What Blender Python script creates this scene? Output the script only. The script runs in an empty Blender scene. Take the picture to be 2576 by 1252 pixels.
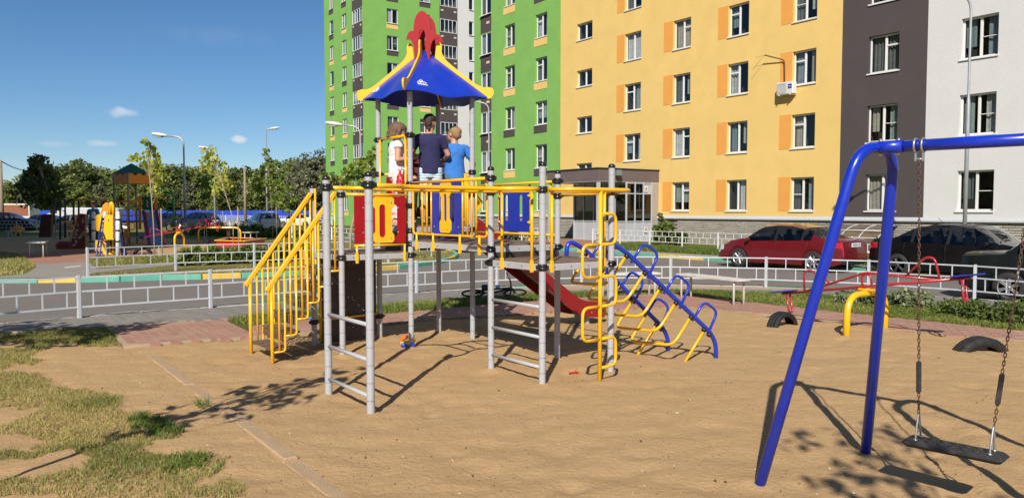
import bpy, bmesh, math, random
import numpy as np
from mathutils import Vector, Matrix
from mathutils.geometry import tessellate_polygon
R = math.radians
random.seed(7); rng = np.random.default_rng(7)
S = bpy.context.scene
COL = S.collection

# ---------------------------------------------------------------- camera
PITCH, EYE, FOC = R(2.87), 1.8, 1936.0      # focal length in units of a 2576 pixel wide picture
cam = bpy.data.objects.new('camera', bpy.data.cameras.new('camera'))
COL.objects.link(cam); S.camera = cam
cam.location = (0, 0, EYE); cam.rotation_euler = (R(90) - PITCH, 0, 0)
cam.data.sensor_width = 36; cam.data.lens = 36 * FOC / 2576
cam.data.clip_end = 3000; cam.data.clip_start = .05

# ---------------------------------------------------------------- light
SUN_AZ, SUN_EL = R(9.5), R(36.5)            # light travels forward and a little to the right
L = Vector((math.sin(SUN_AZ)*math.cos(SUN_EL), math.cos(SUN_AZ)*math.cos(SUN_EL), -math.sin(SUN_EL)))
sun = bpy.data.objects.new('sun', bpy.data.lights.new('sun', 'SUN')); COL.objects.link(sun)
sun.rotation_euler = L.to_track_quat('-Z', 'Y').to_euler()
sun.data.energy = 4.8; sun.data.angle = R(.5); sun.data.color = (1, .93, .82)
world = bpy.data.worlds.new('World'); S.world = world; world.use_nodes = True
wn, wl = world.node_tree.nodes, world.node_tree.links
wn.clear()
sky = wn.new('ShaderNodeTexSky'); sky.sky_type = 'NISHITA'; sky.sun_disc = False
sky.sun_elevation = SUN_EL; sky.sun_rotation = R(180) + SUN_AZ
sky.air_density = .9; sky.dust_density = .0; sky.ozone_density = 6.0
def wmath(op, a, b=None, clamp=False):
    n = wn.new('ShaderNodeMath'); n.operation = op; n.use_clamp = clamp
    for i, x in enumerate((a, b)):
        if x is None: continue
        if isinstance(x, (int, float)): n.inputs[i].default_value = x
        else: wl.new(x, n.inputs[i])
    return n.outputs[0]
tc = wn.new('ShaderNodeTexCoord'); sep = wn.new('ShaderNodeSeparateXYZ'); wl.new(tc.outputs['Generated'], sep.inputs[0])
az = wmath('ARCTAN2', sep.outputs[0], sep.outputs[1]); el = wmath('ARCSINE', sep.outputs[2])
cno = wn.new('ShaderNodeTexNoise'); cno.inputs['Scale'].default_value = 55; cno.inputs['Detail'].default_value = 5
wl.new(tc.outputs['Generated'], cno.inputs['Vector'])
cwo = wmath('MULTIPLY', wmath('SUBTRACT', cno.outputs[0], .5), 2.4)
mask = None
for (cu, cv, su, sv, st) in ((320, 284, 31, 11, .5), (606, 352, 20, 8, .7), (264, 362, 27, 7, .35), (128, 363, 36, 7, .15), (560, 95, 120, 22, .035), (1500, -300, 500, 90, .3), (-900, 120, 320, 60, .4), (3900, 60, 400, 70, .4)):
    a0 = math.atan((cu - 1288) / FOC); e0 = math.atan((529 - cv) / FOC * math.cos(a0))
    dx = wmath('DIVIDE', wmath('SUBTRACT', az, a0), su / FOC); dy = wmath('DIVIDE', wmath('SUBTRACT', el, e0), sv / FOC)
    d = wmath('SQRT', wmath('ADD', wmath('MULTIPLY', dx, dx), wmath('MULTIPLY', dy, dy)))
    d = wmath('ADD', d, cwo)
    m = wmath('MULTIPLY', wmath('MULTIPLY', wmath('SUBTRACT', 1.15, d), 1.1, True), st)
    mask = m if mask is None else wmath('MAXIMUM', mask, m)
cmix = wn.new('ShaderNodeMixRGB'); cmix.inputs[2].default_value = (9.2, 9.3, 9.5, 1)
hsv = wn.new('ShaderNodeHueSaturation'); hsv.inputs['Saturation'].default_value = 1.10; wl.new(sky.outputs[0], hsv.inputs['Color'])
wl.new(mask, cmix.inputs[0]); wl.new(hsv.outputs[0], cmix.inputs[1])
bg = wn.new('ShaderNodeBackground'); bg.inputs[1].default_value = .073
wo = wn.new('ShaderNodeOutputWorld'); wl.new(cmix.outputs[0], bg.inputs[0]); wl.new(bg.outputs[0], wo.inputs[0])
S.view_settings.view_transform = 'Standard'; S.view_settings.look = 'None'
S.view_settings.exposure = .30; S.view_settings.gamma = 1
S.render.engine = 'CYCLES'
S.cycles.max_bounces = 6; S.cycles.transparent_max_bounces = 16; S.cycles.use_denoising = True
S.cycles.caustics_reflective = False; S.cycles.caustics_refractive = False

# ---------------------------------------------------------------- picture to ground
CP, SP = math.cos(PITCH), math.sin(PITCH)
def ray(u, v):
    a = (u - 1288) / FOC; b = -(v - 626) / FOC
    return Vector((a, CP + b*SP, -SP + b*CP))
def G(u, v, z=0.):
    d = ray(u, v); t = (z - EYE) / d.z
    return Vector((d.x*t, d.y*t, z))
def at(u, v, y):
    d = ray(u, v); t = y / d.y
    return Vector((d.x*t, y, EYE + d.z*t))

# ---------------------------------------------------------------- objects
def tag(o, label=None, cat=None, group=None, kind=None):
    if label: o['label'] = label
    if cat: o['category'] = cat
    if group: o['group'] = group
    if kind: o['kind'] = kind
    return o
def new(name, mesh=None, parent=None, loc=None, rz=None, **kw):
    o = bpy.data.objects.new(name, mesh); COL.objects.link(o)
    if parent is not None: o.parent = parent
    if loc is not None: o.location = loc
    if rz is not None: o.rotation_euler = (0, 0, rz)
    for k, x in kw.items(): o[k] = x
    return o
def thing(name, label, cat, loc=(0, 0, 0), rz=0., group=None):
    o = new(name, None, None, loc, rz); o.empty_display_size = .2
    return tag(o, label, cat, group)
def copy_tree(o, parent=None):
    c = o.copy(); COL.objects.link(c)
    if parent is not None: c.parent = parent
    for ch in list(o.children): copy_tree(ch, c)
    return c

# ---------------------------------------------------------------- materials
MATS = {}
def mat(name, col, rough=.5, metal=0., var=0., vscale=5., bump=0., bscale=40., coat=0., spec=.5, dirt=None, dirt_amt=.5, dirt_scale=2., world_pos=False):
    if name in MATS: return MATS[name]
    m = bpy.data.materials.new(name); m.use_nodes = True; MATS[name] = m
    n, l = m.node_tree.nodes, m.node_tree.links
    p = n['Principled BSDF']
    c = (*col[:3], 1)
    p.inputs['Base Color'].default_value = c; p.inputs['Roughness'].default_value = rough
    p.inputs['Metallic'].default_value = metal; p.inputs['Specular IOR Level'].default_value = spec
    if coat: p.inputs['Coat Weight'].default_value = coat; p.inputs['Coat Roughness'].default_value = .08
    t = n.new('ShaderNodeTexCoord')
    if world_pos: vec = n.new('ShaderNodeNewGeometry').outputs['Position']
    else: vec = t.outputs['Object']
    out = None
    if var:
        no = n.new('ShaderNodeTexNoise'); no.inputs['Scale'].default_value = vscale; no.inputs['Detail'].default_value = 6
        no.inputs['Roughness'].default_value = .65
        l.new(vec, no.inputs['Vector'])
        mx = n.new('ShaderNodeMixRGB'); mr = n.new('ShaderNodeMapRange')
        mr.inputs[1].default_value = .3; mr.inputs[2].default_value = .7
        l.new(no.outputs[0], mr.inputs[0]); l.new(mr.outputs[0], mx.inputs[0])
        mx.inputs[1].default_value = (*[x*(1-var) for x in col[:3]], 1); mx.inputs[2].default_value = (*[min(1, x*(1+var)) for x in col[:3]], 1)
        out = mx.outputs[0]
        rr = n.new('ShaderNodeMapRange'); rr.inputs[1].default_value = .3; rr.inputs[2].default_value = .7
        rr.inputs[3].default_value = max(0, rough-.08); rr.inputs[4].default_value = min(1, rough+.1)
        l.new(no.outputs[0], rr.inputs[0]); l.new(rr.outputs[0], p.inputs['Roughness'])
    if dirt:
        no = n.new('ShaderNodeTexNoise'); no.inputs['Scale'].default_value = dirt_scale; no.inputs['Detail'].default_value = 8
        no.inputs['Roughness'].default_value = .7
        l.new(vec, no.inputs['Vector'])
        mr = n.new('ShaderNodeMapRange'); mr.inputs[1].default_value = .52; mr.inputs[2].default_value = .75; mr.inputs[4].default_value = dirt_amt
        l.new(no.outputs[0], mr.inputs[0])
        mx = n.new('ShaderNodeMixRGB'); l.new(mr.outputs[0], mx.inputs[0])
        if out: l.new(out, mx.inputs[1])
        else: mx.inputs[1].default_value = c
        mx.inputs[2].default_value = (*dirt, 1); out = mx.outputs[0]
    if out: l.new(out, p.inputs['Base Color'])
    if bump:
        no = n.new('ShaderNodeTexNoise'); no.inputs['Scale'].default_value = bscale; no.inputs['Detail'].default_value = 4
        l.new(vec, no.inputs['Vector'])
        b = n.new('ShaderNodeBump'); b.inputs['Strength'].default_value = bump; b.inputs['Distance'].default_value = .02
        l.new(no.outputs[0], b.inputs['Height']); l.new(b.outputs[0], p.inputs['Normal'])
    return m

def leaf_mat(name, c1, c2, trans=.35):
    if name in MATS: return MATS[name]
    m = bpy.data.materials.new(name); m.use_nodes = True; MATS[name] = m
    n, l = m.node_tree.nodes, m.node_tree.links
    p = n['Principled BSDF']; p.inputs['Roughness'].default_value = .5; p.inputs['Specular IOR Level'].default_value = .3
    a = n.new('ShaderNodeAttribute'); a.attribute_name = 'tone'
    mx = n.new('ShaderNodeMixRGB'); mx.inputs[1].default_value = (*c1, 1); mx.inputs[2].default_value = (*c2, 1)
    l.new(a.outputs['Fac'], mx.inputs[0]); l.new(mx.outputs[0], p.inputs['Base Color'])
    tr = n.new('ShaderNodeBsdfTranslucent'); l.new(mx.outputs[0], tr.inputs[0])
    ms = n.new('ShaderNodeMixShader'); ms.inputs[0].default_value = trans
    l.new(p.outputs[0], ms.inputs[1]); l.new(tr.outputs[0], ms.inputs[2])
    l.new(ms.outputs[0], n['Material Output'].inputs[0])
    return m

def glass_mat(name, tint=(.75, .8, .82), refl=.9, rough=.02):
    if name in MATS: return MATS[name]
    m = bpy.data.materials.new(name); m.use_nodes = True; MATS[name] = m
    n, l = m.node_tree.nodes, m.node_tree.links
    n.remove(n['Principled BSDF'])
    tr = n.new('ShaderNodeBsdfTransparent'); tr.inputs[0].default_value = (*tint, 1)
    gl = n.new('ShaderNodeBsdfGlossy'); gl.inputs[0].default_value = (refl, refl, refl, 1); gl.inputs['Roughness'].default_value = rough
    lw = n.new('ShaderNodeLayerWeight'); lw.inputs[0].default_value = .5
    pw = n.new('ShaderNodeMath'); pw.operation = 'POWER'; pw.inputs[1].default_value = 3.5; l.new(lw.outputs['Facing'], pw.inputs[0])
    fr = n.new('ShaderNodeMapRange'); fr.inputs[3].default_value = .06; fr.inputs[4].default_value = .95; l.new(pw.outputs[0], fr.inputs[0])
    ms = n.new('ShaderNodeMixShader'); l.new(fr.outputs[0], ms.inputs[0]); l.new(tr.outputs[0], ms.inputs[1]); l.new(gl.outputs[0], ms.inputs[2])
    l.new(ms.outputs[0], n['Material Output'].inputs[0])
    return m

# ---------------------------------------------------------------- mesh building
def fillet(pts, r, n=4, closed=False):
    pts = [Vector(p) for p in pts]; out = []; N = len(pts)
    for i, p in enumerate(pts):
        if not closed and i in (0, N-1): out.append(p); continue
        a, b = pts[i-1], pts[(i+1) % N]
        rr = min(r, (a-p).length*.48, (b-p).length*.48)
        s, e = p + (a-p).normalized()*rr, p + (b-p).normalized()*rr
        for k in range(n+1):
            t = k/n; out.append(s*(1-t)**2 + p*2*t*(1-t) + e*t*t)
    return out
class MB:
    def __init__(s): s.v = []; s.f = []; s.m = []; s.sm = []
    def add(s, vs, fs, m=0, smooth=False, M=None):
        o = len(s.v)
        s.v += [tuple(M @ Vector(p)) if M is not None else tuple(p) for p in vs]
        s.f += [tuple(i+o for i in f) for f in fs]; s.m += [m]*len(fs); s.sm += [smooth]*len(fs); return s
    def box(s, c, d, m=0, rz=0., M=None):
        x, y, z = [q/2 for q in d]
        vs = [(i*x, j*y, k*z) for i in (-1, 1) for j in (-1, 1) for k in (-1, 1)]
        T = Matrix.Translation(c) @ Matrix.Rotation(rz, 4, 'Z')
        if M is not None: T = M @ T
        return s.add(vs, [(0, 1, 3, 2), (4, 6, 7, 5), (0, 4, 5, 1), (2, 3, 7, 6), (0, 2, 6, 4), (1, 5, 7, 3)], m, False, T)
    def bbox(s, c, d, b=.01, m=0, rz=0., M=None):          # box with chamfered edges
        x, y, z = [q/2 for q in d]; b = min(b, x*.9, y*.9, z*.9)
        prof = [(x-b, y), (x, y-b), (x, -y+b), (x-b, -y), (-x+b, -y), (-x, -y+b), (-x, y-b), (-x+b, y)]
        k = (1 - b/max(x, 1e-6), 1 - b/max(y, 1e-6))
        vs = []
        for zz, sc in ((-z, 1), (-z+b, 0), (z-b, 0), (z, 1)):
            for px, py in prof: vs.append((px*(k[0] if sc else 1), py*(k[1] if sc else 1), zz))
        fs = [tuple(range(7, -1, -1)), tuple(range(24, 32))]
        for r in range(3):
            for i in range(8): fs.append((r*8+i, r*8+(i+1) % 8, (r+1)*8+(i+1) % 8, (r+1)*8+i))
        T = Matrix.Translation(c) @ Matrix.Rotation(rz, 4, 'Z')
        if M is not None: T = M @ T
        fs = [f[::-1] for f in fs]
        return s.add(vs, fs, m, False, T)
    def tube(s, pts, r, n=8, m=0, cap=True, closed=False, rs=None, smooth=True):
        pts = [Vector(p) for p in pts]; N = len(pts)
        ts = []
        for i in range(N):
            a = pts[i-1] if (i or closed) else pts[i]; b = pts[(i+1) % N] if (i < N-1 or closed) else pts[i]
            ts.append((b-a).normalized())
        up = Vector((0, 0, 1)) if abs(ts[0].z) < .9 else Vector((1, 0, 0))
        x = ts[0].cross(up).normalized(); vs = []
        for i in range(N):
            x = (x - ts[i]*x.dot(ts[i])).normalized(); y = ts[i].cross(x)
            rr = rs[i] if rs else r
            for k in range(n):
                a = 2*math.pi*k/n; vs.append(pts[i] + (x*math.cos(a) + y*math.sin(a))*rr)
        fs = []
        for i in range(N if closed else N-1):
            j = (i+1) % N
            for k in range(n): fs.append((i*n+k, i*n+(k+1) % n, j*n+(k+1) % n, j*n+k))
        s.add(vs, fs, m, smooth)
        if cap and not closed:
            o = len(s.v) - N*n
            s.f += [tuple(o+k for k in range(n-1, -1, -1)), tuple(o+(N-1)*n+k for k in range(n))]; s.m += [m, m]; s.sm += [False, False]
        return s
    def lathe(s, prof, n=16, m=0, M=None, smooth=True, ms=None, caps=True):
        vs = []; fs = []
        for (r, z) in prof:
            for k in range(n):
                a = 2*math.pi*k/n; vs.append((r*math.cos(a), r*math.sin(a), z))
        o = len(s.v)
        for i in range(len(prof)-1):
            ff = [(i*n+k, i*n+(k+1) % n, (i+1)*n+(k+1) % n, (i+1)*n+k) for k in range(n)]
            s.f += [tuple(q+o for q in f) for f in ff]; s.m += [ms[i] if ms else m]*n; s.sm += [smooth]*n
        s.v += [tuple(M @ Vector(p)) if M is not None else p for p in vs]
        if caps and prof[0][0] > 1e-5: s.f.append(tuple(o+k for k in range(n-1, -1, -1))); s.m.append(m); s.sm.append(False)
        if caps and prof[-1][0] > 1e-5: s.f.append(tuple(o+(len(prof)-1)*n+k for k in range(n))); s.m.append(ms[-1] if ms else m); s.sm.append(False)
        return s
    def plate(s, outer, t, holes=(), m=0, M=None, mside=None):   # outline in x,z extruded along y by t, centred
        loops = [list(outer)] + [list(h) for h in holes]
        flat = [p for lp in loops for p in lp]
        tri = tessellate_polygon([[Vector((p[0], p[1], 0)) for p in lp] for lp in loops])
        n = len(flat)
        vs = [(p[0], -t/2, p[1]) for p in flat] + [(p[0], t/2, p[1]) for p in flat]
        fs = []
        for a, b, c in tri:
            pa, pb, pc = flat[a], flat[b], flat[c]
            if (pb[0]-pa[0])*(pc[1]-pa[1]) - (pb[1]-pa[1])*(pc[0]-pa[0]) < 0: b, c = c, b
            fs.append((a, b, c)); fs.append((a+n, c+n, b+n))
        s.add(vs, fs, m, False, M); o = len(s.v) - 2*n; k = 0
        for li, lp in enumerate(loops):
            N = len(lp)
            ar = sum(lp[i][0]*lp[(i+1) % N][1] - lp[(i+1) % N][0]*lp[i][1] for i in range(N))
            for i in range(N):
                a, b = k+i, k+(i+1) % N
                q = (a, a+n, b+n, b) if (ar > 0) == (li == 0) else (b, b+n, a+n, a)
                s.f.append(tuple(x+o for x in q)); s.m.append(m if mside is None else mside); s.sm.append(False)
            k += N
        return s
    def mesh(s, mats, name='m'):
        me = bpy.data.meshes.new(name); me.from_pydata(s.v, [], s.f)
        for mm in (mats if isinstance(mats, (list, tuple)) else [mats]): me.materials.append(mm)
        me.polygons.foreach_set('material_index', s.m); me.polygons.foreach_set('use_smooth', s.sm)
        me.update(); return me
    def build(s, name, mats, parent=None, **kw):
        return new(name, s.mesh(mats, name), parent, **kw)
def circle(cx, cy, r, n=12, a0=0., a1=2*math.pi, ry=None):
    full = abs(a1-a0-2*math.pi) < 1e-6
    return [(cx + r*math.cos(a0+(a1-a0)*k/(n if full else n-1)), cy + (ry or r)*math.sin(a0+(a1-a0)*k/(n if full else n-1))) for k in range(n)]
def slot(cx, cz, w, h, n=6):
    r = w/2
    return circle(cx, cz+h/2-r, r, n, 0, math.pi) + circle(cx, cz-h/2+r, r, n, math.pi, 2*math.pi)
def rrect(x0, z0, x1, z1, r, n=3):
    return circle(x1-r, z1-r, r, n+1, 0, math.pi/2) + circle(x0+r, z1-r, r, n+1, math.pi/2, math.pi) + circle(x0+r, z0+r, r, n+1, math.pi, 1.5*math.pi) + circle(x1-r, z0+r, r, n+1, 1.5*math.pi, 2*math.pi)
def sheet(name, pts, m, z=0., kind='structure', thick=0.):
    pts = [Vector((p[0], p[1], 0)) for p in pts]
    tri = tessellate_polygon([pts]); b = MB()
    fs = []
    for a, c, d in tri:
        q = (pts[c]-pts[a]).cross(pts[d]-pts[a]).z
        fs.append((a, c, d) if q > 0 else (a, d, c))
    b.add([(p.x, p.y, z) for p in pts], fs)
    if thick:
        n = len(pts); ar = sum(pts[i].x*pts[(i+1) % n].y - pts[(i+1) % n].x*pts[i].y for i in range(n))
        vs = [(p.x, p.y, z) for p in pts] + [(p.x, p.y, z-thick) for p in pts]
        b.add(vs, [((i, i+n, (i+1) % n+n, (i+1) % n) if ar > 0 else ((i+1) % n, (i+1) % n+n, i+n, i)) for i in range(n)])
    o = b.build(name, m); o['kind'] = kind; return o
def np_mesh(name, verts, quads, mats, tone=None, smooth=False):    # fast mesh of quads from numpy arrays
    me = bpy.data.meshes.new(name); nv, nf = len(verts), len(quads); k = quads.shape[1]
    me.vertices.add(nv); me.vertices.foreach_set('co', np.ascontiguousarray(verts, dtype=np.float32).ravel())
    me.loops.add(nf*k); me.loops.foreach_set('vertex_index', np.ascontiguousarray(quads, dtype=np.int32).ravel())
    me.polygons.add(nf); me.polygons.foreach_set('loop_start', np.arange(0, nf*k, k, dtype=np.int32))
    me.polygons.foreach_set('loop_total', np.full(nf, k, dtype=np.int32))
    if smooth: me.polygons.foreach_set('use_smooth', np.ones(nf, dtype=bool))
    for mm in (mats if isinstance(mats, (list, tuple)) else [mats]): me.materials.append(mm)
    if tone is not None:
        a = me.attributes.new('tone', 'FLOAT', 'FACE'); a.data.foreach_set('value', np.ascontiguousarray(tone, dtype=np.float32))
    me.update(calc_edges=True); return me
def pip(px, py, poly):                                              # points in polygon, numpy
    ins = np.zeros(len(px), bool); n = len(poly)
    for i in range(n):
        x0, y0 = poly[i][0], poly[i][1]; x1, y1 = poly[(i+1) % n][0], poly[(i+1) % n][1]
        c = ((y0 > py) != (y1 > py)) & (px < (x1-x0)*(py-y0)/((y1-y0) if y1 != y0 else 1e-9) + x0)
        ins ^= c
    return ins
def vnoise(x, y, seed=0):                                           # value noise for point arrays
    r = np.random.default_rng(seed); T = r.random((64, 64))
    xi, yi = np.floor(x).astype(int), np.floor(y).astype(int); fx, fy = x-xi, y-yi
    fx = fx*fx*(3-2*fx); fy = fy*fy*(3-2*fy)
    g = lambda a, b: T[a % 64, b % 64]
    return (g(xi, yi)*(1-fx)+g(xi+1, yi)*fx)*(1-fy) + (g(xi, yi+1)*(1-fx)+g(xi+1, yi+1)*fx)*fy
# ================================================================ GROUND
def ground_mat(name, c1, c2, c3, s1=.6, s2=6., bump=.5, bscale=45., rough=.95):
    m = bpy.data.materials.new(name); m.use_nodes = True
    n, l = m.node_tree.nodes, m.node_tree.links
    p = n['Principled BSDF']; p.inputs['Roughness'].default_value = rough; p.inputs['Specular IOR Level'].default_value = .15
    pos = n.new('ShaderNodeNewGeometry').outputs['Position']
    def noise(sc, det=8, ro=.65):
        t = n.new('ShaderNodeTexNoise'); t.inputs['Scale'].default_value = sc; t.inputs['Detail'].default_value = det; t.inputs['Roughness'].default_value = ro
        l.new(pos, t.inputs['Vector']); return t.outputs[0]
    def ramp(x, a, b):
        r = n.new('ShaderNodeMapRange'); r.inputs[1].default_value = a; r.inputs[2].default_value = b; l.new(x, r.inputs[0]); return r.outputs[0]
    def mix(f, a, b):
        x = n.new('ShaderNodeMixRGB'); l.new(f, x.inputs[0])
        for i, q in ((1, a), (2, b)):
            if isinstance(q, tuple): x.inputs[i].default_value = (*q, 1)
            else: l.new(q, x.inputs[i])
        return x.outputs[0]
    a = mix(ramp(noise(s1), .35, .65), c1, c2)
    b = mix(ramp(noise(s2, 10, .75), .5, .8), a, c3)
    sp = mix(ramp(noise(160, 2, .5), .66, .74), b, tuple(min(1, x*1.5) for x in c1))
    l.new(sp, p.inputs['Base Color'])
    bp = n.new('ShaderNodeBump'); bp.inputs['Strength'].default_value = bump; bp.inputs['Distance'].default_value = .03
    l.new(noise(bscale, 6, .7), bp.inputs['Height'])
    b2 = n.new('ShaderNodeBump'); b2.inputs['Strength'].default_value = bump*.7; b2.inputs['Distance'].default_value = .06
    l.new(noise(bscale*.2, 4, .6), b2.inputs['Height']); l.new(bp.outputs[0], b2.inputs['Normal']); l.new(b2.outputs[0], p.inputs['Normal'])
    return m
M_SAND = ground_mat('sand', (.465, .303, .150), (.49, .32, .163), (.415, .262, .126), .5, 7., .42, 110.)
M_ASPH = ground_mat('asphalt', (.18, .162, .15), (.205, .185, .172), (.15, .137, .127), .25, 3., .3, 130., .9)
M_TURF = ground_mat('turf', (.17, .155, .05), (.24, .20, .075), (.10, .115, .03), .5, 7., .9, 30.)
M_TURF2 = ground_mat('turf_green', (.085, .12, .025), (.14, .145, .04), (.17, .14, .06), .6, 6., .9, 30.)
M_EARTH = ground_mat('earth', (.13, .13, .05), (.17, .15, .07), (.08, .1, .03), .05, .6, .3, 5.)
M_WALK = ground_mat('walk', (.27, .25, .225), (.30, .275, .25), (.23, .21, .19), .6, 4., .2, 90.)
M_REDW = ground_mat('red_walk', (.33, .165, .115), (.37, .195, .14), (.34, .22, .14), .6, 3., .2, 90.)
M_BED = ground_mat('sandy_joint', (.38, .29, .20), (.42, .32, .22), (.33, .25, .17), 1., 5., .2, 90.)
LIM = 1500
sheet('ground', [(-LIM, -LIM), (LIM, -LIM), (LIM, LIM), (-LIM, LIM)], M_EARTH, -.12)
P2 = lambda L_, z=0: [(G(u, v, z).x, G(u, v, z).y) for u, v in L_]
RE = P2([(0, 821), (330, 791), (686, 767), (860, 752), (1048, 740), (1250, 727), (1463, 720), (1687, 720), (1927, 725), (2184, 736), (2451, 757), (2576, 768)])
RE = [(-24, -2), (-12.5, 8.2)] + RE + [(13.5, 10.2), (20, 3)]
sheet('road', RE + [(40, -6), (70, 30), (45, 120), (-140, 120), (-140, -8)], M_ASPH, 0.)
# grey pavement, grass verge and red path along the sandbox
GREY_IN = P2([(0, 842), (264, 827), (563, 806), (782, 787), (1086, 761), (1333, 744), (1597, 737), (1725, 736), (1999, 742), (2333, 770), (2576, 798)])
sheet('pavement', RE[1:-1] + [(13.3, 8.6)] + GREY_IN[::-1] + [(-12.5, 7.2)], M_BED, .037, thick=.15)
VERGE_IN = P2([(628, 824), (782, 808), (1022, 789), (1201, 773), (1333, 762), (1405, 755), (1569, 746), (1680, 741), (1853, 760), (2046, 782), (2234, 802), (2409, 820), (2576, 838)])
GI2 = P2([(575, 806), (782, 787), (1086, 761), (1333, 744), (1597, 737), (1725, 736), (1999, 742), (2333, 770), (2576, 798)])
sheet('verge', GI2 + [(13.3, 8.6), (13.3, 7.2)] + VERGE_IN[::-1], M_TURF2, .03, thick=.15)
PATH_IN = P2([(632, 852), (693, 847), (860, 832), (1022, 812), (1270, 794), (1405, 786), (1549, 782), (1690, 774), (1853, 787), (1960, 797), (2234, 829), (2386, 848), (2576, 862)])
sheet('path', VERGE_IN + [(13.3, 7.2), (13.3, 6.6)] + PATH_IN[::-1], M_BED, .028, thick=.15)
ENTRY = P2([(267, 828), (563, 807), (600, 828), (637, 851), (313, 874)])
sheet('entry_path', ENTRY, M_BED, .031, thick=.15)

# sand: one displaced sheet, footprints and all
SANDP = [(-14, 7.3)] + P2([(0, 840), (262, 830), (313, 872)]) + PATH_IN + [(13.3, 6.4), (14, 0), (-14, 0)]
srg = random.Random(12)
SCUFF = [(2.72, 4.67, .42, .05), (-1.5, 7.0, .5, .02), (.1, 8.3, .5, .02), (3.9, 9.3, .3, .03)]
SCUFF += [(x_, y_, .11, -.028) for x_, y_ in ((-1.782, 7.402), (-1.238, 6.669), (-2.093, 9.438), (-2.627, 10.158), (-1.853, 10.732), (-1.319, 10.012), (-1.079, 11.307), (-.544, 10.587), (-.234, 8.551), (.31, 7.817), (.54, 9.125), (1.084, 8.392), (1.62, 5.0), (2.61, 5.62), (4.66, 10.7), (5.5, 11.35), (.9, 7.85), (-2.9, 9.1), (-3.25, 9.7))]
for i in range(150):
    yy_ = 4.5 + 9*srg.random()**1.4; SCUFF.append((srg.uniform(-.62, .66)*yy_, yy_, srg.uniform(.07, .16), srg.uniform(.010, .024)))
def sand_height(X, Y):
    z = .03*vnoise(X*.35, Y*.35, 1) + .008*vnoise(X*1.6, Y*1.6, 2) + .006*vnoise(X*4.3, Y*4.3, 3) + .007*vnoise(X*8.5, Y*8.5, 4) + .010*vnoise(X*18, Y*18, 5)
    p = vnoise(X*3.1+40, Y*3.1, 6); z -= .010*np.clip((p-.62)*5, 0, 1)
    dep = vnoise(X*5.3, Y*4.1+17, 8); z -= .012*np.clip((dep-.66)*6, 0, 1)
    for sx_, sy_, sr_, sd_ in SCUFF: z = z - sd_*np.exp(-((X-sx_)**2 + (Y-sy_)**2)/(sr_*sr_)) + sd_*.35*np.exp(-((X-sx_-sr_*.9)**2 + (Y-sy_+sr_*.6)**2)/(sr_*sr_*.8))
    return z - .030
gx = np.arange(-9.2, 11.5, .05); gy = np.arange(2.6, 15.6, .05)
XX, YY = np.meshgrid(gx, gy); X, Y = XX.ravel(), YY.ravel()
ins = pip(X, Y, SANDP); Z = np.where(ins, sand_height(X, Y) + .012, -.09)
nx, ny = len(gx), len(gy)
idx = np.arange(nx*ny).reshape(ny, nx)
Q = np.stack([idx[:-1, :-1], idx[:-1, 1:], idx[1:, 1:], idx[1:, :-1]], -1).reshape(-1, 4)
near = (np.abs(X) < .72*Y + .6)
keep = (ins[Q].any(1)) & near[Q].any(1)
new('sand', np_mesh('sand', np.stack([X, Y, Z], 1), Q[keep], M_SAND, smooth=True))['kind'] = 'structure'
sheet('sand_around', [(-40, -12), (40, -12), (14, 7), (-14, 7.5)], M_SAND, -.1)

# pavers laid along the paths: the nearest 300 of each are single pieces, the rest one piece of stuff
def pavers(parent, poly, pw, pl, ang, z, mats, single=300, lim=17., gap=.0035):
    c, s = math.cos(ang), math.sin(ang)
    xs = [p[0] for p in poly]; ys = [p[1] for p in poly]
    cx, cy = sum(xs)/len(xs), sum(ys)/len(ys); rad = max(math.hypot(x-cx, y-cy) for x, y in zip(xs, ys))
    cand = []
    ni, nj = int(rad/pw)+1, int(rad/pl)+1
    for i in range(-ni, ni+1):
        for j in range(-nj, nj+1):
            a = (i + (.5 if j % 2 else 0))*pw; b = j*pl
            cand.append((cx+a*c-b*s, cy+a*s+b*c))
    arr = np.array(cand); inside = pip(arr[:, 0], arr[:, 1], poly)
    cand = [tuple(p) for p, q in zip(arr, inside) if q and abs(p[0]) < .70*p[1] + .4 and p[1] < lim]
    cand.sort(key=lambda p: p[1]); meshes = []
    for mm in mats:
        b = MB(); b.bbox((0, 0, -.018), (pw-gap*2, pl-gap*2, .04), .0015); meshes.append(b.mesh(mm, 'paver'))
    rest = [MB() for _ in mats]
    for k, (x, y) in enumerate(cand):
        q = random.randrange(len(mats)); dz = random.uniform(-.0008, .001)
        if k < single: new('paver', meshes[q], parent, (x, y, z+dz), ang)
        else: rest[q].box((x, y, z-.01+dz), (pw-gap*2, pl-gap*2, .03), 0, ang)
    for q, b in enumerate(rest):
        if b.f: b.build('paver', mats[q], parent, kind='stuff')
def tones(nm, col, k=4, d=.10, **kw):
    return [mat(f'{nm}_{i}', [c*(1+d*(i-(k-1)/2)/(k/2)) for c in col], .9, **kw) for i in range(k)]
T_RED = tones('red_paver', (.345, .185, .135), 4, .10, var=.10, vscale=9, bump=.15, bscale=150, dirt=(.44, .30, .19), dirt_amt=.8, dirt_scale=1.2, world_pos=True)
T_GREY = tones('grey_paver', (.205, .19, .175), 4, .12, var=.12, vscale=9, bump=.15, bscale=150, dirt=(.36, .27, .18), dirt_amt=.35, dirt_scale=1., world_pos=True)
for nm, pol, tn, an, si in (('entry_path', ENTRY, T_RED, R(-56), 300), ('path', VERGE_IN + PATH_IN[::-1], T_RED, R(-22), 300), ('pavement', RE[1:-1] + GREY_IN[::-1], T_GREY, R(-56), 300)):
    pavers(bpy.data.objects[nm], pol, .25, .125, an, .032 if nm != 'pavement' else .0395, tn, si)
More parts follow.
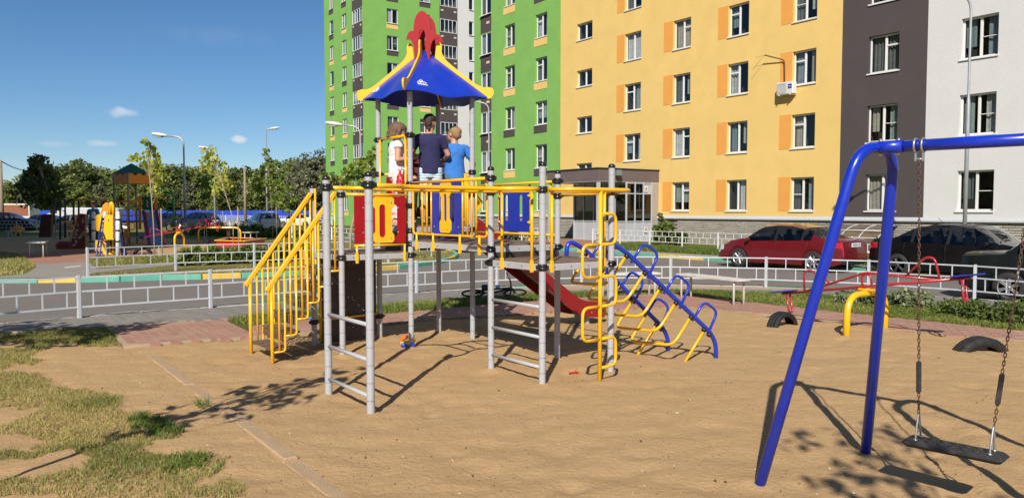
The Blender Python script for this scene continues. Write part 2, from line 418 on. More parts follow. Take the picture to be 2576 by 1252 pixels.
# sunk kerb of the sand area
M_CONC = mat('concrete', (.40, .275, .16), .95, var=.12, vscale=5, bump=.4, bscale=60, dirt=(.42, .265, .13), dirt_amt=1., dirt_scale=1.1)
kp = P2([(400, 905), (426, 927), (703, 1138), (880, 1255), (1000, 1330)])
kerb = new('sand_kerb', None, None, (0, 0, 0), kind='structure')
dk = (Vector(kp[2]) - Vector(kp[1])); Lk = dk.length; dk.normalize()
for i in range(-1, 7):
    c = Vector(kp[1]) + dk*(.5+i*1.0)
    b = MB(); b.bbox((0, 0, -.1), (.985, .12, .2), .014)
    new('kerb_stone', b.mesh(M_CONC, 'kerb_stone'), kerb, (c.x, c.y, float(sand_height(np.array([c.x]), np.array([c.y]))[0]) + .0225), math.atan2(dk.y, dk.x))

# raised lots with painted kerbs
LOT = P2([(0, 711.5), (196, 710), (304, 707.5), (407, 704), (509, 702), (681, 696), (830, 689), (966, 680), (1021, 675), (1075, 668), (1115, 661), (1140, 653), (1150, 645), (1140, 638), (1110, 632), (900, 612), (740, 597), (640, 585), (520, 572)])
LOT = [(-70, 12.5), (-24, 18.0)] + LOT + [(-60, 118), (-130, 118), (-130, 12.5)]
sheet('lawn', LOT, M_TURF, .11, thick=.2)
BL = P2([(1413, 631), (1620, 645), (1825, 658), (2200, 689)])
dB = Vector((-.5684, .8228))
p0 = Vector(BL[0]); far = p0 + dB*75; nearp = Vector(BL[-1]) - dB*16
BLOT = [tuple(far)] + BL + [tuple(nearp), (60, 8), (80, 118)]
sheet('lawn', BLOT[::-1], M_TURF2, .11, thick=.2)
K_G = [mat('kerb_green_%d' % i, c, .75, var=.15, vscale=4, dirt=(.22, .2, .17), dirt_amt=.7, dirt_scale=3.) for i, c in enumerate(((.09, .36, .27), (.12, .40, .30)))]
K_Y = [mat('kerb_yellow_%d' % i, c, .75, var=.15, vscale=4, dirt=(.22, .2, .17), dirt_amt=.7, dirt_scale=3.) for i, c in enumerate(((.58, .40, .06), (.64, .46, .09)))]
K_C = [mat('kerb_plain', (.36, .34, .31), .9, var=.12, vscale=4)]
def kerb_line(pts, ln, pattern, z=.135, name='kerb', dz=0):
    par = new(name, None, None, (0, 0, 0), kind='structure')
    pts = [Vector(p) for p in pts]; acc = 0; k = 0; done = {}
    seg = [(a, b) for a, b in zip(pts[:-1], pts[1:])]
    tot = sum((b-a).length for a, b in seg); n = max(1, round(tot/ln)); l = tot/n
    def pos(s):
        for a, b in seg:
            d = (b-a).length
            if s <= d + 1e-6: return a + (b-a)*(s/d)
            s -= d
        return seg[-1][1]
    for k in range(n):
        a, b = pos(k*l), pos((k+1)*l); c = (a+b)/2; d = b-a
        mm = random.choice({'G': K_G, 'Y': K_Y, 'C': K_C}[pattern[k % len(pattern)]])
        q = MB(); q.bbox((0, 0, -.15), (d.length-.012, .15, .3), .015)
        new('kerb_stone', q.mesh(mm, 'kerb_stone'), par, (c.x, c.y, z+random.uniform(-.006, .006)+dz), math.atan2(d.y, d.x))
kerb_line(LOT[1:3], 1.0, 'GGY', dz=-.02)
kerb_line(LOT[2:4], 1.0, 'GYYG', dz=-.03)
kerb_line([tuple(Vector(p)) for p in RE[1:-1]], 1.0, 'CCCCGC', dz=-.085)
sheet('paint_patch', P2([(160, 672), (180, 669.5), (203, 668), (205, 670), (185, 672.5), (165, 674.5)], .119), mat('patch_pale', (.55, .52, .48), .9, var=.2, vscale=3), .1225)
kerb_line(LOT[3:7], 1.05, 'GG')
kerb_line(LOT[6:17], 1.0, 'YGGGG'[::1])
kerb_line([LOT[16], LOT[17], LOT[18]], 1.2, 'GGYY')
kerb_line([tuple(p0 + dB*24)] + BL + [tuple(nearp)], 1.15, 'GGYY')
# paths and sand on the lots
Z1 = .118
sheet('lot_path', P2([(-20, 700), (-20, 697), (0, 695), (66, 688), (91, 672), (89, 664), (219, 657), (245, 676), (300, 672), (445, 660), (445, 666), (330, 677), (240, 686), (225, 690), (218, 697.5), (120, 698.5)], Z1), M_WALK, Z1)
sheet('red_path', P2([(40, 636), (61, 647), (89, 664), (219, 657), (219, 647), (400, 640), (395, 634), (190, 628)], Z1+.003), M_REDW, Z1+.003)
sheet('lot_sand', P2([(-40, 628), (40, 636), (190, 639), (395, 646), (470, 648), (640, 640), (760, 632), (770, 622), (640, 612), (450, 600), (100, 592), (-60, 600)], Z1), M_SAND, Z1)
sheet('far_path', P2([(560, 613), (640, 608), (735, 616), (745, 622), (640, 622), (560, 620)], Z1+.006), M_REDW, Z1+.006)
sheet('red_path', P2([(1330, 622), (1400, 622), (1497, 616), (1502, 607), (1440, 601), (1300, 603)], .12), M_REDW, .124)
sheet('sidewalk', [tuple(Vector(p)+Vector((.62, .43))*.12) for p in [tuple(p0 + dB*24)] + BL + [tuple(nearp)]] + [tuple(Vector(p)+Vector((.8228, .5684))*1.25) for p in ([tuple(p0 + dB*24)] + BL + [tuple(nearp)])[::-1]], M_WALK, Z1)
# litter on the sand: shells, chips, stones
peb = MB(); prng = random.Random(5)
for i in range(900):
    u, v = prng.uniform(250, 2500), prng.uniform(880, 1250)
    p = G(u, v); h = float(sand_height(np.array([p.x]), np.array([p.y]))[0]) + .014
    s = prng.uniform(.003, .008) if prng.random() < .97 else .015
    a = prng.uniform(0, 3); T = Matrix.Translation((p.x, p.y, h)) @ Matrix.Rotation(a, 4, (prng.random(), prng.random(), 1)) @ Matrix.Diagonal((s*prng.uniform(1, 1.8), s, s*.5, 1))
    peb.add([(1, 0, 0), (-1, 0, 0), (0, 1, 0), (0, -1, 0), (0, 0, 1), (0, 0, -1)], [(0, 2, 4), (2, 1, 4), (1, 3, 4), (3, 0, 4), (2, 0, 5), (1, 2, 5), (3, 1, 5), (0, 3, 5)], 0 if prng.random() < .13 else prng.choice((1, 2)), False, T)
peb.build('pebbles', [mat('pebble_pale', (.58, .52, .42), .8), mat('pebble_brown', (.20, .12, .07), .9), mat('bark_chip', (.10, .055, .03), .9)], kind='stuff')

# ---------------------------------------------------------------- grass
M_GR = leaf_mat('grass_blade', (.17, .205, .045), (.48, .40, .15), .3)
M_GRG = leaf_mat('grass_blade_green', (.095, .165, .025), (.36, .33, .09), .3)
def grass(name, poly, dens, h, w, seed, z=0., thr=.0, fs=1.2, m=None, tone_bias=.5, zfun=None, holes=()):
    r = np.random.default_rng(seed); p = np.array(poly)
    x0, y0 = p.min(0); x1, y1 = p.max(0); n = int((x1-x0)*(y1-y0)*dens)
    x = r.uniform(x0, x1, n); y = r.uniform(y0, y1, n); wob = .10; k = pip(x + wob*(vnoise(x*9, y*9, 71)-.5), y + wob*2*(vnoise(x*9+5, y*9, 72)-.5), poly)
    for hp_ in holes: k &= ~pip(x + wob*(vnoise(x*7, y*7, 73)-.5), y + wob*2*(vnoise(x*7+5, y*7, 74)-.5), hp_)
    f = .6*vnoise(x*fs+9, y*fs, seed) + .4*vnoise(x*fs*3, y*fs*3+5, seed+1)
    k &= f > thr; k &= np.abs(x) < .70*y + .5
    x, y, f = x[k], y[k], f[k]; n = len(x)
    tall = np.clip((f-thr)*7+.12, .12, 1.15)
    dry = np.clip(tone_bias + .6*(vnoise(x*1.1+3, y*1.1+8, seed+2)-.5) + r.normal(0, .24, n) - .35*(vnoise(x*2.3, y*2.3, seed+4) > .76), 0, 1)
    hh = h*tall*r.uniform(.5, 1.25, n)*(1.2-.45*dry); a = r.uniform(0, 2*np.pi, n); lean = r.uniform(.2, 1.3, n)*hh; b = r.uniform(0, 2*np.pi, n)
    zz = np.full(n, z) if zfun is None else zfun(x, y)
    ww = w*r.uniform(.6, 1.3, n)
    dx, dy = np.cos(a)*ww, np.sin(a)*ww
    mx, my = x+np.cos(b)*lean*.45, y+np.sin(b)*lean*.45
    tx, ty = x+np.cos(b)*lean, y+np.sin(b)*lean
    V = np.stack([np.stack([x-dx, y-dy, zz-.005], 1), np.stack([x+dx, y+dy, zz-.005], 1), np.stack([mx+dx*.7, my+dy*.7, zz+hh*.65], 1), np.stack([mx-dx*.7, my-dy*.7, zz+hh*.65], 1), np.stack([tx, ty, zz+hh], 1)], 1).reshape(-1, 3)
    o = np.arange(n)[:, None]*5
    q = np.concatenate([o+np.array([[0, 1, 2]]), o+np.array([[0, 2, 3]]), o+np.array([[3, 2, 4]])], 1).reshape(-1, 3)
    ob = new(name, np_mesh(name, V, q, m or M_GR, np.repeat(dry, 3))); ob['kind'] = 'stuff'; return ob
SZ = lambda x, y: sand_height(x, y) + .01
ZZ = lambda L_: P2([(x*.8215, 629.3+y*.8215) for x, y in L_])
GP1 = ZZ([(-60, 262), (60, 258), (150, 245), (340, 243), (378, 292), (330, 297), (170, 285), (150, 300), (100, 320), (130, 335), (100, 352), (40, 345), (20, 365), (-60, 372)])
GP1H = [ZZ([(-60, 285), (60, 285), (110, 290), (60, 305), (-60, 310)])]
GP2 = ZZ([(-60, 378), (60, 372), (140, 385), (148, 425), (262, 418), (300, 440), (380, 445), (378, 470), (350, 495), (440, 505), (500, 525), (548, 550), (500, 560), (572, 575), (565, 590), (430, 600), (470, 625), (540, 635), (600, 650), (660, 640), (708, 655), (640, 690), (600, 720), (700, 715), (758, 742), (765, 770), (-60, 770)])
GP2H = [ZZ([(-60, 484), (60, 484), (112, 490), (90, 515), (30, 530), (-60, 528)]), ZZ([(-60, 575), (70, 570), (140, 590), (110, 608), (40, 620), (-60, 615)]), ZZ([(-60, 655), (60, 650), (150, 632), (250, 625), (268, 645), (235, 680), (140, 700), (60, 715), (-60, 735)])]
grass('grass', GP1, 5000, .036, .0036, 11, thr=.10, fs=1.3, tone_bias=.55, zfun=SZ, holes=GP1H)
grass('grass', GP2, 6600, .031, .0028, 13, thr=.14, fs=1.6, tone_bias=.66, zfun=SZ, holes=GP2H)
grass('grass', P2([(430, 1150), (585, 1160), (545, 1195), (420, 1185)]), 6000, .045, .004, 14, thr=.25, fs=3, tone_bias=.15, m=M_GRG, zfun=SZ)
grass('grass', P2([(330, 1048), (430, 1070), (468, 1105), (420, 1112), (330, 1085)]), 6000, .045, .004, 15, thr=.25, fs=3, tone_bias=.2, m=M_GRG, zfun=SZ)
grass('grass', P2([(495, 1020), (530, 1010), (540, 1030), (505, 1035)]), 2500, .06, .0045, 16, thr=.2, fs=4, tone_bias=.2, m=M_GRG, zfun=SZ)
grass('grass', GI2 + [(13.3, 8.6), (13.3, 7.2)] + VERGE_IN[::-1], 1900, .06, .006, 17, z=.03, thr=.18, fs=1., tone_bias=.5, m=M_GRG)
grass('grass', [tuple(Vector(p)+Vector((.8228, .5684))*1.3) for p in BL] + [tuple(Vector(p)+Vector((.8228, .5684))*3.6) for p in BL[::-1]], 420, .13, .012, 18, z=.11, thr=.1, tone_bias=.12, m=M_GRG)
grass('grass', P2([(222, 694), (407, 690), (681, 682), (1021, 661), (1105, 650), (1135, 641), (1120, 634), (980, 630), (780, 656), (640, 668), (445, 684), (300, 688)], .11), 260, .055, .012, 19, z=.11, thr=.3, fs=.8, tone_bias=.6)
grass('grass', P2([(-20, 647), (55, 648), (88, 668), (60, 690), (-20, 696)], .11), 300, .09, .012, 20, z=.11, thr=.1, tone_bias=.75)
grass('grass', P2([(250, 674), (440, 658), (445, 645), (230, 660)], .11), 220, .09, .012, 21, z=.11, thr=.3, tone_bias=.4)
# ================================================================ BUILDINGS
FH = 2.855                                   # storey height
M_WHITEP = mat('window_frame_white', (.72, .72, .70), .4)
M_GLASS = glass_mat('window_glass', (.80, .84, .86))
M_GLASSD = glass_mat('door_glass', (.42, .41, .39))
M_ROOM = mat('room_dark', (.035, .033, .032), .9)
M_ROOM2 = mat('room_brown', (.08, .055, .04), .9)
M_GREEN = mat('stucco_green', (.20, .42, .095), .9, var=.07, vscale=.8, bump=.25, bscale=22, dirt=(.22, .39, .12), dirt_amt=.35, dirt_scale=.35)
M_YELLOW = mat('stucco_yellow', (.74, .515, .175), .9, var=.06, vscale=.8, bump=.3, bscale=16, dirt=(.60, .40, .15), dirt_amt=.35, dirt_scale=.4)
M_ORANGE = mat('stucco_orange', (.74, .335, .07), .9, var=.05, vscale=1.5, bump=.2, bscale=20)
M_DARK = mat('stucco_dark', (.072, .058, .058), .9, var=.07, vscale=.8, bump=.2, bscale=22, dirt=(.09, .075, .072), dirt_amt=.4, dirt_scale=.4)
M_WHITEW = mat('stucco_white', (.62, .61, .60), .9, var=.04, vscale=.8, bump=.35, bscale=14, dirt=(.54, .53, .51), dirt_amt=.35, dirt_scale=.4)
M_CREAM = mat('vent_cream', (.62, .55, .40), .8)
M_TRIM = mat('trim_grey', (.55, .56, .58), .45, metal=.2)
M_BRICKS = [mat('block_%d' % i, c, .92, var=.12, vscale=6, bump=.5, bscale=50) for i, c in enumerate(((.38, .345, .30), (.43, .39, .34), (.34, .31, .275), (.40, .355, .30)))]
M_MORTAR = mat('mortar', (.13, .12, .11), .95)
CURT = [mat('curtain_%d' % i, c, .9, var=.25, vscale=7) for i, c in enumerate(((.26, .31, .29), (.42, .42, .40), (.17, .22, .225), (.36, .32, .26), (.12, .13, .12), (.50, .50, .50), (.22, .26, .29), (.08, .09, .095)))]
CURT_RED = mat('curtain_red', (.35, .06, .05), .9, var=.2, vscale=7)
CURT_PINK = mat('curtain_pink', (.62, .34, .32), .9, var=.4, vscale=10)

class Face:                                   # a facade: x runs to the right, y into the wall, z up
    def __init__(s, P, e): s.P = Vector((P[0], P[1])); s.e = Vector(e).normalized(); s.n = Vector((-s.e.y, s.e.x)); s.rz = math.atan2(s.e.y, s.e.x)
    def xz(s, u, v):
        d = ray(u, v); d2 = Vector((d.x, d.y)); t = s.P.dot(s.n)/d2.dot(s.n)
        return (d2*t - s.P).dot(s.e), EYE + d.z*t
    def x(s, u, v=529): return s.xz(u, v)[0]
    def pt(s, x, y=0, z=0): q = s.P + s.e*x + s.n*y; return Vector((q.x, q.y, z))
def wall(name, F, parent, x0, x1, z0, z1, holes, m, depth=.22, back=.3, side_m=None, base=Vector((0, 0, 0)), y0=0.):
    b = MB()
    xs = sorted({x0, x1, *[q for h in holes for q in h[:2]]}); zs = sorted({z0, z1, *[q for h in holes for q in h[2:4]]})
    for xa, xb in zip(xs[:-1], xs[1:]):
        for za, zb in zip(zs[:-1], zs[1:]):
            cx, cz = (xa+xb)/2, (za+zb)/2
            if any(h[0] < cx < h[1] and h[2] < cz < h[3] for h in holes): continue
            b.add([(xa, y0, za), (xb, y0, za), (xb, y0, zb), (xa, y0, zb)], [(0, 1, 2, 3)])
    for h in holes:
        xa, xb, za, zb = h[:4]; d = y0+depth
        b.add([(xa, y0, za), (xb, y0, za), (xb, y0, zb), (xa, y0, zb), (xa, d, za), (xb, d, za), (xb, d, zb), (xa, d, zb)],
              [(0, 3, 7, 4), (1, 5, 6, 2), (0, 4, 5, 1), (3, 2, 6, 7)], 1)
    return b.build(name, [m, side_m or m], parent)
WIN_CACHE = {}
def win_meshes(w, h, style):
    key = (round(w, 2), round(h, 2), style)
    if key in WIN_CACHE: return WIN_CACHE[key]
    b = MB(); t = .062; d = .07
    def bar(xa, xb, za, zb, dd=0): b.bbox(((xa+xb)/2, dd, (za+zb)/2), (xb-xa, d, zb-za), .008)
    bar(0, w, h-t, h); bar(0, w, 0, t); bar(0, t, t, h-t); bar(w-t, w, t, h-t)
    panes = []
    if style == 'two':
        c = w*.5; bar(c-t*.75, c+t*.75, t, h-t); panes = [(t, c-t*.75, t, h-t), (c+t*.75, w-t, t, h-t)]
    elif style == 'left_t':
        c = w*.48; k = h*.68; bar(c-t*.75, c+t*.75, t, h-t); bar(t, c-t*.75, k, k+t*1.1, -.006); panes = [(t, c-t*.75, t, k), (t, c-t*.75, k+t*1.1, h-t), (c+t*.75, w-t, t, h-t)]
    elif style == 'right_t':
        c = w*.52; k = h*.68; bar(c-t*.75, c+t*.75, t, h-t); bar(c+t*.75, w-t, k, k+t*1.1, -.006); panes = [(t, c-t*.75, t, h-t), (c+t*.75, w-t, t, k), (c+t*.75, w-t, k+t*1.1, h-t)]
    elif style == 'left_m':
        c = w*.48; k = h*.48; bar(c-t*.75, c+t*.75, t, h-t); bar(t, c-t*.75, k, k+t*.6, -.006); panes = [(t, c-t*.75, t, k), (t, c-t*.75, k+t*.6, h-t), (c+t*.75, w-t, t, h-t)]
    elif style == 'right_m':
        c = w*.50; k = h*.48; bar(c-t*.75, c+t*.75, t, h-t); bar(c+t*.75, w-t, k, k+t*.5, -.006); panes = [(t, c-t*.75, t, h-t), (c+t*.75, w-t, t, k), (c+t*.75, w-t, k+t*.5, h-t)]
    elif style == 'one': panes = [(t, w-t, t, h-t)]
    elif style == 'loggia':
        cs = [0, w*.27, w*.5, w*.73, w]; panes = []
        for i in range(4):
            if i: bar(cs[i]-t*.4, cs[i]+t*.4, t, h-t)
            panes.append((cs[i]+t*(.4 if i else 1), cs[i+1]-t*(.4 if i < 3 else 1), t, h-t))
    fm = b.mesh(M_WHITEP, 'window'); pm = []
    for xa, xb, za, zb in panes:
        q = MB(); q.add([(xa-.005, .01, za-.005), (xb+.005, .01, za-.005), (xb+.005, .01, zb+.005), (xa-.005, .01, zb+.005)], [(0, 1, 2, 3)]); pm.append(q.mesh(M_GLASS, 'pane'))
    q = MB(); q.bbox((w/2, -.10, -.02), (w+.10, .26, .03), .006); q.box((w/2, -.228, -.035), (w+.10, .006, .05))
    sm = q.mesh(M_WHITEP, 'sill')
    WIN_CACHE[key] = (fm, pm, sm); return WIN_CACHE[key]
def curtain_mesh(xa, xb, za, zb, m, amp=.03, wave=.16, seed=0):
    n = max(4, int((xb-xa)/.045)); b = MB(); r = random.Random(seed); ph = r.uniform(0, 6)
    vs = []
    for i in range(n+1):
        x = xa+(xb-xa)*i/n; y = amp*math.sin(x/wave*2*math.pi+ph)*(1+.5*math.sin(x*3+ph))
        vs += [(x, y, za), (x, y*1.0, zb)]
    b.add(vs, [(2*i, 2*i+2, 2*i+3, 2*i+1) for i in range(n)], 0, True); return b.mesh(m, 'curtain')
wr = random.Random(3)
def window(F, parent, base, x, z, w, h, style, y=.16, curtain=True, sill=True, cm=None, room=M_ROOM):
    fm, pm, sm = win_meshes(w, h, style)
    p = F.pt(x, y-.035) - base
    o = new('window', fm, parent, (p.x, p.y, z), F.rz)
    for q in pm: new('pane', q, o)
    if sill: new('sill', sm, o)
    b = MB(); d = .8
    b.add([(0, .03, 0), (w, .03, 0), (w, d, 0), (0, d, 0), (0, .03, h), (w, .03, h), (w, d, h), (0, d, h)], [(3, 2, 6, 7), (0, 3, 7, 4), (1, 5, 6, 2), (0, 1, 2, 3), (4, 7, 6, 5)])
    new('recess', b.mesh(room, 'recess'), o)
    if curtain:
        t = .06; k = wr.random()
        if k < .2: spans = [(t, w-t)]
        elif k < .5: spans = [(t, w*.47)]
        elif k < .65: spans = [(w*.53, w-t)]
        else: spans = [(t, w*.33), (w*.66, w-t)]
        for xa, xb in spans:
            mm = cm or wr.choice(CURT)
            lo = t if wr.random() < .8 else h*.3
            c = new('curtain', curtain_mesh(xa, xb, lo, h-t, mm, seed=wr.random()), o); c.location = (0, .11, 0)
    return o
def panel(name, F, parent, base, x0, x1, z0, z1, m, t=.02, y=-.002):
    b = MB(); b.box(((x0+x1)/2, y-t/2+.004, (z0+z1)/2), (x1-x0, t, z1-z0))
    p = F.pt(0) - base; return new(name, b.mesh(m, name), parent, (p.x, p.y, 0), F.rz)

# ---------------------------------------------------------------- the long building on the right
tR = -.6916*CP
eR = Vector((-tR, -1)).normalized()           # to the right along its front
FR = Face((ray(1706, 529)*41.2).xy, eR)
bR = thing('apartment_building', 'long apartment block with yellow, green, dark grey and white sections behind the parked cars', 'building', FR.pt(0))
oR = bR.location
x_l = FR.x(1194); x_gy = FR.x(1409); x_yd = FR.x(2110); x_dw = FR.x(2322.5); x_r = FR.x(2900)
ZP = 1.42; ZT = 10*FH + 2.5
def sill(k): return 1.78 + FH*k
NF = 10
def vis(x, z): p = FR.pt(x); return z < EYE + .285*p.y + 1.0
sec = {'green': (x_l, x_gy, M_GREEN, []), 'yellow': (x_gy, x_yd, M_YELLOW, []), 'dark': (x_yd, x_dw, M_DARK, []), 'white': (x_dw, x_r, M_WHITEW, [])}
wins = []
def col(section, ua, ub, h, styles, rel=0., floors=range(0, 9), frame_mat=None, y=.21, **kw):
    xa, xb = FR.x(ua), FR.x(ub)
    for k in floors:
        z = sill(k) + rel
        if not vis(xa, z): continue
        sec[section][3].append((xa, xb, z, z+h)); wins.append((xa, z, xb-xa, h, wr.choice(styles), kw, y))
col('green', 1270, 1295, 1.52, ['left_m', 'two', 'left_m', 'left_t'])
col('green', 1346, 1375.5, 1.52, ['left_t', 'left_m', 'left_t'])
col('yellow', 1449.5, 1488, 1.0, ['two'], rel=1.92-FH, floors=range(1, 9), curtain=False)
col('yellow', 1568.5, 1609.5, 1.52, ['left_t', 'two', 'left_t'])
col('yellow', 1689.5, 1733, 1.52, ['right_t', 'two', 'right_m', 'right_t'])
col('yellow', 1826, 1877, 1.52, ['two', 'left_m', 'two', 'left_t'])
col('yellow', 1987, 2046, 1.52, ['left_t', 'left_m', 'left_t'])
col('dark', 2176, 2252, 1.52, ['right_t', 'right_m', 'right_t'])
col('white', 2406, 2498, 1.52, ['right_m', 'right_m', 'right_t'])
col('white', 2680, 2790, 1.52, ['right_m', 'right_t'])
# loggia strip in the green section: glazing held in dark bands
xa, xb = FR.x(1211), FR.x(1236)
for k in range(0, 9):
    z = sill(k)-.05
    if vis(xa, z): sec['green'][3].append((xa, xb, z, z+1.55)); wins.append((xa, z, xb-xa, 1.55, 'two', {}, .10))
for nm, (s0, s1, m, hl) in sec.items():
    w_ = wall('wall', FR, bR, s0, s1, ZP, ZT, hl, m, side_m=M_WHITEW if nm == 'white' else m); w_.rotation_euler.z = FR.rz
CM = {}
for (x, z, w, h, st, kw, y) in wins: window(FR, bR, oR, x, z, w, h, st, y=y, **kw)
for k in range(0, 9):
    z0 = sill(k)
    if vis(xa, z0-1.3):
        panel('dark_band', FR, bR, oR, xa-.03, xb+.03, z0-1.30, z0-.09, M_DARK)
        panel('vent_box', FR, bR, oR, xb-.55, xb-.2, z0-.75, z0-.58, M_CREAM, .05, -.012)
    for (ua, ub, off) in ((1267, 1295, 0), (1343, 1375.5, 1)):
        a, b_ = FR.x(ua), FR.x(ub)
        if vis(a, z0-.6): panel('colour_panel', FR, bR, oR, a, b_, z0-.56, z0-.07, (M_YELLOW, M_YELLOW, M_DARK, M_YELLOW)[(k+off) % 4] if not off else (M_YELLOW, M_DARK, M_DARK, M_YELLOW)[k % 4])
    for (ua, ub) in ((1549, 1568.2), (1666, 1689.2), (1800.5, 1825.6), (1957, 1986.6)):
        a, b_ = FR.x(ua), FR.x(ub)
        if vis(a, z0): panel('orange_panel', FR, bR, oR, a, b_, z0-.02, z0+1.56, M_ORANGE, .012)
# ends, back and roof
b = MB(); D = 15.
q = lambda x, y, z: tuple(FR.pt(x, y, z) - oR)
b.add([q(x_l, 0, -.1), q(x_l, D, -.1), q(x_l, D, ZT), q(x_l, 0, ZT)], [(0, 3, 2, 1)])
b.add([q(x_l, D, -.1), q(x_r, D, -.1), q(x_r, D, ZT), q(x_l, D, ZT)], [(0, 3, 2, 1)], 1)
b.add([q(x_r, 0, -.1), q(x_r, D, -.1), q(x_r, D, ZT), q(x_r, 0, ZT)], [(0, 1, 2, 3)], 1)
b.build('end_wall', [M_GREEN, M_WHITEW], bR)
b = MB(); b.add([q(x_l-.1, -.1, ZT), q(x_r, -.1, ZT), q(x_r, D, ZT), q(x_l-.1, D, ZT), q(x_l-.1, -.1, ZT+.3), q(x_r, -.1, ZT+.3), q(x_r, D, ZT+.3), q(x_l-.1, D, ZT+.3)], [(0, 1, 5, 4), (4, 5, 6, 7), (0, 4, 7, 3), (3, 2, 1, 0)]); b.build('roof', M_DARK, bR)
# white metal drip trim and the block plinth
b = MB(); zz = ZP
b.add([q(x_l-.03, -.12, zz-.02), q(x_r, -.12, zz-.02), q(x_r, -.001, zz+.10), q(x_l-.03, -.001, zz+.10), q(x_l-.03, -.12, zz-.07), q(x_r, -.12, zz-.07), q(x_r, -.001, zz-.07), q(x_l-.03, -.001, zz-.07)], [(0, 1, 2, 3), (4, 5, 1, 0), (4, 7, 6, 5)])
b.build('drip_trim', M_TRIM, bR)
b = MB(); b.add([q(x_l, .03, -.1), q(x_r, .03, -.1), q(x_r, .03, zz), q(x_l, .03, zz)], [(0, 1, 2, 3)])
plinth = b.build('plinth', M_MORTAR, bR)
rows, bw = 13, .42; bh = (ZP-.09-.1)/rows; blocks = []
px0, px1 = FR.x(1720), FR.x(2760)
for r_ in range(rows):
    x = FR.x(1205) - (bw/2 if r_ % 2 else 0)
    while x < px1:
        if x > FR.x(1690) or x < FR.x(1462): blocks.append((x, .115 + r_*bh))
        x += bw
blocks.sort(key=lambda t: -t[0] if t[0] < FR.x(2600) else 1e6)
bms = []
for mm in M_BRICKS:
    for k in range(2):
        b = MB(); b.bbox((0, 0, 0), (bw-.02, .10, bh-.022), .006+.004*k); bms.append(b.mesh(mm, 'block'))
rest = [MB() for _ in M_BRICKS]
for i, (x, z) in enumerate(blocks):
    p = FR.pt(x+bw/2, .035+wr.uniform(-.006, .006)) - oR; zc = z+bh/2
    if i < 300: new('block', wr.choice(bms), plinth, (p.x, p.y, zc), FR.rz)
    else: wr.choice(rest).box((p.x, p.y, zc), (bw-.02, .10, bh-.022), 0, FR.rz)
for b, mm in zip(rest, M_BRICKS): b.build('block', mm, plinth, kind='stuff')

# entrance porch: grey aluminium glazing under a dark flat roof
M_ALU = mat('porch_grey', (.40, .42, .46), .45, var=.05, vscale=2)
M_FASC = mat('porch_fascia', (.13, .10, .098), .8, var=.08, vscale=1.5)
M_FELT = mat('porch_felt', (.07, .085, .085), .9)

xw1 = FR.x(1657); xw0 = xw1 - 4.4; CD, ED = 4.4, 2.4
porch = new('entrance_porch', None, bR, tuple(FR.pt(xw0) - oR), FR.rz)      # local: x right, y into the wall, z up
PW = 4.4
b = MB(); b.box((PW/2, -CD/2, 3.66), (PW, CD, .66), 0); b.box((PW/2, -CD/2, 4.005), (PW+.16, CD+.16, .03), 1); b.box((PW/2, -CD/2, 3.315), (PW-.02, CD-.02, .03), 2)
b.box((PW*.55, -CD*.3, 4.06), (2.2, 2.4, .05), 1)
b.build('canopy', [M_FASC, M_FELT, M_ALU], porch)
for x in (.12, PW-.12):
    b = MB(); b.bbox((x, -CD+.12, 1.65), (.16, .16, 3.3), .01); b.build('column', M_ALU, porch)
def glazed(name, x0, y0, x1, y1, cols, door=None):
    Lx = math.hypot(x1-x0, y1-y0); a = math.atan2(y1-y0, x1-x0); T = Matrix.Translation((x0, y0, 0)) @ Matrix.Rotation(a, 4, 'Z')
    f = MB(); n = cols; pane_l = []; low = []
    for i in range(n+1): f.bbox((Lx*i/n, 0, 1.66), (.07, .09, 3.28), .006, 0, 0, T)
    for z in (.16, 1.2, 2.69, 3.25): f.bbox((Lx/2, 0, z), (Lx, .075, .06), .006, 0, 0, T)
    fr = f.build('glazing_frame', M_ALU, porch)
    for i in range(n):
        xa, xb = Lx*i/n+.035, Lx*(i+1)/n-.035
        for za, zb, mm, nm in ((.19, 1.17, M_ALU, 'infill_panel'), (1.23, 2.66, M_GLASSD, 'pane'), (2.72, 3.22, M_GLASSD if not (name == 'side' and i == n-1) else M_ALU, 'pane')):
            if door == i and nm == 'infill_panel': mm = M_ALU
            q_ = MB(); q_.box(((xa+xb)/2, .01, (za+zb)/2), (xb-xa+.01, .02, zb-za+.01), 0, 0, T); q_.build(nm, mm, porch)
    return fr
glazed('front', 0, -ED, PW-.02, -ED, 5, 2)
glazed('side', PW-.02, -ED, PW-.02, -.55, 3)
glazed('leftside', .02, -.02, .02, -ED, 3)
b = MB(); b.box((PW-.28, -.28, 1.65), (.5, .52, 3.3)); b.build('pilaster', M_BRICKS[1], porch)
b = MB()
for k in range(30): b.box((PW-.028, -.28, .06+k*.11), (.03, .54, .09)); b.box((PW-.28, -.545, .06+k*.11), (.52, .03, .09))
b.build('block', M_BRICKS[3], porch, kind='stuff')
b = MB(); b.box((PW/2, -ED/2, .07), (PW, CD*.6, .14)); b.build('step', M_CONC, porch)
b = MB(); b.add([(.05, -.03, .1), (PW-.05, -.03, .1), (PW-.05, -.03, 3.3), (.05, -.03, 3.3)], [(0, 1, 2, 3)]); b.build('inner_wall', mat('porch_inside', (.22, .20, .18), .9), porch)
for z in (.75, 2.95):
    b = MB(); b.box((PW+.035, -1.0, z), (.012, .22, .3)); nn = b.build('notice', M_WHITEP, porch)
    b = MB(); b.box((PW+.043, -1.0, z), (.006, .14, .2)); b.build('notice_print', mat('print_brown', (.35, .25, .18), .8), nn)
b = MB(); b.bbox((PW+.25, -3.2, 3.75), (.2, .32, .3), .02); b.box((PW+.1, -3.2, 3.6), (.25, .06, .06)); b.build('floodlight', mat('lamp_grey', (.16, .2, .2), .5), porch)

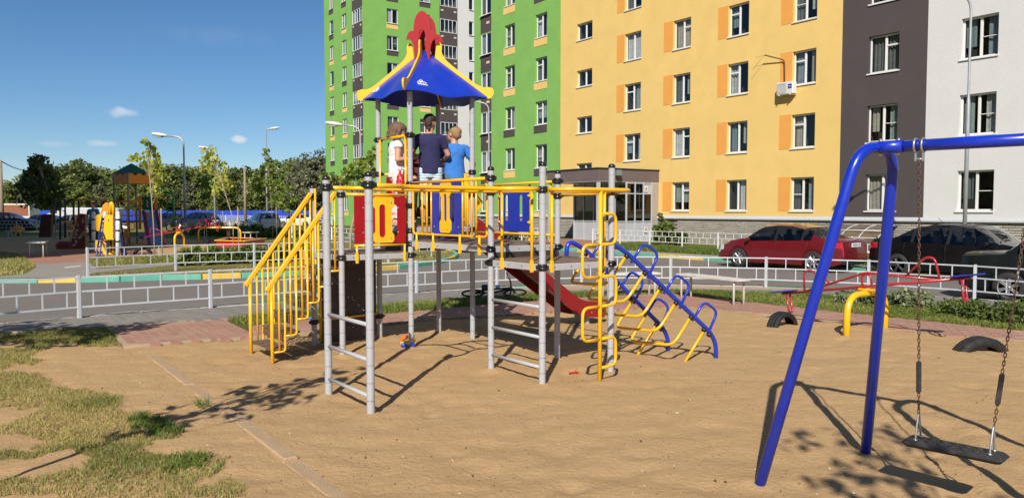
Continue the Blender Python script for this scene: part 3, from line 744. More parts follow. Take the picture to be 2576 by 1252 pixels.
# white notice boxes, air conditioner
ux, uz = FR.xz(1986, 224)
ac = thing('air_conditioner', 'white air conditioner unit with a blue badge hung below a window on the yellow wall', 'air conditioner', FR.pt(ux, -.02, uz), FR.rz)
M_ACW = mat('ac_white', (.66, .65, .62), .5, var=.05, vscale=4)
b = MB(); b.bbox((0, -.2, 0), (.86, .30, .56), .02); b.build('casing', M_ACW, ac)
b = MB()
for i in range(11): b.box((-.14, -.356, -.22+i*.044), (.50, .012, .012))
for i in range(9): b.box((-.36+i*.055, -.357, 0), (.008, .012, .5))
b.tube([( -.14+.21*math.cos(t*.3), -.36, .21*math.sin(t*.3)) for t in range(21)], .008, 5, closed=True); b.build('fan_grille', mat('ac_grille', (.5, .5, .49), .5), ac)
b = MB(); b.box((.28, -.353, .06), (.2, .008, .2)); bd = b.build('badge', mat('badge_blue', (.02, .04, .35), .4), ac)
def text_mesh(txt, size, m, extrude=.001, bold=False):
    c = bpy.data.curves.new('lettering', 'FONT'); c.body = txt; c.size = size; c.extrude = extrude; c.align_x = 'CENTER'; c.align_y = 'CENTER'
    if bold: c.offset = size*.02
    c.resolution_u = 2; o = bpy.data.objects.new('lettering', c); COL.objects.link(o)
    me = bpy.data.meshes.new_from_object(o.evaluated_get(bpy.context.evaluated_depsgraph_get()))
    bpy.data.objects.remove(o); bpy.data.curves.remove(c); me.materials.clear(); me.materials.append(m); return me
M_INKW = mat('ink_white', (.8, .8, .8), .6)
M_INKB = mat('ink_black', (.02, .02, .022), .6)
t_ = new('lettering', text_mesh('Haier', .072, M_INKW), bd); t_.rotation_euler = (R(90), 0, 0); t_.location = (.28, -.360, .06)
b = MB()
for x in (-.3, .3): b.box((x, -.18, -.3), (.04, .42, .04)); b.box((x, .0, -.2), (.04, .03, .25))
b.build('bracket', M_ACW, ac)
pu = FR.xz(1976, 152); pl = FR.xz(1934, 141)
b = MB(); b.tube(fillet([(pu[0]-ux+.0, -.03, .28), (pu[0]-ux, -.06, pu[1]-uz), (pl[0]-ux, -.3, pl[1]-uz)], .15), .028, 6); b.build('pipe', mat('pipe_brown', (.10, .05, .03), .8), ac)
pe = FR.xz(1906, 178)
b = MB(); b.tube([(pl[0]-ux, -.3, pl[1]-uz), (pe[0]-ux, -.35, pe[1]-uz)], .008, 4); b.tube([(pl[0]-ux, -.3, pl[1]-uz), (pl[0]-ux-.5, -.32, pl[1]-uz-.05)], .006, 4); b.build('wire', mat('wire_dark', (.2, .14, .08), .8), ac)

# basement stair cover: amber polycarbonate vault with white ribs
c0, c1 = FR.x(2122), FR.x(2262)
bc = thing('basement_canopy', 'low curved brown polycarbonate cover with white ribs over the basement steps behind the dark car', 'canopy', FR.pt(c0, -.06, .11), FR.rz)
wc = c1-c0; M_POLY = mat('polycarbonate_amber', (.13, .10, .07), .3, var=.25, vscale=3, coat=.3)
arc = [(-1.7*math.sin(t)-.0, 1.08*math.cos(t)) for t in [k*math.pi/2/10 for k in range(11)]]
b = MB(); b.add([(x, y, z) for x in (0, wc) for y, z in arc], [(k, k+1, k+12, k+11) for k in range(10)], 0, True); b.build('roof_sheet', M_POLY, bc)
for k in range(4):
    b = MB(); b.tube([(wc*k/3, y-.01, z+.015) for y, z in arc], .022, 6); b.build('rib', M_TRIM, bc)
b = MB(); b.tube([(0, -1.7, .02), (wc, -1.7, .02)], .022, 6); b.tube([(0, -1.2, .88), (wc, -1.2, .88)], .018, 6); b.build('rail', M_WHITEP, bc)
vg = MB(); vx, vz = FR.xz(1870, 592)
for i in range(6): vg.box((0, 0, i*.055), (.55, .03, .035))
vo = vg.build('plinth_vent', M_TRIM, bR); vp = FR.pt(vx, -.03, .35) - oR; vo.location = vp; vo.rotation_euler.z = FR.rz

# ---------------------------------------------------------------- the tower block on the left
cz = 81.5
PC = (ray(917, 529)*cz).xy
FA = Face(PC, eR); FB = Face(PC, (-eR.y, eR.x))
bT = thing('apartment_building', 'tall green tower block with grey glazed balcony columns standing behind the roofed play tower', 'building', FA.pt(0))
oT = bT.location
a_l = FA.x(821); b_r = FB.x(1260); ZTT = 12*FH+2
hA, hB, wT = [], [], []
def colT(F, hl, ua, ub, h, styles, rel=0., floors=range(0, 9), y=.16, **kw):
    xa, xb = F.x(ua), F.x(ub)
    for k in floors:
        z = sill(k)+rel
        if vis(xa, z) or True:
            hl.append((xa, xb, z, z+h)); wT.append((F, xa, z, xb-xa, h, wr.choice(styles), kw, y))
colT(FA, hA, 834, 843.5, 1.55, ['one', 'two'])
colT(FA, hA, 864.5, 875.5, 1.55, ['two', 'left_m'])
colT(FA, hA, 891, 915.5, 1.45, ['loggia'], rel=-.1, y=.08, sill=False)
colT(FB, hB, 977, 1004.5, 1.52, ['two', 'two', 'right_m'])
colT(FB, hB, 1058.5, 1084, 1.52, ['two', 'left_m', 'left_t'])
colT(FB, hB, 1109.5, 1151.5, 1.45, ['loggia'], rel=-.1, y=.08, sill=False, curtain=False)
colT(FB, hB, 1181, 1192, 1.55, ['one'], curtain=False)
w_ = wall('wall', FA, bT, a_l, 0, 0, ZTT, hA, M_GREEN); w_.rotation_euler.z = FA.rz
x1_, x2_ = FB.x(1108), FB.x(1152.5)
w_ = wall('wall', FB, bT, 0, x1_, 0, ZTT, [h for h in hB if h[1] < x1_], M_GREEN); w_.rotation_euler.z = FB.rz
w_ = wall('wall', FB, bT, x1_, x2_, 0, ZTT, [h for h in hB if x1_ < h[0] and h[1] < x2_], M_DARK, y0=.02); w_.rotation_euler.z = FB.rz
w_ = wall('wall', FB, bT, x2_, b_r, 0, ZTT, [h for h in hB if h[0] > x2_], M_WHITEW); w_.rotation_euler.z = FB.rz
M_ROOML = mat('loggia_inside', (.22, .21, .20), .9)
for (F, x, z, w, h, st, kw, y) in wT: window(F, bT, oT, x, z, w, h, st, y=y, room=M_ROOML if st == 'loggia' else M_ROOM, **kw)
la, lb = FA.x(890.5), FA.x(916)
for k in range(0, 9):
    z0 = sill(k)
    panel('dark_band', FA, bT, oT, la, lb, z0-1.5, z0-.12, M_DARK)
    for f_ in (.14, .86): panel('vent_box', FA, bT, oT, la+(lb-la)*f_-.11, la+(lb-la)*f_+.11, z0-.62+.15*(f_ < .5), z0-.42+.15*(f_ < .5), M_CREAM, .05, -.012)
    for f_ in (.14, .86): panel('vent_box', FB, bT, oT, x1_+(x2_-x1_)*f_-.15, x1_+(x2_-x1_)*f_+.15, z0-.66, z0-.48, M_CREAM, .05, .012)
    for F, ua, ub, seq in ((FA, 833, 843.8, 'YDDYDY'), (FA, 864, 875.8, 'YYDYYD'), (FB, 976, 1005, 'DYDYDY'), (FB, 1058, 1085, 'DYDYYD')):
        c_ = seq[k % 6]; panel('colour_panel', F, bT, oT, F.x(ua), F.x(ub), z0-.58, z0-.08, M_YELLOW if c_ == 'Y' else M_DARK)
b = MB(); q = lambda F, x, y, z: tuple(F.pt(x, y, z) - oT)
b.add([q(FA, a_l, 0, 0), q(FA, a_l, 16, 0), q(FA, a_l, 16, ZTT), q(FA, a_l, 0, ZTT)], [(0, 3, 2, 1)])
b.add([q(FB, b_r, 0, 0), q(FB, b_r, 16, 0), q(FB, b_r, 16, ZTT), q(FB, b_r, 0, ZTT)], [(0, 1, 2, 3)], 1); b.build('end_wall', [M_GREEN, M_WHITEW], bT)
b = MB(); b.add([q(FA, a_l, 0, ZTT), q(FA, 0, 0, ZTT), q(FB, b_r, 0, ZTT), q(FB, b_r, 16, ZTT), q(FA, a_l, 16, ZTT)], [(0, 1, 2, 3, 4)]); b.build('roof', M_DARK, bT)
# the block outside the frame whose shadow covers the far left playground
bs = thing('apartment_building', 'tall yellow apartment block off to the left whose shadow covers the far playground', 'building', (-33.3, 9, 0))
b = MB(); b.box((0, 0, 16), (24, 16, 32)); b.box((-25.5, 12, 15), (27, 18, 30)); b.build('wall', M_YELLOW, bs)
b = MB(); b.box((0, 0, 32.15), (24.3, 16.3, .3)); b.box((-25.5, 12, 30.15), (27.3, 18.3, .3)); b.build('roof', M_DARK, bs)
for k in range(10):
    for j in range(6):
        b = MB(); b.box((12.0, -6.5+j*2.6, 2.5+k*2.855), (.06, 1.2, 1.5)); b.build('window', M_WHITEP, bs)
# ================================================================ THE ROOFED PLAY STRUCTURE (own axes: x along the decks, y away from the camera)
TH = R(36.574); PO = Vector((-1.319, 10.012, 0)); LX, LY, YA, YB, XM = .964, .897, -1.82, -2.733, -1.927
play = thing('play_structure', 'grey and yellow climbing frame with decks, stairs, monkey bars and a blue tent roof', 'play structure', PO, TH)
pe1 = Vector((math.cos(TH), math.sin(TH))); pe2 = Vector((-pe1.y, pe1.x))
def PW_(x, y, z=0): q = PO.xy + pe1*x + pe2*y; return Vector((q.x, q.y, z))
def plx(u, y):                               # x where the picture column u meets the plane y = const
    d = ray(u, 529); d2 = Vector((d.x, d.y)).normalized(); nn = Vector((-d2.y, d2.x))
    return -(PO.xy + pe2*y).dot(nn)/pe1.dot(nn)
def ply(u, x):
    d = ray(u, 529); d2 = Vector((d.x, d.y)).normalized(); nn = Vector((-d2.y, d2.x))
    return -(PO.xy + pe1*x).dot(nn)/pe2.dot(nn)
M_POST = mat('post_grey', (.40, .405, .43), .38, var=.03, vscale=9, dirt=(.34, .31, .27), dirt_amt=.25, dirt_scale=7.)
M_BLK = mat('black_plastic', (.014, .014, .016), .3, var=.2, vscale=20)
M_YEL = mat('yellow_paint', (.86, .46, .008), .28, var=.04, vscale=6, coat=.4, dirt=(.6, .33, .03), dirt_amt=.2, dirt_scale=6.)
M_BLU = mat('blue_paint', (.012, .035, .40), .3, var=.12, vscale=4, coat=.3)
M_BLUP = mat('blue_panel', (.012, .032, .34), .42, var=.12, vscale=5, dirt=(.05, .08, .35), dirt_amt=.3, dirt_scale=3.)
M_RED = mat('red_panel', (.33, .008, .014), .5, var=.08, vscale=5, spec=.25)
M_YELP = mat('yellow_panel', (.86, .47, .012), .42, var=.05, vscale=5, dirt=(.6, .32, .02), dirt_amt=.3, dirt_scale=4.)
M_DECK = mat('brown_ply', (.16, .105, .075), .7, var=.25, vscale=8, bump=.2, bscale=90, dirt=(.34, .23, .13), dirt_amt=.7, dirt_scale=4.)
M_PLY = mat('dark_ply', (.05, .036, .030), .55, var=.2, vscale=5, dirt=(.16, .11, .07), dirt_amt=.4, dirt_scale=3.)
M_BEAM = mat('beam_grey', (.40, .41, .43), .45, var=.06, vscale=5, dirt=(.3, .25, .2), dirt_amt=.4, dirt_scale=6.)
M_BOLT = mat('bolt_steel', (.45, .42, .38), .35, metal=.8)
def post_mesh(h):
    b = MB(); r = .0355; b.lathe([(r-.0025, -.15), (r-.0025, h)], 16); z = -.02
    while z < h - .05:
        z2 = min(z + .157, h); b.lathe([(r, z+.0025), (r, z2-.0025)], 16, 0, caps=False); z = z2
    return b.mesh(M_POST, 'post')
_cap = MB(); _cap.lathe([(.039, -.01), (.039, .006), (.035, .02), (.025, .030), (.0, .036)], 14); CAPM = _cap.mesh(M_BLK, 'post_cap')
_cl = MB(); _cl.lathe([(.036, -.034), (.05, -.03), (.053, -.02), (.053, -.006), (.049, -.002), (.049, .002), (.053, .006), (.053, .02), (.05, .03), (.036, .034)], 14)
for a in (0, 90, 180, 270): _cl.bbox((.055*math.cos(R(a+45)), .055*math.sin(R(a+45)), 0), (.03, .022, .04), .006, 0, R(a+45))
CLM = _cl.mesh(M_BLK, 'clamp')
posts = {}
def post(x, y, h, clamps=(), cap=True):
    o = new('post', post_mesh(h), play, (x, y, 0))
    if cap: new('post_cap', CAPM, o, (0, 0, h))
    for z in clamps: new('clamp', CLM, o, (0, 0, z), random.uniform(0, 1.5))
    return o
HL, HM, HT, HR = 1.27, 1.42, 1.60, 1.27       # deck heights
post(0, 0, 3.33, (2.77, 2.14, 1.86, HT-.06, HM-.05, HL-.05), False); post(LX, 0, 3.33, (2.32, 2.02, HT-.06, HM-.05), False)
post(0, LY, 3.33, (2.77, 2.30, HT-.06, .32), False); post(LX, LY, 3.33, (2.3, HT-.06), False)
post(-LX, 0, 2.10, (1.99, HL-.05)); post(-LX, LY, 2.10, (1.99, HL-.05, .32))
post(0, YA, 2.25, (2.155, 2.0, HM-.05, HR-.05)); post(LX, YA, 2.24, (2.145, 1.97, HM-.05, HR-.05))
post(0, YB, 2.255, (2.01, HR-.05)); post(LX, YB, 2.27, (2.0, HR-.05))
post(XM, YA, 2.10, (2.02,)); post(XM, YB, 2.10, (2.02,))
def part(name, b, m, parent=play, **kw): return b.build(name, m, parent, **kw)
def ytube(pts, r=.0165, f=.06, m=None, name='rail', parent=play, n=8, closed=False):
    b = MB(); b.tube(fillet(pts, f, 4, closed) if f else pts, r, n, closed=closed); return b.build(name, m or M_YEL, parent)
# decks
for (x0, x1, y0, y1, z) in ((-LX, 0, 0, LY, HL), (0, LX, 0, LY, HT), (0, LX, YA, 0, HM), (0, LX, YB, YA, HR)):
    b = MB(); g = .02
    b.bbox(((x0+x1)/2, (y0+y1)/2, z-.008), (x1-x0-g, y1-y0-g, .018), .003); d = part('deck', b, M_DECK)
    for (cx, cy, sx, sy) in (((x0+x1)/2, y0, x1-x0-.10, .03), ((x0+x1)/2, y1, x1-x0-.10, .03), (x0, (y0+y1)/2, .03, y1-y0-.10), (x1, (y0+y1)/2, .03, y1-y0-.10)):
        b = MB(); b.bbox((cx, cy, z-.055), (sx, sy, .072), .004)
        if sx > sy:
            for k in (-.38, -.12, .16, .4): b.lathe([(.007, 0), (.007, .02)], 8, 1, Matrix.Translation((cx+k*sx, cy-.0155, z-.055)) @ Matrix.Rotation(R(90), 4, 'X') @ Matrix.Translation((0, 0, -.018)))
        else:
            for k in (-.4, -.16, .12, .38): b.lathe([(.007, 0), (.007, .02)], 8, 1, Matrix.Translation((cx-.0155, cy+k*sy, z-.055)) @ Matrix.Rotation(R(-90), 4, 'Y') @ Matrix.Translation((0, 0, -.018)))
        b.build('beam', [M_BEAM, M_BLK], d)
# risers between decks
for (c, d) in (((0, LY/2, (HL+HT)/2-.02), (.02, LY-.1, HT-HL-.02)), ((LX/2, 0, (HM+HT)/2-.02), (LX-.1, .02, HT-HM-.02)), ((LX/2, YA, (HM+HR)/2-.02), (LX-.1, .02, HM-HR-.02))):
    b = MB(); b.box(c, d); part('riser', b, M_PLY)
# monkey bars between the two ladders
mb_z = 2.015
def mbar(y, s):
    yi = y + s*.17
    return ytube([(XM+.05, y, mb_z), (XM+.26, y+s*.01, mb_z), (XM+.44, yi, mb_z), (-.44, yi, mb_z), (-.26, y+s*.01, mb_z), (-.05, y, mb_z)], .0215, .1)
mA, mB_ = mbar(YA, -1), mbar(YB, 1)
for k in range(6):
    x = -1.5 + k*.22
    b = MB(); b.tube([(x, YB+.17, mb_z-.02), (x, YA-.17, mb_z-.02)], .0155, 8); part('rung', b, M_YEL)
for xx, zs in ((XM, (.17, .49, .80)), (0, (.19, .50, .81))):
    for z in zs:
        b = MB(); b.tube([(xx, YB+.03, z), (xx, YA-.03, z)], .0185, 10); part('rung', b, M_POST)
# U shaped bar in front of the right deck and the snake ladder
ytube([(.045, YB, 2.01), (.12, YB-.26, 2.01), (.30, YB-.32, 2.01), (.88, YB-.32, 2.01), (LX+.03, YB-.24, 2.01), (LX, YB-.045, 2.0)], .0215, .14)
sx_, sy_ = .507, YB-.315
snake = ytube([(sx_, sy_, -.1), (sx_, sy_, 2.0)], .0215, 0, name='climbing_pole')
for s, w, z0, z1 in ((1, .245, 1.765, 1.45), (-1, .27, 1.45, 1.12), (1, .255, 1.12, .815), (-1, .265, .815, .477), (1, .255, .477, .176)):
    ytube([(sx_, sy_, z0), (sx_+s*w, sy_+s*.03, z0), (sx_+s*w, sy_+s*.03, z1), (sx_, sy_, z1)], .0165, .085, name='loop', parent=snake)
# entry frames of the right deck
def feet(b, x, y, z0, z1, nx=0, ny=-1, r=.0165):
    ox, oy = nx*.028, ny*.028
    b.tube([(x+ox, y+oy, z0), (x+ox, y+oy, z1)], r, 8)
    b.bbox((x+ox, y+oy, z0+.045), (.035, .035, .13), .006)
def guard(name, pts, legs, r=.0165, f=.03):
    b = MB(); b.tube(fillet(pts, f, 3), r, 8)
    for l in legs: feet(b, *l)
    return part(name, b, M_YEL)
for y in (ply(1268, 0), ply(1343.5, 0)):
    b = MB(); feet(b, 0, y, HR-.09, 2.02, -1, 0); part('guard_bar', b, M_YEL)
for x in (.10, LX-.13):
    b = MB(); feet(b, x, YB, HR-.09, 2.02, 0, -1); part('guard_bar', b, M_YEL)
ytube([(LX, YA-.04, 1.975), (LX, YB+.04, 1.99)], .0165, 0)
ytube([(-.028, YA-.04, 2.0), (-.028, YB+.05, 2.0)], .0165, 0)
ytube([(.04, YB-.028, 1.995), (LX-.04, YB-.028, 1.995)], .0165, 0)
# front guard of the long middle deck: bars, a blue panel with a yellow overlay, bars
ytube([(0, -.045, 2.155), (0, YA+.045, 2.155)], .0185, 0)
yb0, yb1 = -.075, YA+.075
g = MB(); g.tube(fillet([(0, yb0-.02, 2.06), (0, yb0, 2.09), (0, yb0, 1.50), (0, yb1, 1.50), (0, yb1, 2.09), (0, yb1+.03, 2.09)], .05, 4), .0145, 8)
gd = part('guard_rail', g, M_YEL)
for u in (1062.5, 1074, 1085, 1164, 1176, 1187, 1198): 
    y = ply(u, 0); b = MB(); b.tube([(0, y, 1.5), (0, y, 2.145)], .0125, 6); b.build('guard_bar', M_YEL, gd)
for u in (1052.5, 1094, 1161.5, 1211):
    b = MB(); feet(b, 0, ply(u, 0), HM-.11, 1.52, -1, 0, .014); b.build('foot', M_YEL, gd)
ya, yb = ply(1088, 0), ply(1161, 0); wP = ya-yb; yc = (ya+yb)/2
def plate_obj(name, outer, holes, t, m, x, parent, y=0, rz=R(-90), ms=None):
    b = MB(); b.plate(outer, t, holes); o = b.build(name, m, parent); o.location = (x, y, 0); o.rotation_euler = (0, 0, rz); return o
# local plate frame: first axis runs towards -y (towards the camera's right), z up
pz0, pz1 = 1.51, 2.135
plate_obj('panel', rrect(-wP/2, pz0, wP/2, pz1, .015), [slot(-wP*.22, 1.83, .075, .36), slot(wP*.22, 1.83, .075, .36)], .014, M_BLUP, -.0, gd, yc)
ov = [(-.10, 1.53), (.10, 1.53), (.125, 1.56), (.125, 1.66), (.085, 1.70), (.085, 1.95), (.125, 2.0), (.125, 2.10), (.10, 2.13), (-.10, 2.13), (-.125, 2.10), (-.125, 2.0), (-.085, 1.95), (-.085, 1.70), (-.125, 1.66), (-.125, 1.56)]
plate_obj('overlay', ov, [slot(0, 1.83, .07, .34)], .014, M_YELP, -.0165, gd, yc)
for (dy, z) in ((-.06, 1.57), (.06, 1.57), (-wP*.42, 1.6), (wP*.42, 1.6), (-wP*.42, 2.05), (wP*.42, 2.05)):
    b = MB(); b.lathe([(.010, 0), (.010, .004), (.004, .007), (0, .007)], 8, 0, Matrix.Translation((-.008 if abs(dy) > .1 else -.024, yc-dy, z)) @ Matrix.Rotation(R(-90), 4, 'Y')); b.build('bolt', M_BOLT, gd)
# back guard of the middle deck with its plain blue panel, and the yellow slide cheeks
ytube([(LX, -.045, 2.13), (LX, YA+.045, 2.14)], .0165, 0)
ys0, ys1 = .56, .08                         # slide mouth
bg_ = MB(); bg_.tube([(LX, -.06, 1.505), (LX, YA+.05, 1.505)], .0135, 8); bgo = part('guard_rail', bg_, M_YEL)
for u in (1328, 1381, 1252):
    b = MB(); feet(b, LX, ply(u, LX), HM-.08, 2.13, 1, 0, .0145); b.build('guard_bar', M_YEL, bgo)
ya, yb = ply(1256, LX), ply(1331, LX); wQ = ya-yb; yc2 = (ya+yb)/2
plate_obj('panel', rrect(-wQ/2, 1.53, wQ/2, 2.10, .015), [slot(-wQ*.24, 1.83, .07, .34), slot(wQ*.24, 1.83, .07, .34)], .014, M_BLUP, LX, bgo, yc2)
for sy in (-1, 1):
    for z in (1.65, 1.98):
        b = MB(); b.bbox((LX, yc2+sy*(wQ/2-.0), z), (.03, .05, .035), .008); b.lathe([(.009, 0), (.009, .004), (0, .006)], 8, 1, Matrix.Translation((LX-.016, yc2+sy*(wQ/2-.01), z)) @ Matrix.Rotation(R(-90), 4, 'Y')); b.build('bracket', [M_YEL, M_BOLT], bgo)
cheek = [(x, z+.18) for x, z in [(0, 1.40), (.16, 1.40), (.20, 1.46), (.17, 1.53), (.19, 1.60), (.26, 1.66), (.28, 1.74), (.24, 1.81), (.15, 1.86), (.12, 1.95), (.10, 2.05), (.05, 2.10), (0, 2.10)]]
for y in (ys0, ys1):
    b = MB(); b.plate(cheek, .018); o = part('slide_cheek', b, M_YELP); o.location = (LX-.06, y, 0)
    b = MB(); b.tube([(LX-.06, y, 1.52), (LX-.06, y, 2.30)], .0165, 8); part('guard_bar', b, M_YEL)
ytube([(LX-.06, ys0, 2.29), (LX-.06, ys1, 2.29)], .0165, 0)
# red slide
sp = [(LX-.04, HT-.02), (LX+.14, HT-.03), (LX+.30, HT-.12), (LX+1.90, .40), (LX+2.08, .29), (LX+2.32, .24), (LX+2.60, .23)]
sp = [(p.x, p.z) for p in fillet([(x, 0, z) for x, z in sp], .14, 4)]
M_SLR = mat('slide_red', (.25, .006, .011), .34, var=.06, vscale=4, coat=.35)
M_STEEL = mat('slide_steel', (.52, .54, .58), .22, metal=.9, var=.1, vscale=6)
slide = new('slide', None, play, (0, 0, 0))
b = MB(); n = len(sp); y0_, y1_ = ys1+.035, ys0-.035
b.add([(x, y, z) for x, z in sp for y in (y0_, y1_)] + [(x, y, z-.02) for x, z in sp for y in (y0_, y1_)], [(2*i, 2*i+2, 2*i+3, 2*i+1) for i in range(n-1)] + [(2*n+2*i, 2*n+2*i+1, 2*n+2*i+3, 2*n+2*i+2) for i in range(n-1)], 0, True); b.build('slide_bed', M_PLY, slide)
top = [(x, z+.125) for x, z in sp]; bot = [(x-.02, z-.10) for x, z in sp]
top[-1] = (sp[-1][0]-.02, sp[-1][1]+.07); bot[-1] = (sp[-1][0]-.03, sp[-1][1]-.11)
bot = [(x, z-.02) for x, z in bot]; side = bot + [(sp[-1][0]+.02, sp[-1][1]-.03)] + top[::-1]
for y in (ys0-.02, ys1+.02):
    b = MB(); b.plate(side, .03); o = b.build('slide_side', M_SLR, slide); o.location = (0, y, 0)
    for (x, z) in ((LX+2.3, .28), (LX+2.5, .28), (LX+2.3, .20), (LX+2.5, .20), (LX+1.05, .99), (LX+1.09, .92)):
        b = MB(); b.lathe([(.011, 0), (.011, .005), (0, .007)], 8, 0, Matrix.Translation((x, y-.016, z)) @ Matrix.Rotation(R(90), 4, 'X')); b.build('bolt', M_BOLT, slide)
b = MB(); b.box((LX+2.3, (ys0+ys1)/2, .05), (.05, .3, .34)); b.build('slide_foot', M_BEAM, slide)
# left deck: red front panel with yellow overlay
ytube([(-LX+.04, 0, 1.995), (-.045, 0, 1.995)], .0185, 0)
x0p, x1p = plx(891, 0), plx(1020, 0); xc = (x0p+x1p)/2; wR = x1p-x0p
g = MB(); g.tube([(x0p, 0, 1.36), (x1p, 0, 1.36)], .0145, 8)
for x in (x0p+.02, x1p-.03): feet(g, x, 0, HL-.11, 1.37, 0, -1, .0145)
lg = part('guard_rail', g, M_YEL)
def plate_x(name, outer, holes, t, m, parent, y): b = MB(); b.plate(outer, t, holes); o = b.build(name, m, parent); o.location = (0, y, 0); return o
q1, q2, qo = plx(942, 0), plx(985, 0), .022
hs = slot(plx(992, 0), 1.665, .085, .42)
plate_x('panel', rrect(x0p, 1.385, x1p, 1.975, .012), [hs], .015, M_RED, lg, 0)
ovl = [(q1, 1.39), (q2, 1.39), (q2+.025, 1.42), (q2+.025, 1.49), (q2-.01, 1.53), (q2-.01, 1.81), (q2+.025, 1.85), (q2+.025, 1.94), (q2, 1.97), (q1, 1.97), (q1-.03, 1.94), (q1-.03, 1.85), (q1+.005, 1.81), (q1+.005, 1.53), (q1-.03, 1.49), (q1-.03, 1.42)]
plate_x('overlay', ovl, [slot((q1+q2)/2-.02, 1.665, .085, .42)], .014, M_YELP, lg, -.016)
for (x, z, dy) in ((q2-.02, 1.45, -.024), (q2-.02, 1.90, -.024), (x1p-.11, 1.52, -.009), (x1p-.11, 1.83, -.009), (x0p+.12, 1.52, -.009), (x0p+.12, 1.83, -.009)):
    b = MB(); b.lathe([(.011, 0), (.011, .004), (.004, .007), (0, .007)], 8, 0, Matrix.Translation((x, dy, z)) @ Matrix.Rotation(R(90), 4, 'X')); b.build('bolt', M_BOLT, lg)
# dark climbing wall under the left deck's back edge
wallg = new('climbing_wall', None, play, (0, 0, 0))
b = MB(); b.plate([(-LX+.10, .02), (-.30, .02), (-.08, .04), (-.05, .08), (-.05, HL-.10), (-LX+.10, HL-.10)], .018); o = b.build('panel', M_PLY, wallg); o.location = (0, LY+.02, 0)
b = MB(); b.plate([(-.20, .12), (-.05, .12), (-.05, .36), (-.20, .36)], .012); o = b.build('patch', mat('ply_patch', (.09, .065, .06), .6), wallg); o.location = (0, LY+.002, 0)
b = MB(); b.tube([(-LX+.09, LY, .05), (-LX+.09, LY, HL-.1)], .018, 8); b.build('frame_bar', M_YEL, wallg)
b = MB(); b.tube([(-LX+.03, LY-.01, .34), (-.04, LY-.01, .36)], .017, 8); b.build('frame_bar', M_YEL, wallg)
for (x, z) in ((-.72, .9), (-.60, .9), (-.45, 1.07), (-.39, 1.07), (-.30, .85), (-.24, .85), (-.47, .62), (-.41, .62), (-.30, .42), (-.24, .42), (-.7, .5), (-.46, .20), (-.40, .20)):
    b = MB(); b.lathe([(.011, 0), (.011, .006), (0, .008)], 8, 0, Matrix.Translation((x, LY+.010, z)) @ Matrix.Rotation(R(90), 4, 'X')); b.build('bolt', M_BOLT, wallg)
# tower guards
ytube([(0, .045, 2.77), (0, LY-.045, 2.775)], .0185, 0)
for y in (.07, LY-.10):
    b = MB(); feet(b, 0, y, HT-.12, 2.76, -1, 0, .0155); part('guard_bar', b, M_YEL)
ytube([(.04, LY, 2.30), (LX-.04, LY, 2.30)], .0165, 0); ytube([(LX, .05, 2.32), (LX, LY-.05, 2.30)], .0165, 0)
gb = MB(); gb.tube([(.08, LY, 1.68), (LX-.08, LY, 1.68)], .0135, 8); gbo = part('guard_rail', gb, M_YEL)
b = MB(); b.plate(rrect(.12, 1.70, LX-.12, 2.27, .02), .015, [slot(.36, 2.0, .08, .34), slot(.6, 2.0, .08, .34)]); o = b.build('panel', M_RED, gbo); o.location = (0, LY, 0)
gb = MB(); gb.tube([(LX, .62, 1.68), (LX, LY-.08, 1.68)], .0135, 8); gbo = part('guard_rail', gb, M_YEL)
for k in range(2): b = MB(); b.tube([(LX, .66+k*.11, 1.68), (LX, .66+k*.11, 2.3)], .0125, 6); b.build('guard_bar', M_YEL, gbo)
# stairs to the left deck
stair = new('staircase', None, play, (0, 0, 0))
SBX = (plx(674, .06) + plx(631, LY-.06))/2; run = (-LX-.06-SBX)/5.6
nst = 6
M_TREAD = mat('tread_brown', (.12, .075, .052), .75, var=.3, vscale=9, bump=.2, bscale=70, dirt=(.36, .25, .15), dirt_amt=.8, dirt_scale=5.)
for k in range(nst):
    z = .16 + k*(HL-.16)/nst; x = SBX + .10 + k*run
    for j in range(1):
        b = MB(); b.bbox((x, LY/2-.01, z), (.215, LY-.16, .022), .004); tr = b.build('tread', M_TREAD, stair)
    if k: b = MB(); b.bbox((x-.095, LY/2-.01, z-.062), (.016, LY-.18, .085), .004); b.build('riser', M_TREAD, stair)
    for y in (.14, LY-.17): b = MB(); b.box((x, y, z-.02), (.16, .035, .022)); b.build('tread_bracket', M_BLK, stair)
def hand(y):
    p = MB(); x0, z0 = SBX-.06, .86; x1, z1 = -LX-.05, 2.02
    dirv = Vector((x1-x0, 0, z1-z0)); a = math.atan2(dirv.z, dirv.x)
    T = Matrix.Translation(((x0+x1)/2, y, (z0+z1)/2)) @ Matrix.Rotation(-a, 4, 'Y')
    p.bbox((0, 0, 0), (dirv.length, .05, .05), .006, 0, 0, T); h = p.build('handrail', M_YEL, stair)
    zr = lambda x: z0 + (x-x0)*(z1-z0)/(x1-x0) - .02
    b = MB(); b.tube([(SBX, y, -.12), (SBX, y, zr(SBX))], .0215, 10); b.build('newel', M_YEL, stair)
    for k in range(nst):
        zt = .16 + k*(HL-.16)/nst - .03; xa, xb = SBX + .015 + k*run, SBX + .015 + (k+1)*run
        b = MB(); pts = [(xa, y, zt), (xb, y, zt), (xb, y, zr(xb))]
        b.tube(fillet(pts, .04, 3), .0135, 6); b.build('stringer', M_YEL, stair)
        b = MB(); b.tube([((xa+xb)/2, y, zt), ((xa+xb)/2, y, zr((xa+xb)/2))], .0125, 6); b.build('baluster', M_YEL, stair)
hand(.06); hand(LY-.06)
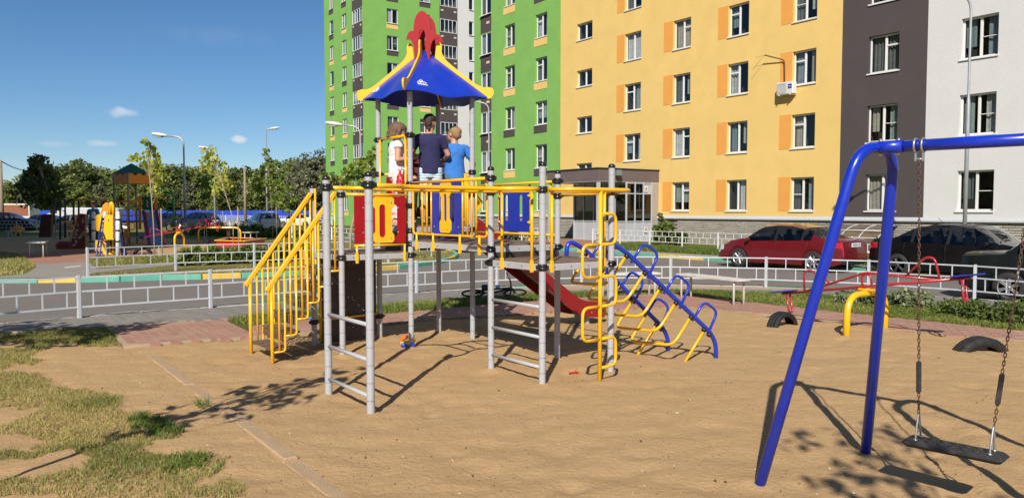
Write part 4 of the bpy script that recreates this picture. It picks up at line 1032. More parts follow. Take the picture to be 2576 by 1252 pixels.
# blue and yellow climber on the right
cl = new('arched_climber', None, play, (0, 0, 0))
def climb_tube(ys, ye, xe):
    s0 = Vector((LX+.045, ys, HR-.10)); top_ = Vector((LX+.06, ys, HR+.15)); 
    pts = [s0, Vector((LX+.055, ys, HR+.19)), Vector((LX+.30, ys+(ye-ys)*.12, HR+.07)), Vector((xe-.10, ye, .33)), Vector((xe, ye, .18)), Vector((xe+.01, ye, -.12))]
    b = MB(); b.tube(fillet(pts, .16, 5), .027, 10); b.build('side_tube', M_BLU, cl)
    A, B = pts[2], pts[3]; return A - (B-A)*.06, B
tA = climb_tube(-2.62, -2.86, 2.60); tB = climb_tube(-1.93, -2.22, 2.46)
slope = (tA[1]-tA[0]).normalized(); nrm = Vector((slope.z*-1, 0, slope.x)); nrm = Vector((.64, 0, .76)).normalized()
nrm = (Vector((0, 0, 1)) - slope*slope.z).normalized()
for t in (tA, tB):
    A, B = t; P = lambda s: A + (B-A)*s
    for s0, s1 in ((.14, .315), (.49, .665), (.81, .985)):
        p, q_ = P(s0), P(s1)
        pts = [p - nrm*.05, p + nrm*.235 - slope*.0, q_ + nrm*.26 - slope*.05, q_ - nrm*.05]
        b = MB(); b.tube(fillet(pts, .085, 4), .0165, 8); b.build('hoop', M_BLU, cl)
    for s in (.08, .27, .44, .61, .78, .93, .99):
        p = P(s) - nrm*.035; b = MB(); b.lathe([(.0, -.03), (.024, -.026), (.03, -.01), (.03, .012), (.02, .02), (0, .022)], 8, 0, Matrix.Translation(p + Vector((0, -.012, 0))) @ Matrix.Rotation(R(50), 4, 'Y')); b.build('clamp', M_BLK, cl)
A, B = tA; A2, B2 = tB
for s in (.08, .27, .44, .61, .78):
    p, q_ = A + (B-A)*s, A2 + (B2-A2)*(s+.03); d = -nrm*.44
    pts = [p - nrm*.02, p + d, q_ + d, q_ - nrm*.02]
    b = MB(); b.tube(fillet(pts, .11, 5), .0175, 8); b.build('step_bar', M_YEL, cl)
for (A_, B_) in (tA, tB):
    p = A_ + (B_-A_)*.94; b = MB(); b.tube([p - nrm*.02, p - nrm*.50], .0175, 8); b.build('step_bar', M_YEL, cl)
# roof: four blue panels, four yellow ribs, red crest
rc = Vector((LX/2, LY/2, 0)); roof = new('roof', None, play, (0, 0, 0))
kx, ky = .642, .606
M_ROOFB = mat('roof_blue', (.010, .04, .42), .33, var=.10, vscale=2.5, coat=.25, dirt=(.10, .12, .42), dirt_amt=.4, dirt_scale=2.2)
def prof(t): return 3.335 + .64*t       # t: 0 at the eaves corner, 1 at the top
for k, (ca, cb) in enumerate((((-1, -1), (1, -1)), ((1, -1), (1, 1)), ((1, 1), (-1, 1)), ((-1, 1), (-1, -1)))):
    b = MB(); N, Mr = 14, 10; vs = []
    for j in range(Mr+1):
        t = j/Mr; s = 1-t*.965
        for i in range(N+1):
            w_ = i/N; x = (ca[0]*(1-w_)+cb[0]*w_)*kx*s; y = (ca[1]*(1-w_)+cb[1]*w_)*ky*s
            z = prof(t) - (1-t)**4*(.045*math.sin(math.pi*w_)**2 - .022*math.sin(2*math.pi*w_)**2)
            vs.append((rc.x+x, rc.y+y, z))
    fs = [(j*(N+1)+i, j*(N+1)+i+1, (j+1)*(N+1)+i+1, (j+1)*(N+1)+i) for j in range(Mr) for i in range(N)]
    b.add(vs, fs, 0, True); o_ = len(vs); b.add([(x, y, z-.016) for x, y, z in vs], [f[::-1] for f in fs], 0, True)
    b.add([vs[i] for i in range(N+1)] + [(vs[i][0], vs[i][1], vs[i][2]-.016) for i in range(N+1)], [(i, i+N+1, i+N+2, i+1) for i in range(N)], 0)
    pnl = b.build('roof_panel', M_ROOFB, roof)
    if k in (0, 3):                            # white emblem in the lower corner of the two front panels
        w0 = .20 if k == 0 else .16
        def on(w_, t, k=k, ca=ca, cb=cb):
            s = 1-t*.965
            return Vector((rc.x+(ca[0]*(1-w_)+cb[0]*w_)*kx*s, rc.y+(ca[1]*(1-w_)+cb[1]*w_)*ky*s, prof(t) - (1-t)**4*(.045*math.sin(math.pi*w_)**2 - .022*math.sin(2*math.pi*w_)**2)))
        c0_ = on(w0, .12); ax = (on(w0+.05, .12)-c0_).normalized(); up_ = (on(w0, .17)-c0_); up_ = (up_ - ax*up_.dot(ax)).normalized(); nn = ax.cross(up_)
        if nn.z < 0: nn = -nn
        T = Matrix(((ax.x, up_.x, nn.x, c0_.x+nn.x*.006), (ax.y, up_.y, nn.y, c0_.y+nn.y*.006), (ax.z, up_.z, nn.z, c0_.z+nn.z*.006), (0, 0, 0, 1)))
        e = MB()
        e.tube([(.065*math.cos(t_), .030*math.sin(t_)+.035, 0) for t_ in [i*math.pi/8 for i in range(16)]], .0045, 5, closed=True)
        e.tube([(.020*math.cos(t_), .020*math.sin(t_)+.075, 0) for t_ in [i*math.pi/6 for i in range(12)]], .004, 5, closed=True)
        e.tube([(-.03, .01, 0), (0, .058, 0), (.03, .01, 0)], .005, 5); e.tube([(-.045, .042, 0), (0, .05, 0), (.045, .042, 0)], .004, 5)
        eo = e.build('emblem', M_INKW, pnl); eo.matrix_local = T
        lt = new('lettering', text_mesh('ROMANA', .034, M_INKW, .0015, True), eo); del lt
ribp = [(.962, 3.385), (.957, 3.455), (.90, 3.482), (.82, 3.474), (.72, 3.518), (.52, 3.672), (.34, 3.818), (.27, 3.89), (.235, 3.97), (.25, 4.03), (.225, 4.10), (.17, 4.09), (.155, 3.95), (.14, 3.86), (.34, 3.71), (.52, 3.58), (.72, 3.43), (.85, 3.33), (.92, 3.32)]
ribp = [(p.x, p.z) for p in fillet([(x, 0, z) for x, z in ribp], .05, 2, True)]
for (sx, sy) in ((-1, -1), (1, -1), (1, 1), (-1, 1)):
    b = MB(); b.plate(ribp, .022); o = b.build('roof_rib', M_YELP, roof); o.location = (rc.x, rc.y, -.012); o.rotation_euler = (0, 0, math.atan2(sy*ky, sx*kx))
half = [(0, 4.49), (.042, 4.475), (.08, 4.43), (.106, 4.36), (.117, 4.27), (.12, 4.225), (.16, 4.226), (.195, 4.195), (.222, 4.115), (.175, 4.115), (.14, 4.08), (.118, 4.02), (.108, 3.92), (.105, 3.76), (.078, 3.86), (.050, 3.98), (.036, 4.04), (.044, 4.11), (.044, 4.17), (.030, 4.225), (0, 4.24)]
crest = [(x, z) for x, z in half] + [(-x, z) for x, z in half[::-1] if x > 0]
aC = math.atan2(-ky, kx); dC = Vector((kx, ky, 0)).normalized()
for off in (-.10, .16):
    b = MB(); b.plate(crest, .024); o = b.build('roof_crest', M_RED, roof); o.location = rc + dC*off; o.rotation_euler = (0, 0, aC)
# ================================================================ SWING
M_SWB = mat('swing_blue', (.006, .03, .42), .33, var=.10, vscale=5, coat=.3, dirt=(.03, .035, .20), dirt_amt=.5, dirt_scale=5.)
M_RUST = mat('chain_rust', (.11, .062, .042), .5, metal=.4, var=.3, vscale=30)
M_GALV = mat('galvanised', (.50, .50, .49), .35, metal=.75, var=.12, vscale=14)
M_RUB = mat('rubber_black', (.022, .022, .023), .6, var=.25, vscale=20, dirt=(.12, .10, .08), dirt_amt=.4, dirt_scale=9.)
B1, B2 = G(1910, 1222), G(2177, 1143)
bd_ = Vector((.703, -.711, 0)); ld = (B2-B1).normalized(); AC = Vector((2.37, 5.02, 0))
swing = thing('swing', 'large blue tubular swing frame standing in the sand on two slanted legs', 'swing', (B1+B2)/2)
so = swing.location
def wt(pts): return [Vector(p) - so for p in pts]
def arch(b1, b2, ac, nm):
    Lt, Rt = ac - ld*.20 + Vector((0, 0, 2.205)), ac + ld*.20 + Vector((0, 0, 2.205))
    Lb = b1 + (b1-Lt)*.06; Rb = b2 + (b2-Rt)*.06
    b = MB(); b.tube(fillet(wt([Lb, Lt, Rt, Rb]), .24, 8), .0365, 14); return b.build(nm, M_SWB, swing)
arch(B1, B2, AC, 'leg_arch')
E2 = AC + bd_*1.15; arch(E2 + (B1-AC) + bd_*.88, E2 + (B2-AC) + bd_*.88, E2, 'leg_arch')
b = MB(); b.tube(wt([AC + Vector((0, 0, 2.205)) - bd_*.03, E2 + Vector((0, 0, 2.205))]), .0375, 14); b.build('top_bar', M_SWB, swing)
b = MB(); b.tube(wt([AC + Vector((0, 0, 2.205)) - bd_*.04, AC + Vector((0, 0, 2.205)) + bd_*.16]), .041, 14); b.build('sleeve', M_SWB, swing)
for t in (.02, .13):
    p = AC + bd_*t + Vector((0, 0, 2.205)) - so
    for sgn in (-1, 1):
        b = MB(); b.lathe([(.013, 0), (.013, .008), (.008, .010), (.008, .018), (0, .018)], 8, 0, Matrix.Translation(p + Vector((0, 0, sgn*.038))) @ (Matrix.Rotation(math.pi, 4, 'X') if sgn < 0 else Matrix())); b.build('bolt', M_GALV, swing)
TLp, BLp, BRp, TRp = Vector((2.55, 4.84, 2.10)), Vector((2.575, 4.815, .535)), Vector((2.87, 4.52, .535)), Vector((2.985, 4.405, 2.10))
for p in (TLp, TRp):
    b = MB(); c = Vector((p.x, p.y, 2.205)) - so; a = math.atan2(bd_.y, bd_.x)
    T = Matrix.Translation(c) @ Matrix.Rotation(a, 4, 'Z')
    for x in (-.022, .022):
        b.tube([T @ Vector((x, .043*math.cos(t), .043*math.sin(t))) for t in [i*math.pi/8 for i in range(16)]], .007, 6, closed=True)
        b.bbox((x, 0, -.065), (.008, .03, .07), .003, 0, 0, T)
    b.tube([T @ Vector((-.03, 0, -.085)), T @ Vector((.03, 0, -.085))], .008, 6); b.build('hanger', M_GALV, swing)
seat_t = thing('hanging_swing', 'black rubber swing with raised treads hanging on two rusty chains', 'swing', (2.72, 4.67, -.05), math.atan2(bd_.y, bd_.x))
sinv = (Matrix.Translation(seat_t.location) @ Matrix.Rotation(seat_t.rotation_euler.z, 4, 'Z')).inverted()
SQ = lambda p: sinv @ Vector(p)
b = MB(); b.bbox((0, 0, .385), (.56, .185, .045), .02); sb = b.build('seat_board', M_RUB, seat_t)
for i in range(5):
    for j in (-1, 1):
        b = MB(); b.lathe([(.024, .404), (.022, .412), (.0, .413)], 12, 0, Matrix.Translation((-.13+i*.065, j*.035, 0)) @ Matrix.Diagonal((1.15, .8, 1, 1))); b.build('tread', M_RUB, sb)
lk = MB(); lk.tube([(.0068*math.cos(t), 0, .0068*math.sin(t) + (.0085 if math.sin(t) > 0 else -.0085)) for t in [(i+.5)*math.pi/5 for i in range(10)]], .0030, 5, closed=True)
LKM = lk.mesh(M_RUST, 'link')
for top, bot, grip in ((TLp, BLp, (.70, .90)), (TRp, BRp, (.70, .89))):
    A, B = SQ(top), SQ(bot); d = B-A; n = int(d.length/.0245); ch = new('chain', None, seat_t, (0, 0, 0))
    qd = d.normalized().to_track_quat('-Z', 'Y')
    for i in range(n+1):
        p = A + d*(i/n); k = new('link', LKM, ch, p); k.rotation_mode = 'QUATERNION'
        k.rotation_quaternion = qd @ Matrix.Rotation(R(90*(i % 2) + random.uniform(-18, 18)), 3, 'Z').to_quaternion()
    f0 = lambda z: A + d*((A.z-z)/(A.z-B.z))
    c = (f0(grip[0])+f0(grip[1]))/2
    b = MB(); b.bbox((0, 0, 0), (.030, .026, grip[1]-grip[0]), .006); g = b.build('hand_grip', M_RUB, seat_t); g.location = c; g.rotation_mode = 'QUATERNION'; g.rotation_quaternion = qd
    x = -.205 if B.x < 0 else .205
    b = MB(); apex = Vector((B.x*.55+x*.45, 0, .575))
    b.tube(fillet([(x, -.05, .40), (x, -.045, .44), (apex.x, -.010, .565), (apex.x, .010, .565), (x, .045, .44), (x, .05, .40)], .02, 3), .0062, 6)
    b.tube([(x*.98+apex.x*.02, -.04, .455), (x*.98+apex.x*.02, .04, .455)], .0055, 6)
    for y in (-.05, .05): b.lathe([(.013, .405), (.013, .414), (0, .415)], 8, 0, Matrix.Translation((x, y, 0)))
    b.build('triangle_hanger', M_GALV, seat_t)
# ================================================================ SEESAW, BENCHES, TYRES
M_SSR = mat('seesaw_red', (.36, .018, .035), .3, var=.10, vscale=6, coat=.3, dirt=(.28, .06, .04), dirt_amt=.4, dirt_scale=7.)
def seesaw(label, c, axle, tilt, half=1.42, name='seesaw', group=None, stand_w=.52, sh=.60):
    t = thing(name, label, 'seesaw', (c.x, c.y, c.z), math.atan2(axle.y, axle.x) - R(90), group)   # local x along the beam, y along the axle
    b = MB(); b.tube(fillet([(0, -stand_w, -.15), (0, -stand_w, sh), (0, stand_w, sh), (0, stand_w, -.15)], .30, 6), .046, 12); b.build('stand', M_YEL, t)
    b = MB(); b.bbox((0, 0, sh+.055), (.22, .12, .03), .006); b.tube([(-.09, 0, sh+.04), (.09, 0, sh+.04)], .03, 8); b.build('pivot', M_YEL, t)
    bm = new('beam', None, t, (0, 0, sh+.10)); bm.rotation_euler = (0, tilt, 0)
    b = MB(); b.tube([(-half, 0, 0), (half, 0, 0)], .021, 8); b.tube(fillet([(-half*.72, 0, 0), (0, 0, .20), (half*.72, 0, 0)], .06, 4), .0175, 8)
    b.tube(fillet([(-.07, 0, .0), (-.07, 0, .17), (.07, 0, .17), (.07, 0, .0)], .06, 4), .015, 6); b.build('truss', M_SSR, bm)
    for s in (-1, 1):
        b = MB(); b.tube(fillet([(s*half*.72, 0, 0), (s*half*.70, 0, .30), (s*half*.62, 0, .33), (s*half*.40, 0, .09)], .07, 4), .0165, 8); b.build('handle', M_SSR, bm)
        b = MB(); b.tube(fillet([(s*half*.93, -.05, 0), (s*half*.92, -.05, -.30), (s*half*.92, .05, -.30), (s*half*.93, .05, 0)], .05, 4), .0165, 8); b.build('foot_loop', M_SSR, bm)
        b = MB(); b.bbox((s*half*.97, 0, .033), (.36, .22, .022), .008); b.build('seat', M_BLUP, bm)
    return t
sc_ = (G(2127, 850)+G(2228, 832))/2
seesaw('red seesaw with blue seats on a yellow arch, beside the sandy playground path', sc_, (G(2228, 832)-G(2127, 850)).normalized(), R(-9.2))
M_TYRE = mat('tyre_rubber', (.010, .010, .0105), .75, var=.25, vscale=14, dirt=(.12, .09, .06), dirt_amt=.3, dirt_scale=5.)
def tyre_mesh(r, w):
    b = MB(); ri = r*.72; prof_ = [(ri, -w*.36), (ri+.02, -w*.46), (r*.85, -w*.5), (r*.97, -w*.42), (r, -w*.3), (r, -w*.16), (r-.008, -w*.14), (r-.008, -w*.1), (r, -w*.08), (r, w*.08), (r-.008, w*.1), (r-.008, w*.14), (r, w*.16), (r, w*.3), (r*.97, w*.42), (r*.85, w*.5), (ri+.02, w*.46), (ri, w*.36)]
    b.lathe(prof_, 36, caps=False)
    return b.mesh(M_TYRE, 'tyre')
def tyre(label, p, r, w, ang, sink):
    o = new('tyre', tyre_mesh(r, w), None, (p.x, p.y, p.z - sink)); o.rotation_euler = (R(90), R(random.uniform(0, 90)), ang)
    return tag(o, label, 'tyre', 'car tyres half buried in sand')
tyre('half buried black tyre in the sand under the low end of the near red seesaw', G(1968, 822), .30, .20, R(35), .06)
tyre('larger half buried black tyre in the sand to the right of the yellow seesaw arch', G(2466, 884), .43, .22, R(8), .235)
M_BENCH = mat('bench_white', (.56, .545, .51), .6, var=.12, vscale=7, dirt=(.35, .30, .24), dirt_amt=.6, dirt_scale=6.)
def bench(label, a, b_, group, h=.52, z0=0., cat='bench', name='bench', w=.36):
    d = b_-a; L_ = d.length; c = (a+b_)/2
    t = thing(name, label, cat, (c.x, c.y, z0), math.atan2(d.y, d.x), group)
    n = 4
    for i in range(n):
        q = MB(); q.bbox((0, -w/2+w*(i+.5)/n, h-.02), (L_+.24, w/n-.012, .04), .005); q.build('plank', M_BENCH, t)
    for x in (-L_/2, L_/2):
        q = MB(); q.tube(fillet([(x, -w*.36, -.12), (x, -w*.36, h-.05), (x, w*.36, h-.05), (x, w*.36, -.12)], .07, 4), .022, 8); q.build('leg_frame', M_BENCH, t)
    return t
bench('white slatted bench on the red path beyond the blue climber, nearer of two', G(1726, 752), G(1858, 771), 'white slatted benches')
bench('white slatted bench on the red path seen through the yellow snake ladder and blue climber', G(1523, 751), G(1640, 747), 'white slatted benches')
# ================================================================ FENCES
M_FEN = mat('fence_grey', (.50, .52, .55), .45, var=.06, vscale=4, dirt=(.35, .30, .26), dirt_amt=.4, dirt_scale=5.)
M_FENW = mat('fence_white', (.68, .68, .67), .5, var=.05, vscale=4)
FM_ = {}
def fence(name, label, pts, m, group, z=0., h=.74, up=4, s=1., posts=True, detail=True):
    pts = [Vector((p[0], p[1], 0)) for p in pts]
    t = thing(name, label, 'fence', (pts[0].x, pts[0].y, z), 0, group); o = pts[0]
    key = (m.name, h, s)
    if key not in FM_:
        q = MB(); q.bbox((0, 0, h/2-.05), (.055*s, .055*s, h+.1), .004); pm = q.mesh(m, 'post')
        q = MB(); q.box((0, 0, 0), (.02*s, .016*s, .255*h/.74)); FM_[key] = (pm, q.mesh(m, 'bar'))
    pm, bm = FM_[key]
    for p in pts: new('post', pm, t, p-o, math.atan2((pts[1]-pts[0]).y, (pts[1]-pts[0]).x))
    hs = (h*.96, h*.645, h*.30)
    for a, b_ in zip(pts[:-1], pts[1:]):
        d = b_-a; rz = math.atan2(d.y, d.x); mid = (a+b_)/2 - o
        for zz in hs:
            q = MB(); q.box((0, 0, 0), (d.length-.05*s, .022*s, .026*s)); new('rail', q.mesh(m, 'rail'), t, (mid.x, mid.y, zz), rz)
        for k in range(up):
            p = a + d*((k+1)/(up+1)) - o; new('bar', bm, t, (p.x, p.y, (hs[0]+hs[1])/2), rz)
        for k in range(up+1):
            p = a + d*((k+.5)/(up+1)) - o; new('bar', bm, t, (p.x, p.y, (hs[1]+hs[2])/2), rz)
    return t
FG = 'low grey metal fences'
near_pts = [G(-130, 838), G(200, 806), G(530, 780), G(795, 758.5), G(1048, 742), G(1250, 729), G(1463, 722), G(1687, 722), G(1926.6, 727), G(2184, 738.5), G(2451, 760), G(2740, 790)]
fence('metal_fence', 'low grey metal fence curving along the near edge of the road behind the climbing frame', near_pts, M_FEN, FG)
lotf = [G(221, 694.5, .11), G(442, 680.7, .11), G(640, 673.7, .11), G(815, 667, .11), G(977, 660.5, .11), G(1085, 646, .11)]
fence('metal_fence', 'low grey metal fence with clipped hedge behind it along the far side of the road', lotf, M_FEN, FG, .11)
Pf = [Vector(p) + Vector((.8228, .5684))*2.45 for p in BL]
f0_ = G(1491, 611, .11); dF = Vector((.5684, -.8228, 0)); fpts = [f0_ + dF*2.06*k + Vector((.0, 0, 0)) for k in range(13)]
fence('metal_fence', 'white metal fence in front of the brick base of the yellow building', fpts, M_FENW, 'white metal fences', .11)
fence('metal_fence', 'short white metal fence beside the left end of the entrance porch', [G(1255, 603, .11), G(1312, 606.5, .11), G(1362, 605, .11)], M_FENW, 'white metal fences', .11)
far1 = [G(497, 572.5, .11) + (G(700, 594.5, .11)-G(497, 572.5, .11))*(k/12) for k in range(13)]
fence('metal_fence', 'white metal fence along the parking lot in front of the silver car', far1, M_FENW, 'white metal fences', .11, s=1.5, h=.85)
far2 = [G(-10, 581, .11) + (G(235, 577, .11)-G(-10, 581, .11))*(k/5) for k in range(6)]
fence('metal_fence', 'dark shaded metal fence at the far left in front of parked cars', far2, M_FEN, FG, .11, s=1.4, h=.85)
far3 = [G(540, 556, .11) + (G(835, 566, .11)-G(540, 556, .11))*(k/8) for k in range(9)]
fence('metal_fence', 'white metal fence farthest back, before the long blue hoarding', far3, M_FENW, 'white metal fences', .11, s=2.2, h=.95, up=6)
far4 = [G(735, 598, .11), G(790, 593, .11), G(835, 603, .11), G(900, 612.5, .11), G(985, 622, .11)]
fence('metal_fence', 'white metal fence seen behind the yellow stair rails', far4, M_FENW, 'white metal fences', .11, s=1.3)
# ================================================================ LAMPS AND POLES
M_LAMP = mat('lamp_post_grey', (.42, .44, .46), .45, metal=.4, var=.06, vscale=3)
M_LHEAD = mat('lamp_head_white', (.70, .70, .68), .4)
M_WOODP = mat('pole_wood', (.27, .215, .15), .9, var=.2, vscale=6)
def lamp(label, base, h, arm, ang, r=.06, head=True, sh=1.):
    t = thing('street_lamp', label, 'street lamp', (base.x, base.y, 0), ang, 'street lamps')
    top = Vector((arm, 0, h)); pts = fillet([(0, 0, -.2), (0, 0, h*.62), (0, 0, h*.985-.0), top], min(1.1, abs(arm)*.75), 8)
    q = MB(); q.tube(pts, r, 10, rs=[r if p.z < h*.6 else r*.62 for p in pts]); q.build('post', M_LAMP, t)
    q = MB(); q.lathe([(r*1.5, 0), (r*1.5, .9), (r, 1.0)], 10); q.build('sleeve', M_LAMP, t)
    if head:
        q = MB(); d = 1 if arm > 0 else -1
        q.lathe([(.03, -.05), (.10, .02), (.155, .2), (.16, .42), (.12, .62), (.0, .70)], 12, 0, Matrix.Translation(top) @ Matrix.Rotation(R(82)*d, 4, 'Y') @ Matrix.Diagonal((.55*sh, sh, sh, 1)))
        q.build('lamp_head', M_LHEAD, t)
        q = MB(); q.lathe([(.0, -.05), (.09*sh, -.03), (.11*sh, 0)], 10, 0, Matrix.Translation(top + Vector((d*.36*sh, 0, -.05*sh))) @ Matrix.Diagonal((2.0, 1, 1, 1))); q.build('lens', mat('lamp_lens', (.55, .56, .55), .15), t)
    return t
def lampat(label, u, y, vtop, uhead, **kw):
    p = at(u, 529, y); h = EYE + (529-vtop)/FOC*y; lamp(label, Vector((p.x, y, 0)), h, (uhead-u)/FOC*y, 0, **kw)
lampat('grey street lamp rising from the dark car with its white head to the left', 465.5, 52, 343, 424, r=.09, sh=1.5)
lampat('grey street lamp above the silver car with its small head turned to the right', 672, 66, 326, 682, r=.09, sh=1.2)
lampat('grey street lamp half hidden by a sapling between two other lamps', 540.5, 62, 374, 528, r=.085, sh=1.2)
lampat('grey street lamp in front of the green tower with a white head to the left', 908, 40, 316, 862, r=.065, sh=1.25)
lampat('grey street lamp before the green front, its head hidden by the blue roof', 1230, 38, 258, 1192, r=.055)
lampat('tall grey street lamp standing before the white wall beside the dark car', 2428, 24.5, -18, 2330, r=.062)
def pole(label, u, y, vtop, r):
    p = at(u, 529, y); h = EYE + (529-vtop)/FOC*y
    q = MB(); q.tube([(0, 0, -.3), (0, 0, h)], r, 8, rs=[r*1.1, r*.8]); t = thing('utility_pole', label, 'utility pole', (p.x, y, 0), 0, 'wooden utility poles'); q.build('pole', M_WOODP, t)
    return Vector((p.x, y, h)), t
pA, tA_ = pole('pale utility pole at the far left edge with a sagging black cable', 5, 70, 405, .16)
pB, tB_ = pole('brown wooden utility pole among the trees left of the silver car', 617, 90, 423, .16)
q = MB(); e_ = at(90, 425, 120) - Vector((pA.x, pA.y, 0)); s_ = Vector((0, 0, pA.z)); q.tube([s_ + (e_-s_)*k/10 - Vector((0, 0, 6*(k/10)*(1-k/10)*.35)) for k in range(11)], .05, 5); q.build('cable', mat('cable_dark', (.08, .09, .10), .6), tA_)
# blue hoarding along the far side of the lot
hb = [at(u, 529, y) for u, y in ((95, 128), (420, 133), (840, 138))]
hoard = thing('blue_hoarding', 'long bright blue sheet metal hoarding along the far edge of the parking lot', 'fence', (hb[0].x, hb[0].y, 0))
M_HOA = [mat('hoarding_blue_%d' % i, c, .5, var=.06, vscale=.6) for i, c in enumerate(((.005, .045, .42), (.006, .055, .47), (.006, .04, .36)))]
for a, b_ in zip(hb[:-1], hb[1:]):
    a, b_ = Vector((a.x, a.y, 0)), Vector((b_.x, b_.y, 0)); d = b_-a; n = int(d.length/2.6); rz = math.atan2(d.y, d.x)
    for k in range(n):
        p = a + d*((k+.5)/n) - Vector((hb[0].x, hb[0].y, 0)); w = d.length/n; q = MB()
        zig = [(-w/2 + i*w/12, .03*(i % 2)) for i in range(13)]; hh = 1.78 + random.uniform(-.05, .04)
        q.add([(x, y, z) for x, y in zig for z in (.05, hh)], [(2*i, 2*i+2, 2*i+3, 2*i+1) for i in range(12)])
        new('sheet_panel', q.mesh(random.choice(M_HOA), 'sheet_panel'), hoard, (p.x, p.y, 0), rz)
p = at(683, 540, 136.2); q = MB(); q.box((p.x-hb[0].x, p.y-hb[0].y-.4, 1.25), (.9, .05, .55)); q.build('notice', M_WHITEP, hoard)
# ================================================================ TOYS AND THE BICYCLE
tt = thing('toy_truck', 'small yellow toy truck with an orange tipper beside the foot of a grey post', 'toy', G(1027, 874), R(8))
q = MB(); q.bbox((0, 0, .065), (.20, .09, .05), .012); q.bbox((.06, 0, .105), (.07, .085, .06), .012); q.build('body', mat('toy_yellow', (.8, .52, .01), .35), tt)
q = MB(); q.bbox((-.045, 0, .135), (.10, .095, .05), .01, 0, 0, Matrix.Translation((-.045, 0, .12)) @ Matrix.Rotation(R(-18), 4, 'Y') @ Matrix.Translation((.045, 0, -.12))); q.build('tipper', mat('toy_orange', (.75, .16, .02), .35), tt)
q = MB(); q.bbox((.06, .0, .155), (.045, .04, .05), .012); q.build('figure', mat('toy_green', (.02, .35, .08), .35), tt)
for x in (-.06, .06):
    for y in (-.055, .055):
        q = MB(); q.lathe([(.0, -.016), (.034, -.014), (.038, 0), (.034, .014), (.0, .016)], 12, 0, Matrix.Translation((x, y, .04)) @ Matrix.Rotation(R(90), 4, 'X')); q.build('wheel', mat('toy_blue', (.03, .04, .45), .35), tt)
rt = thing('toy_rake', 'small red plastic toy rake lying in the sand left of the yellow pole', 'toy', G(1440, 940), R(20))
q = MB(); q.bbox((0, 0, .015), (.09, .018, .016), .004); q.bbox((.05, 0, .018), (.016, .07, .02), .004)
for y in (-.03, 0, .03): q.box((.058, y, .008), (.01, .01, .03))
q.build('handle_and_head', mat('toy_red', (.55, .02, .02), .4), rt)
st_ = thing('toy_scoop', 'small light blue toy scoop lying on the grass behind the stairs', 'toy', G(777, 808), R(5))
q = MB(); q.bbox((0, 0, .05), (.16, .03, .025), .008); q.bbox((.06, 0, .055), (.06, .06, .03), .01); q.build('scoop', mat('toy_cyan', (.03, .25, .65), .4), st_)
bkp = G(1240, 752); bike = thing('bicycle', 'black childrens bicycle lying on its side on the pavement edge behind the slide', 'bicycle', (bkp.x, bkp.y, .06))
bike.rotation_euler = (R(68), 0, R(8))
M_BKB = mat('bike_black', (.016, .016, .018), .4, coat=.2)
def bpart(nm, m, f): q = MB(); f(q); return q.build(nm, m, bike)
for x in (-.42, .42):
    w = bpart('wheel', M_BKB, lambda q: q.tube([(x+.22*math.cos(t), 0, .24+.22*math.sin(t)) for t in [i*math.pi/12 for i in range(24)]], .022, 6, closed=True))
    q = MB()
    for k in range(8): a = k*math.pi/4; q.tube([(x, 0, .24), (x+.2*math.cos(a), 0, .24+.2*math.sin(a))], .004, 4)
    q.build('spokes', M_GALV, w)
bpart('frame', M_BKB, lambda q: [q.tube(p_, .02, 6) for p_ in ([(-.42, 0, .24), (-.05, 0, .26)], [(-.05, 0, .26), (-.16, 0, .58)], [(-.42, 0, .24), (-.16, 0, .55)], [(-.15, 0, .5), (.28, 0, .58)], [(-.05, 0, .26), (.28, 0, .52)], [(.28, 0, .66), (.42, 0, .24)])])
bpart('handlebar', M_BKB, lambda q: [q.tube(fillet([(.2, -.27, .74), (.28, -.1, .70), (.28, .1, .70), (.2, .27, .74)], .06, 3), .016, 6), q.tube([(.28, 0, .64), (.28, 0, .71)], .018, 6)])
bpart('saddle', M_BKB, lambda q: q.bbox((-.18, 0, .62), (.22, .13, .05), .02))
bpart('pedals', M_GALV, lambda q: [q.box((-.05+.12, .11, .30), (.09, .07, .02)), q.box((-.05-.12, -.11, .22), (.09, .07, .02)), q.tube([(-.17, -.08, .22), (-.05, -.06, .26), (-.05, .06, .26), (.07, .08, .30)], .01, 5)])
sk = G(1292, 606, .11); str_ = thing('pushchair', 'black pushchair parked on the path behind the plain blue panel', 'pushchair', (sk.x, sk.y, .11), R(30))
for x in (-.3, .3):
    for y in (-.25, .25):
        q = MB(); q.lathe([(.05, -.03), (.17, -.03), (.18, 0), (.17, .03), (.05, .03), (.05, -.03)], 14, 0, Matrix.Translation((x*1.2, y, .18)) @ Matrix.Rotation(R(90), 4, 'X')); q.build('wheel', M_BKB, str_)
q = MB(); q.tube([(-.36, .2, .2), (.2, .2, .75), (.45, .2, 1.0), (.45, -.2, 1.0), (.2, -.2, .75), (-.36, -.2, .2)], .02, 6); q.tube([(.36, .2, .2), (-.1, .2, .6)], .02, 6); q.tube([(.36, -.2, .2), (-.1, -.2, .6)], .02, 6); q.build('frame', M_BKB, str_)
q = MB(); q.bbox((-.02, 0, .62), (.55, .4, .25), .06); q.bbox((.05, 0, .25), (.4, .36, .12), .03); q.build('seat', mat('pram_grey', (.05, .05, .055), .8), str_)
rk = G(1335, 607, .11); rack = thing('bicycle_rack', 'low white metal bicycle rack standing before the brick base by the porch', 'bicycle rack', (rk.x, rk.y, .11), math.atan2(-.8228, .5684))
for k in range(6):
    q = MB(); q.tube([(-.9+k*.36, -.22, 0), (-.84+k*.36, 0, .5), (-.80+k*.36, .0, .5)], .02, 6); q.build('bar', M_FENW, rack)
q = MB(); q.tube([(-1.0, 0, .5), (1.1, 0, .5)], .02, 6); q.tube([(-1.0, -.22, .02), (1.1, -.22, .02)], .02, 6); q.build('rail', M_FENW, rack)
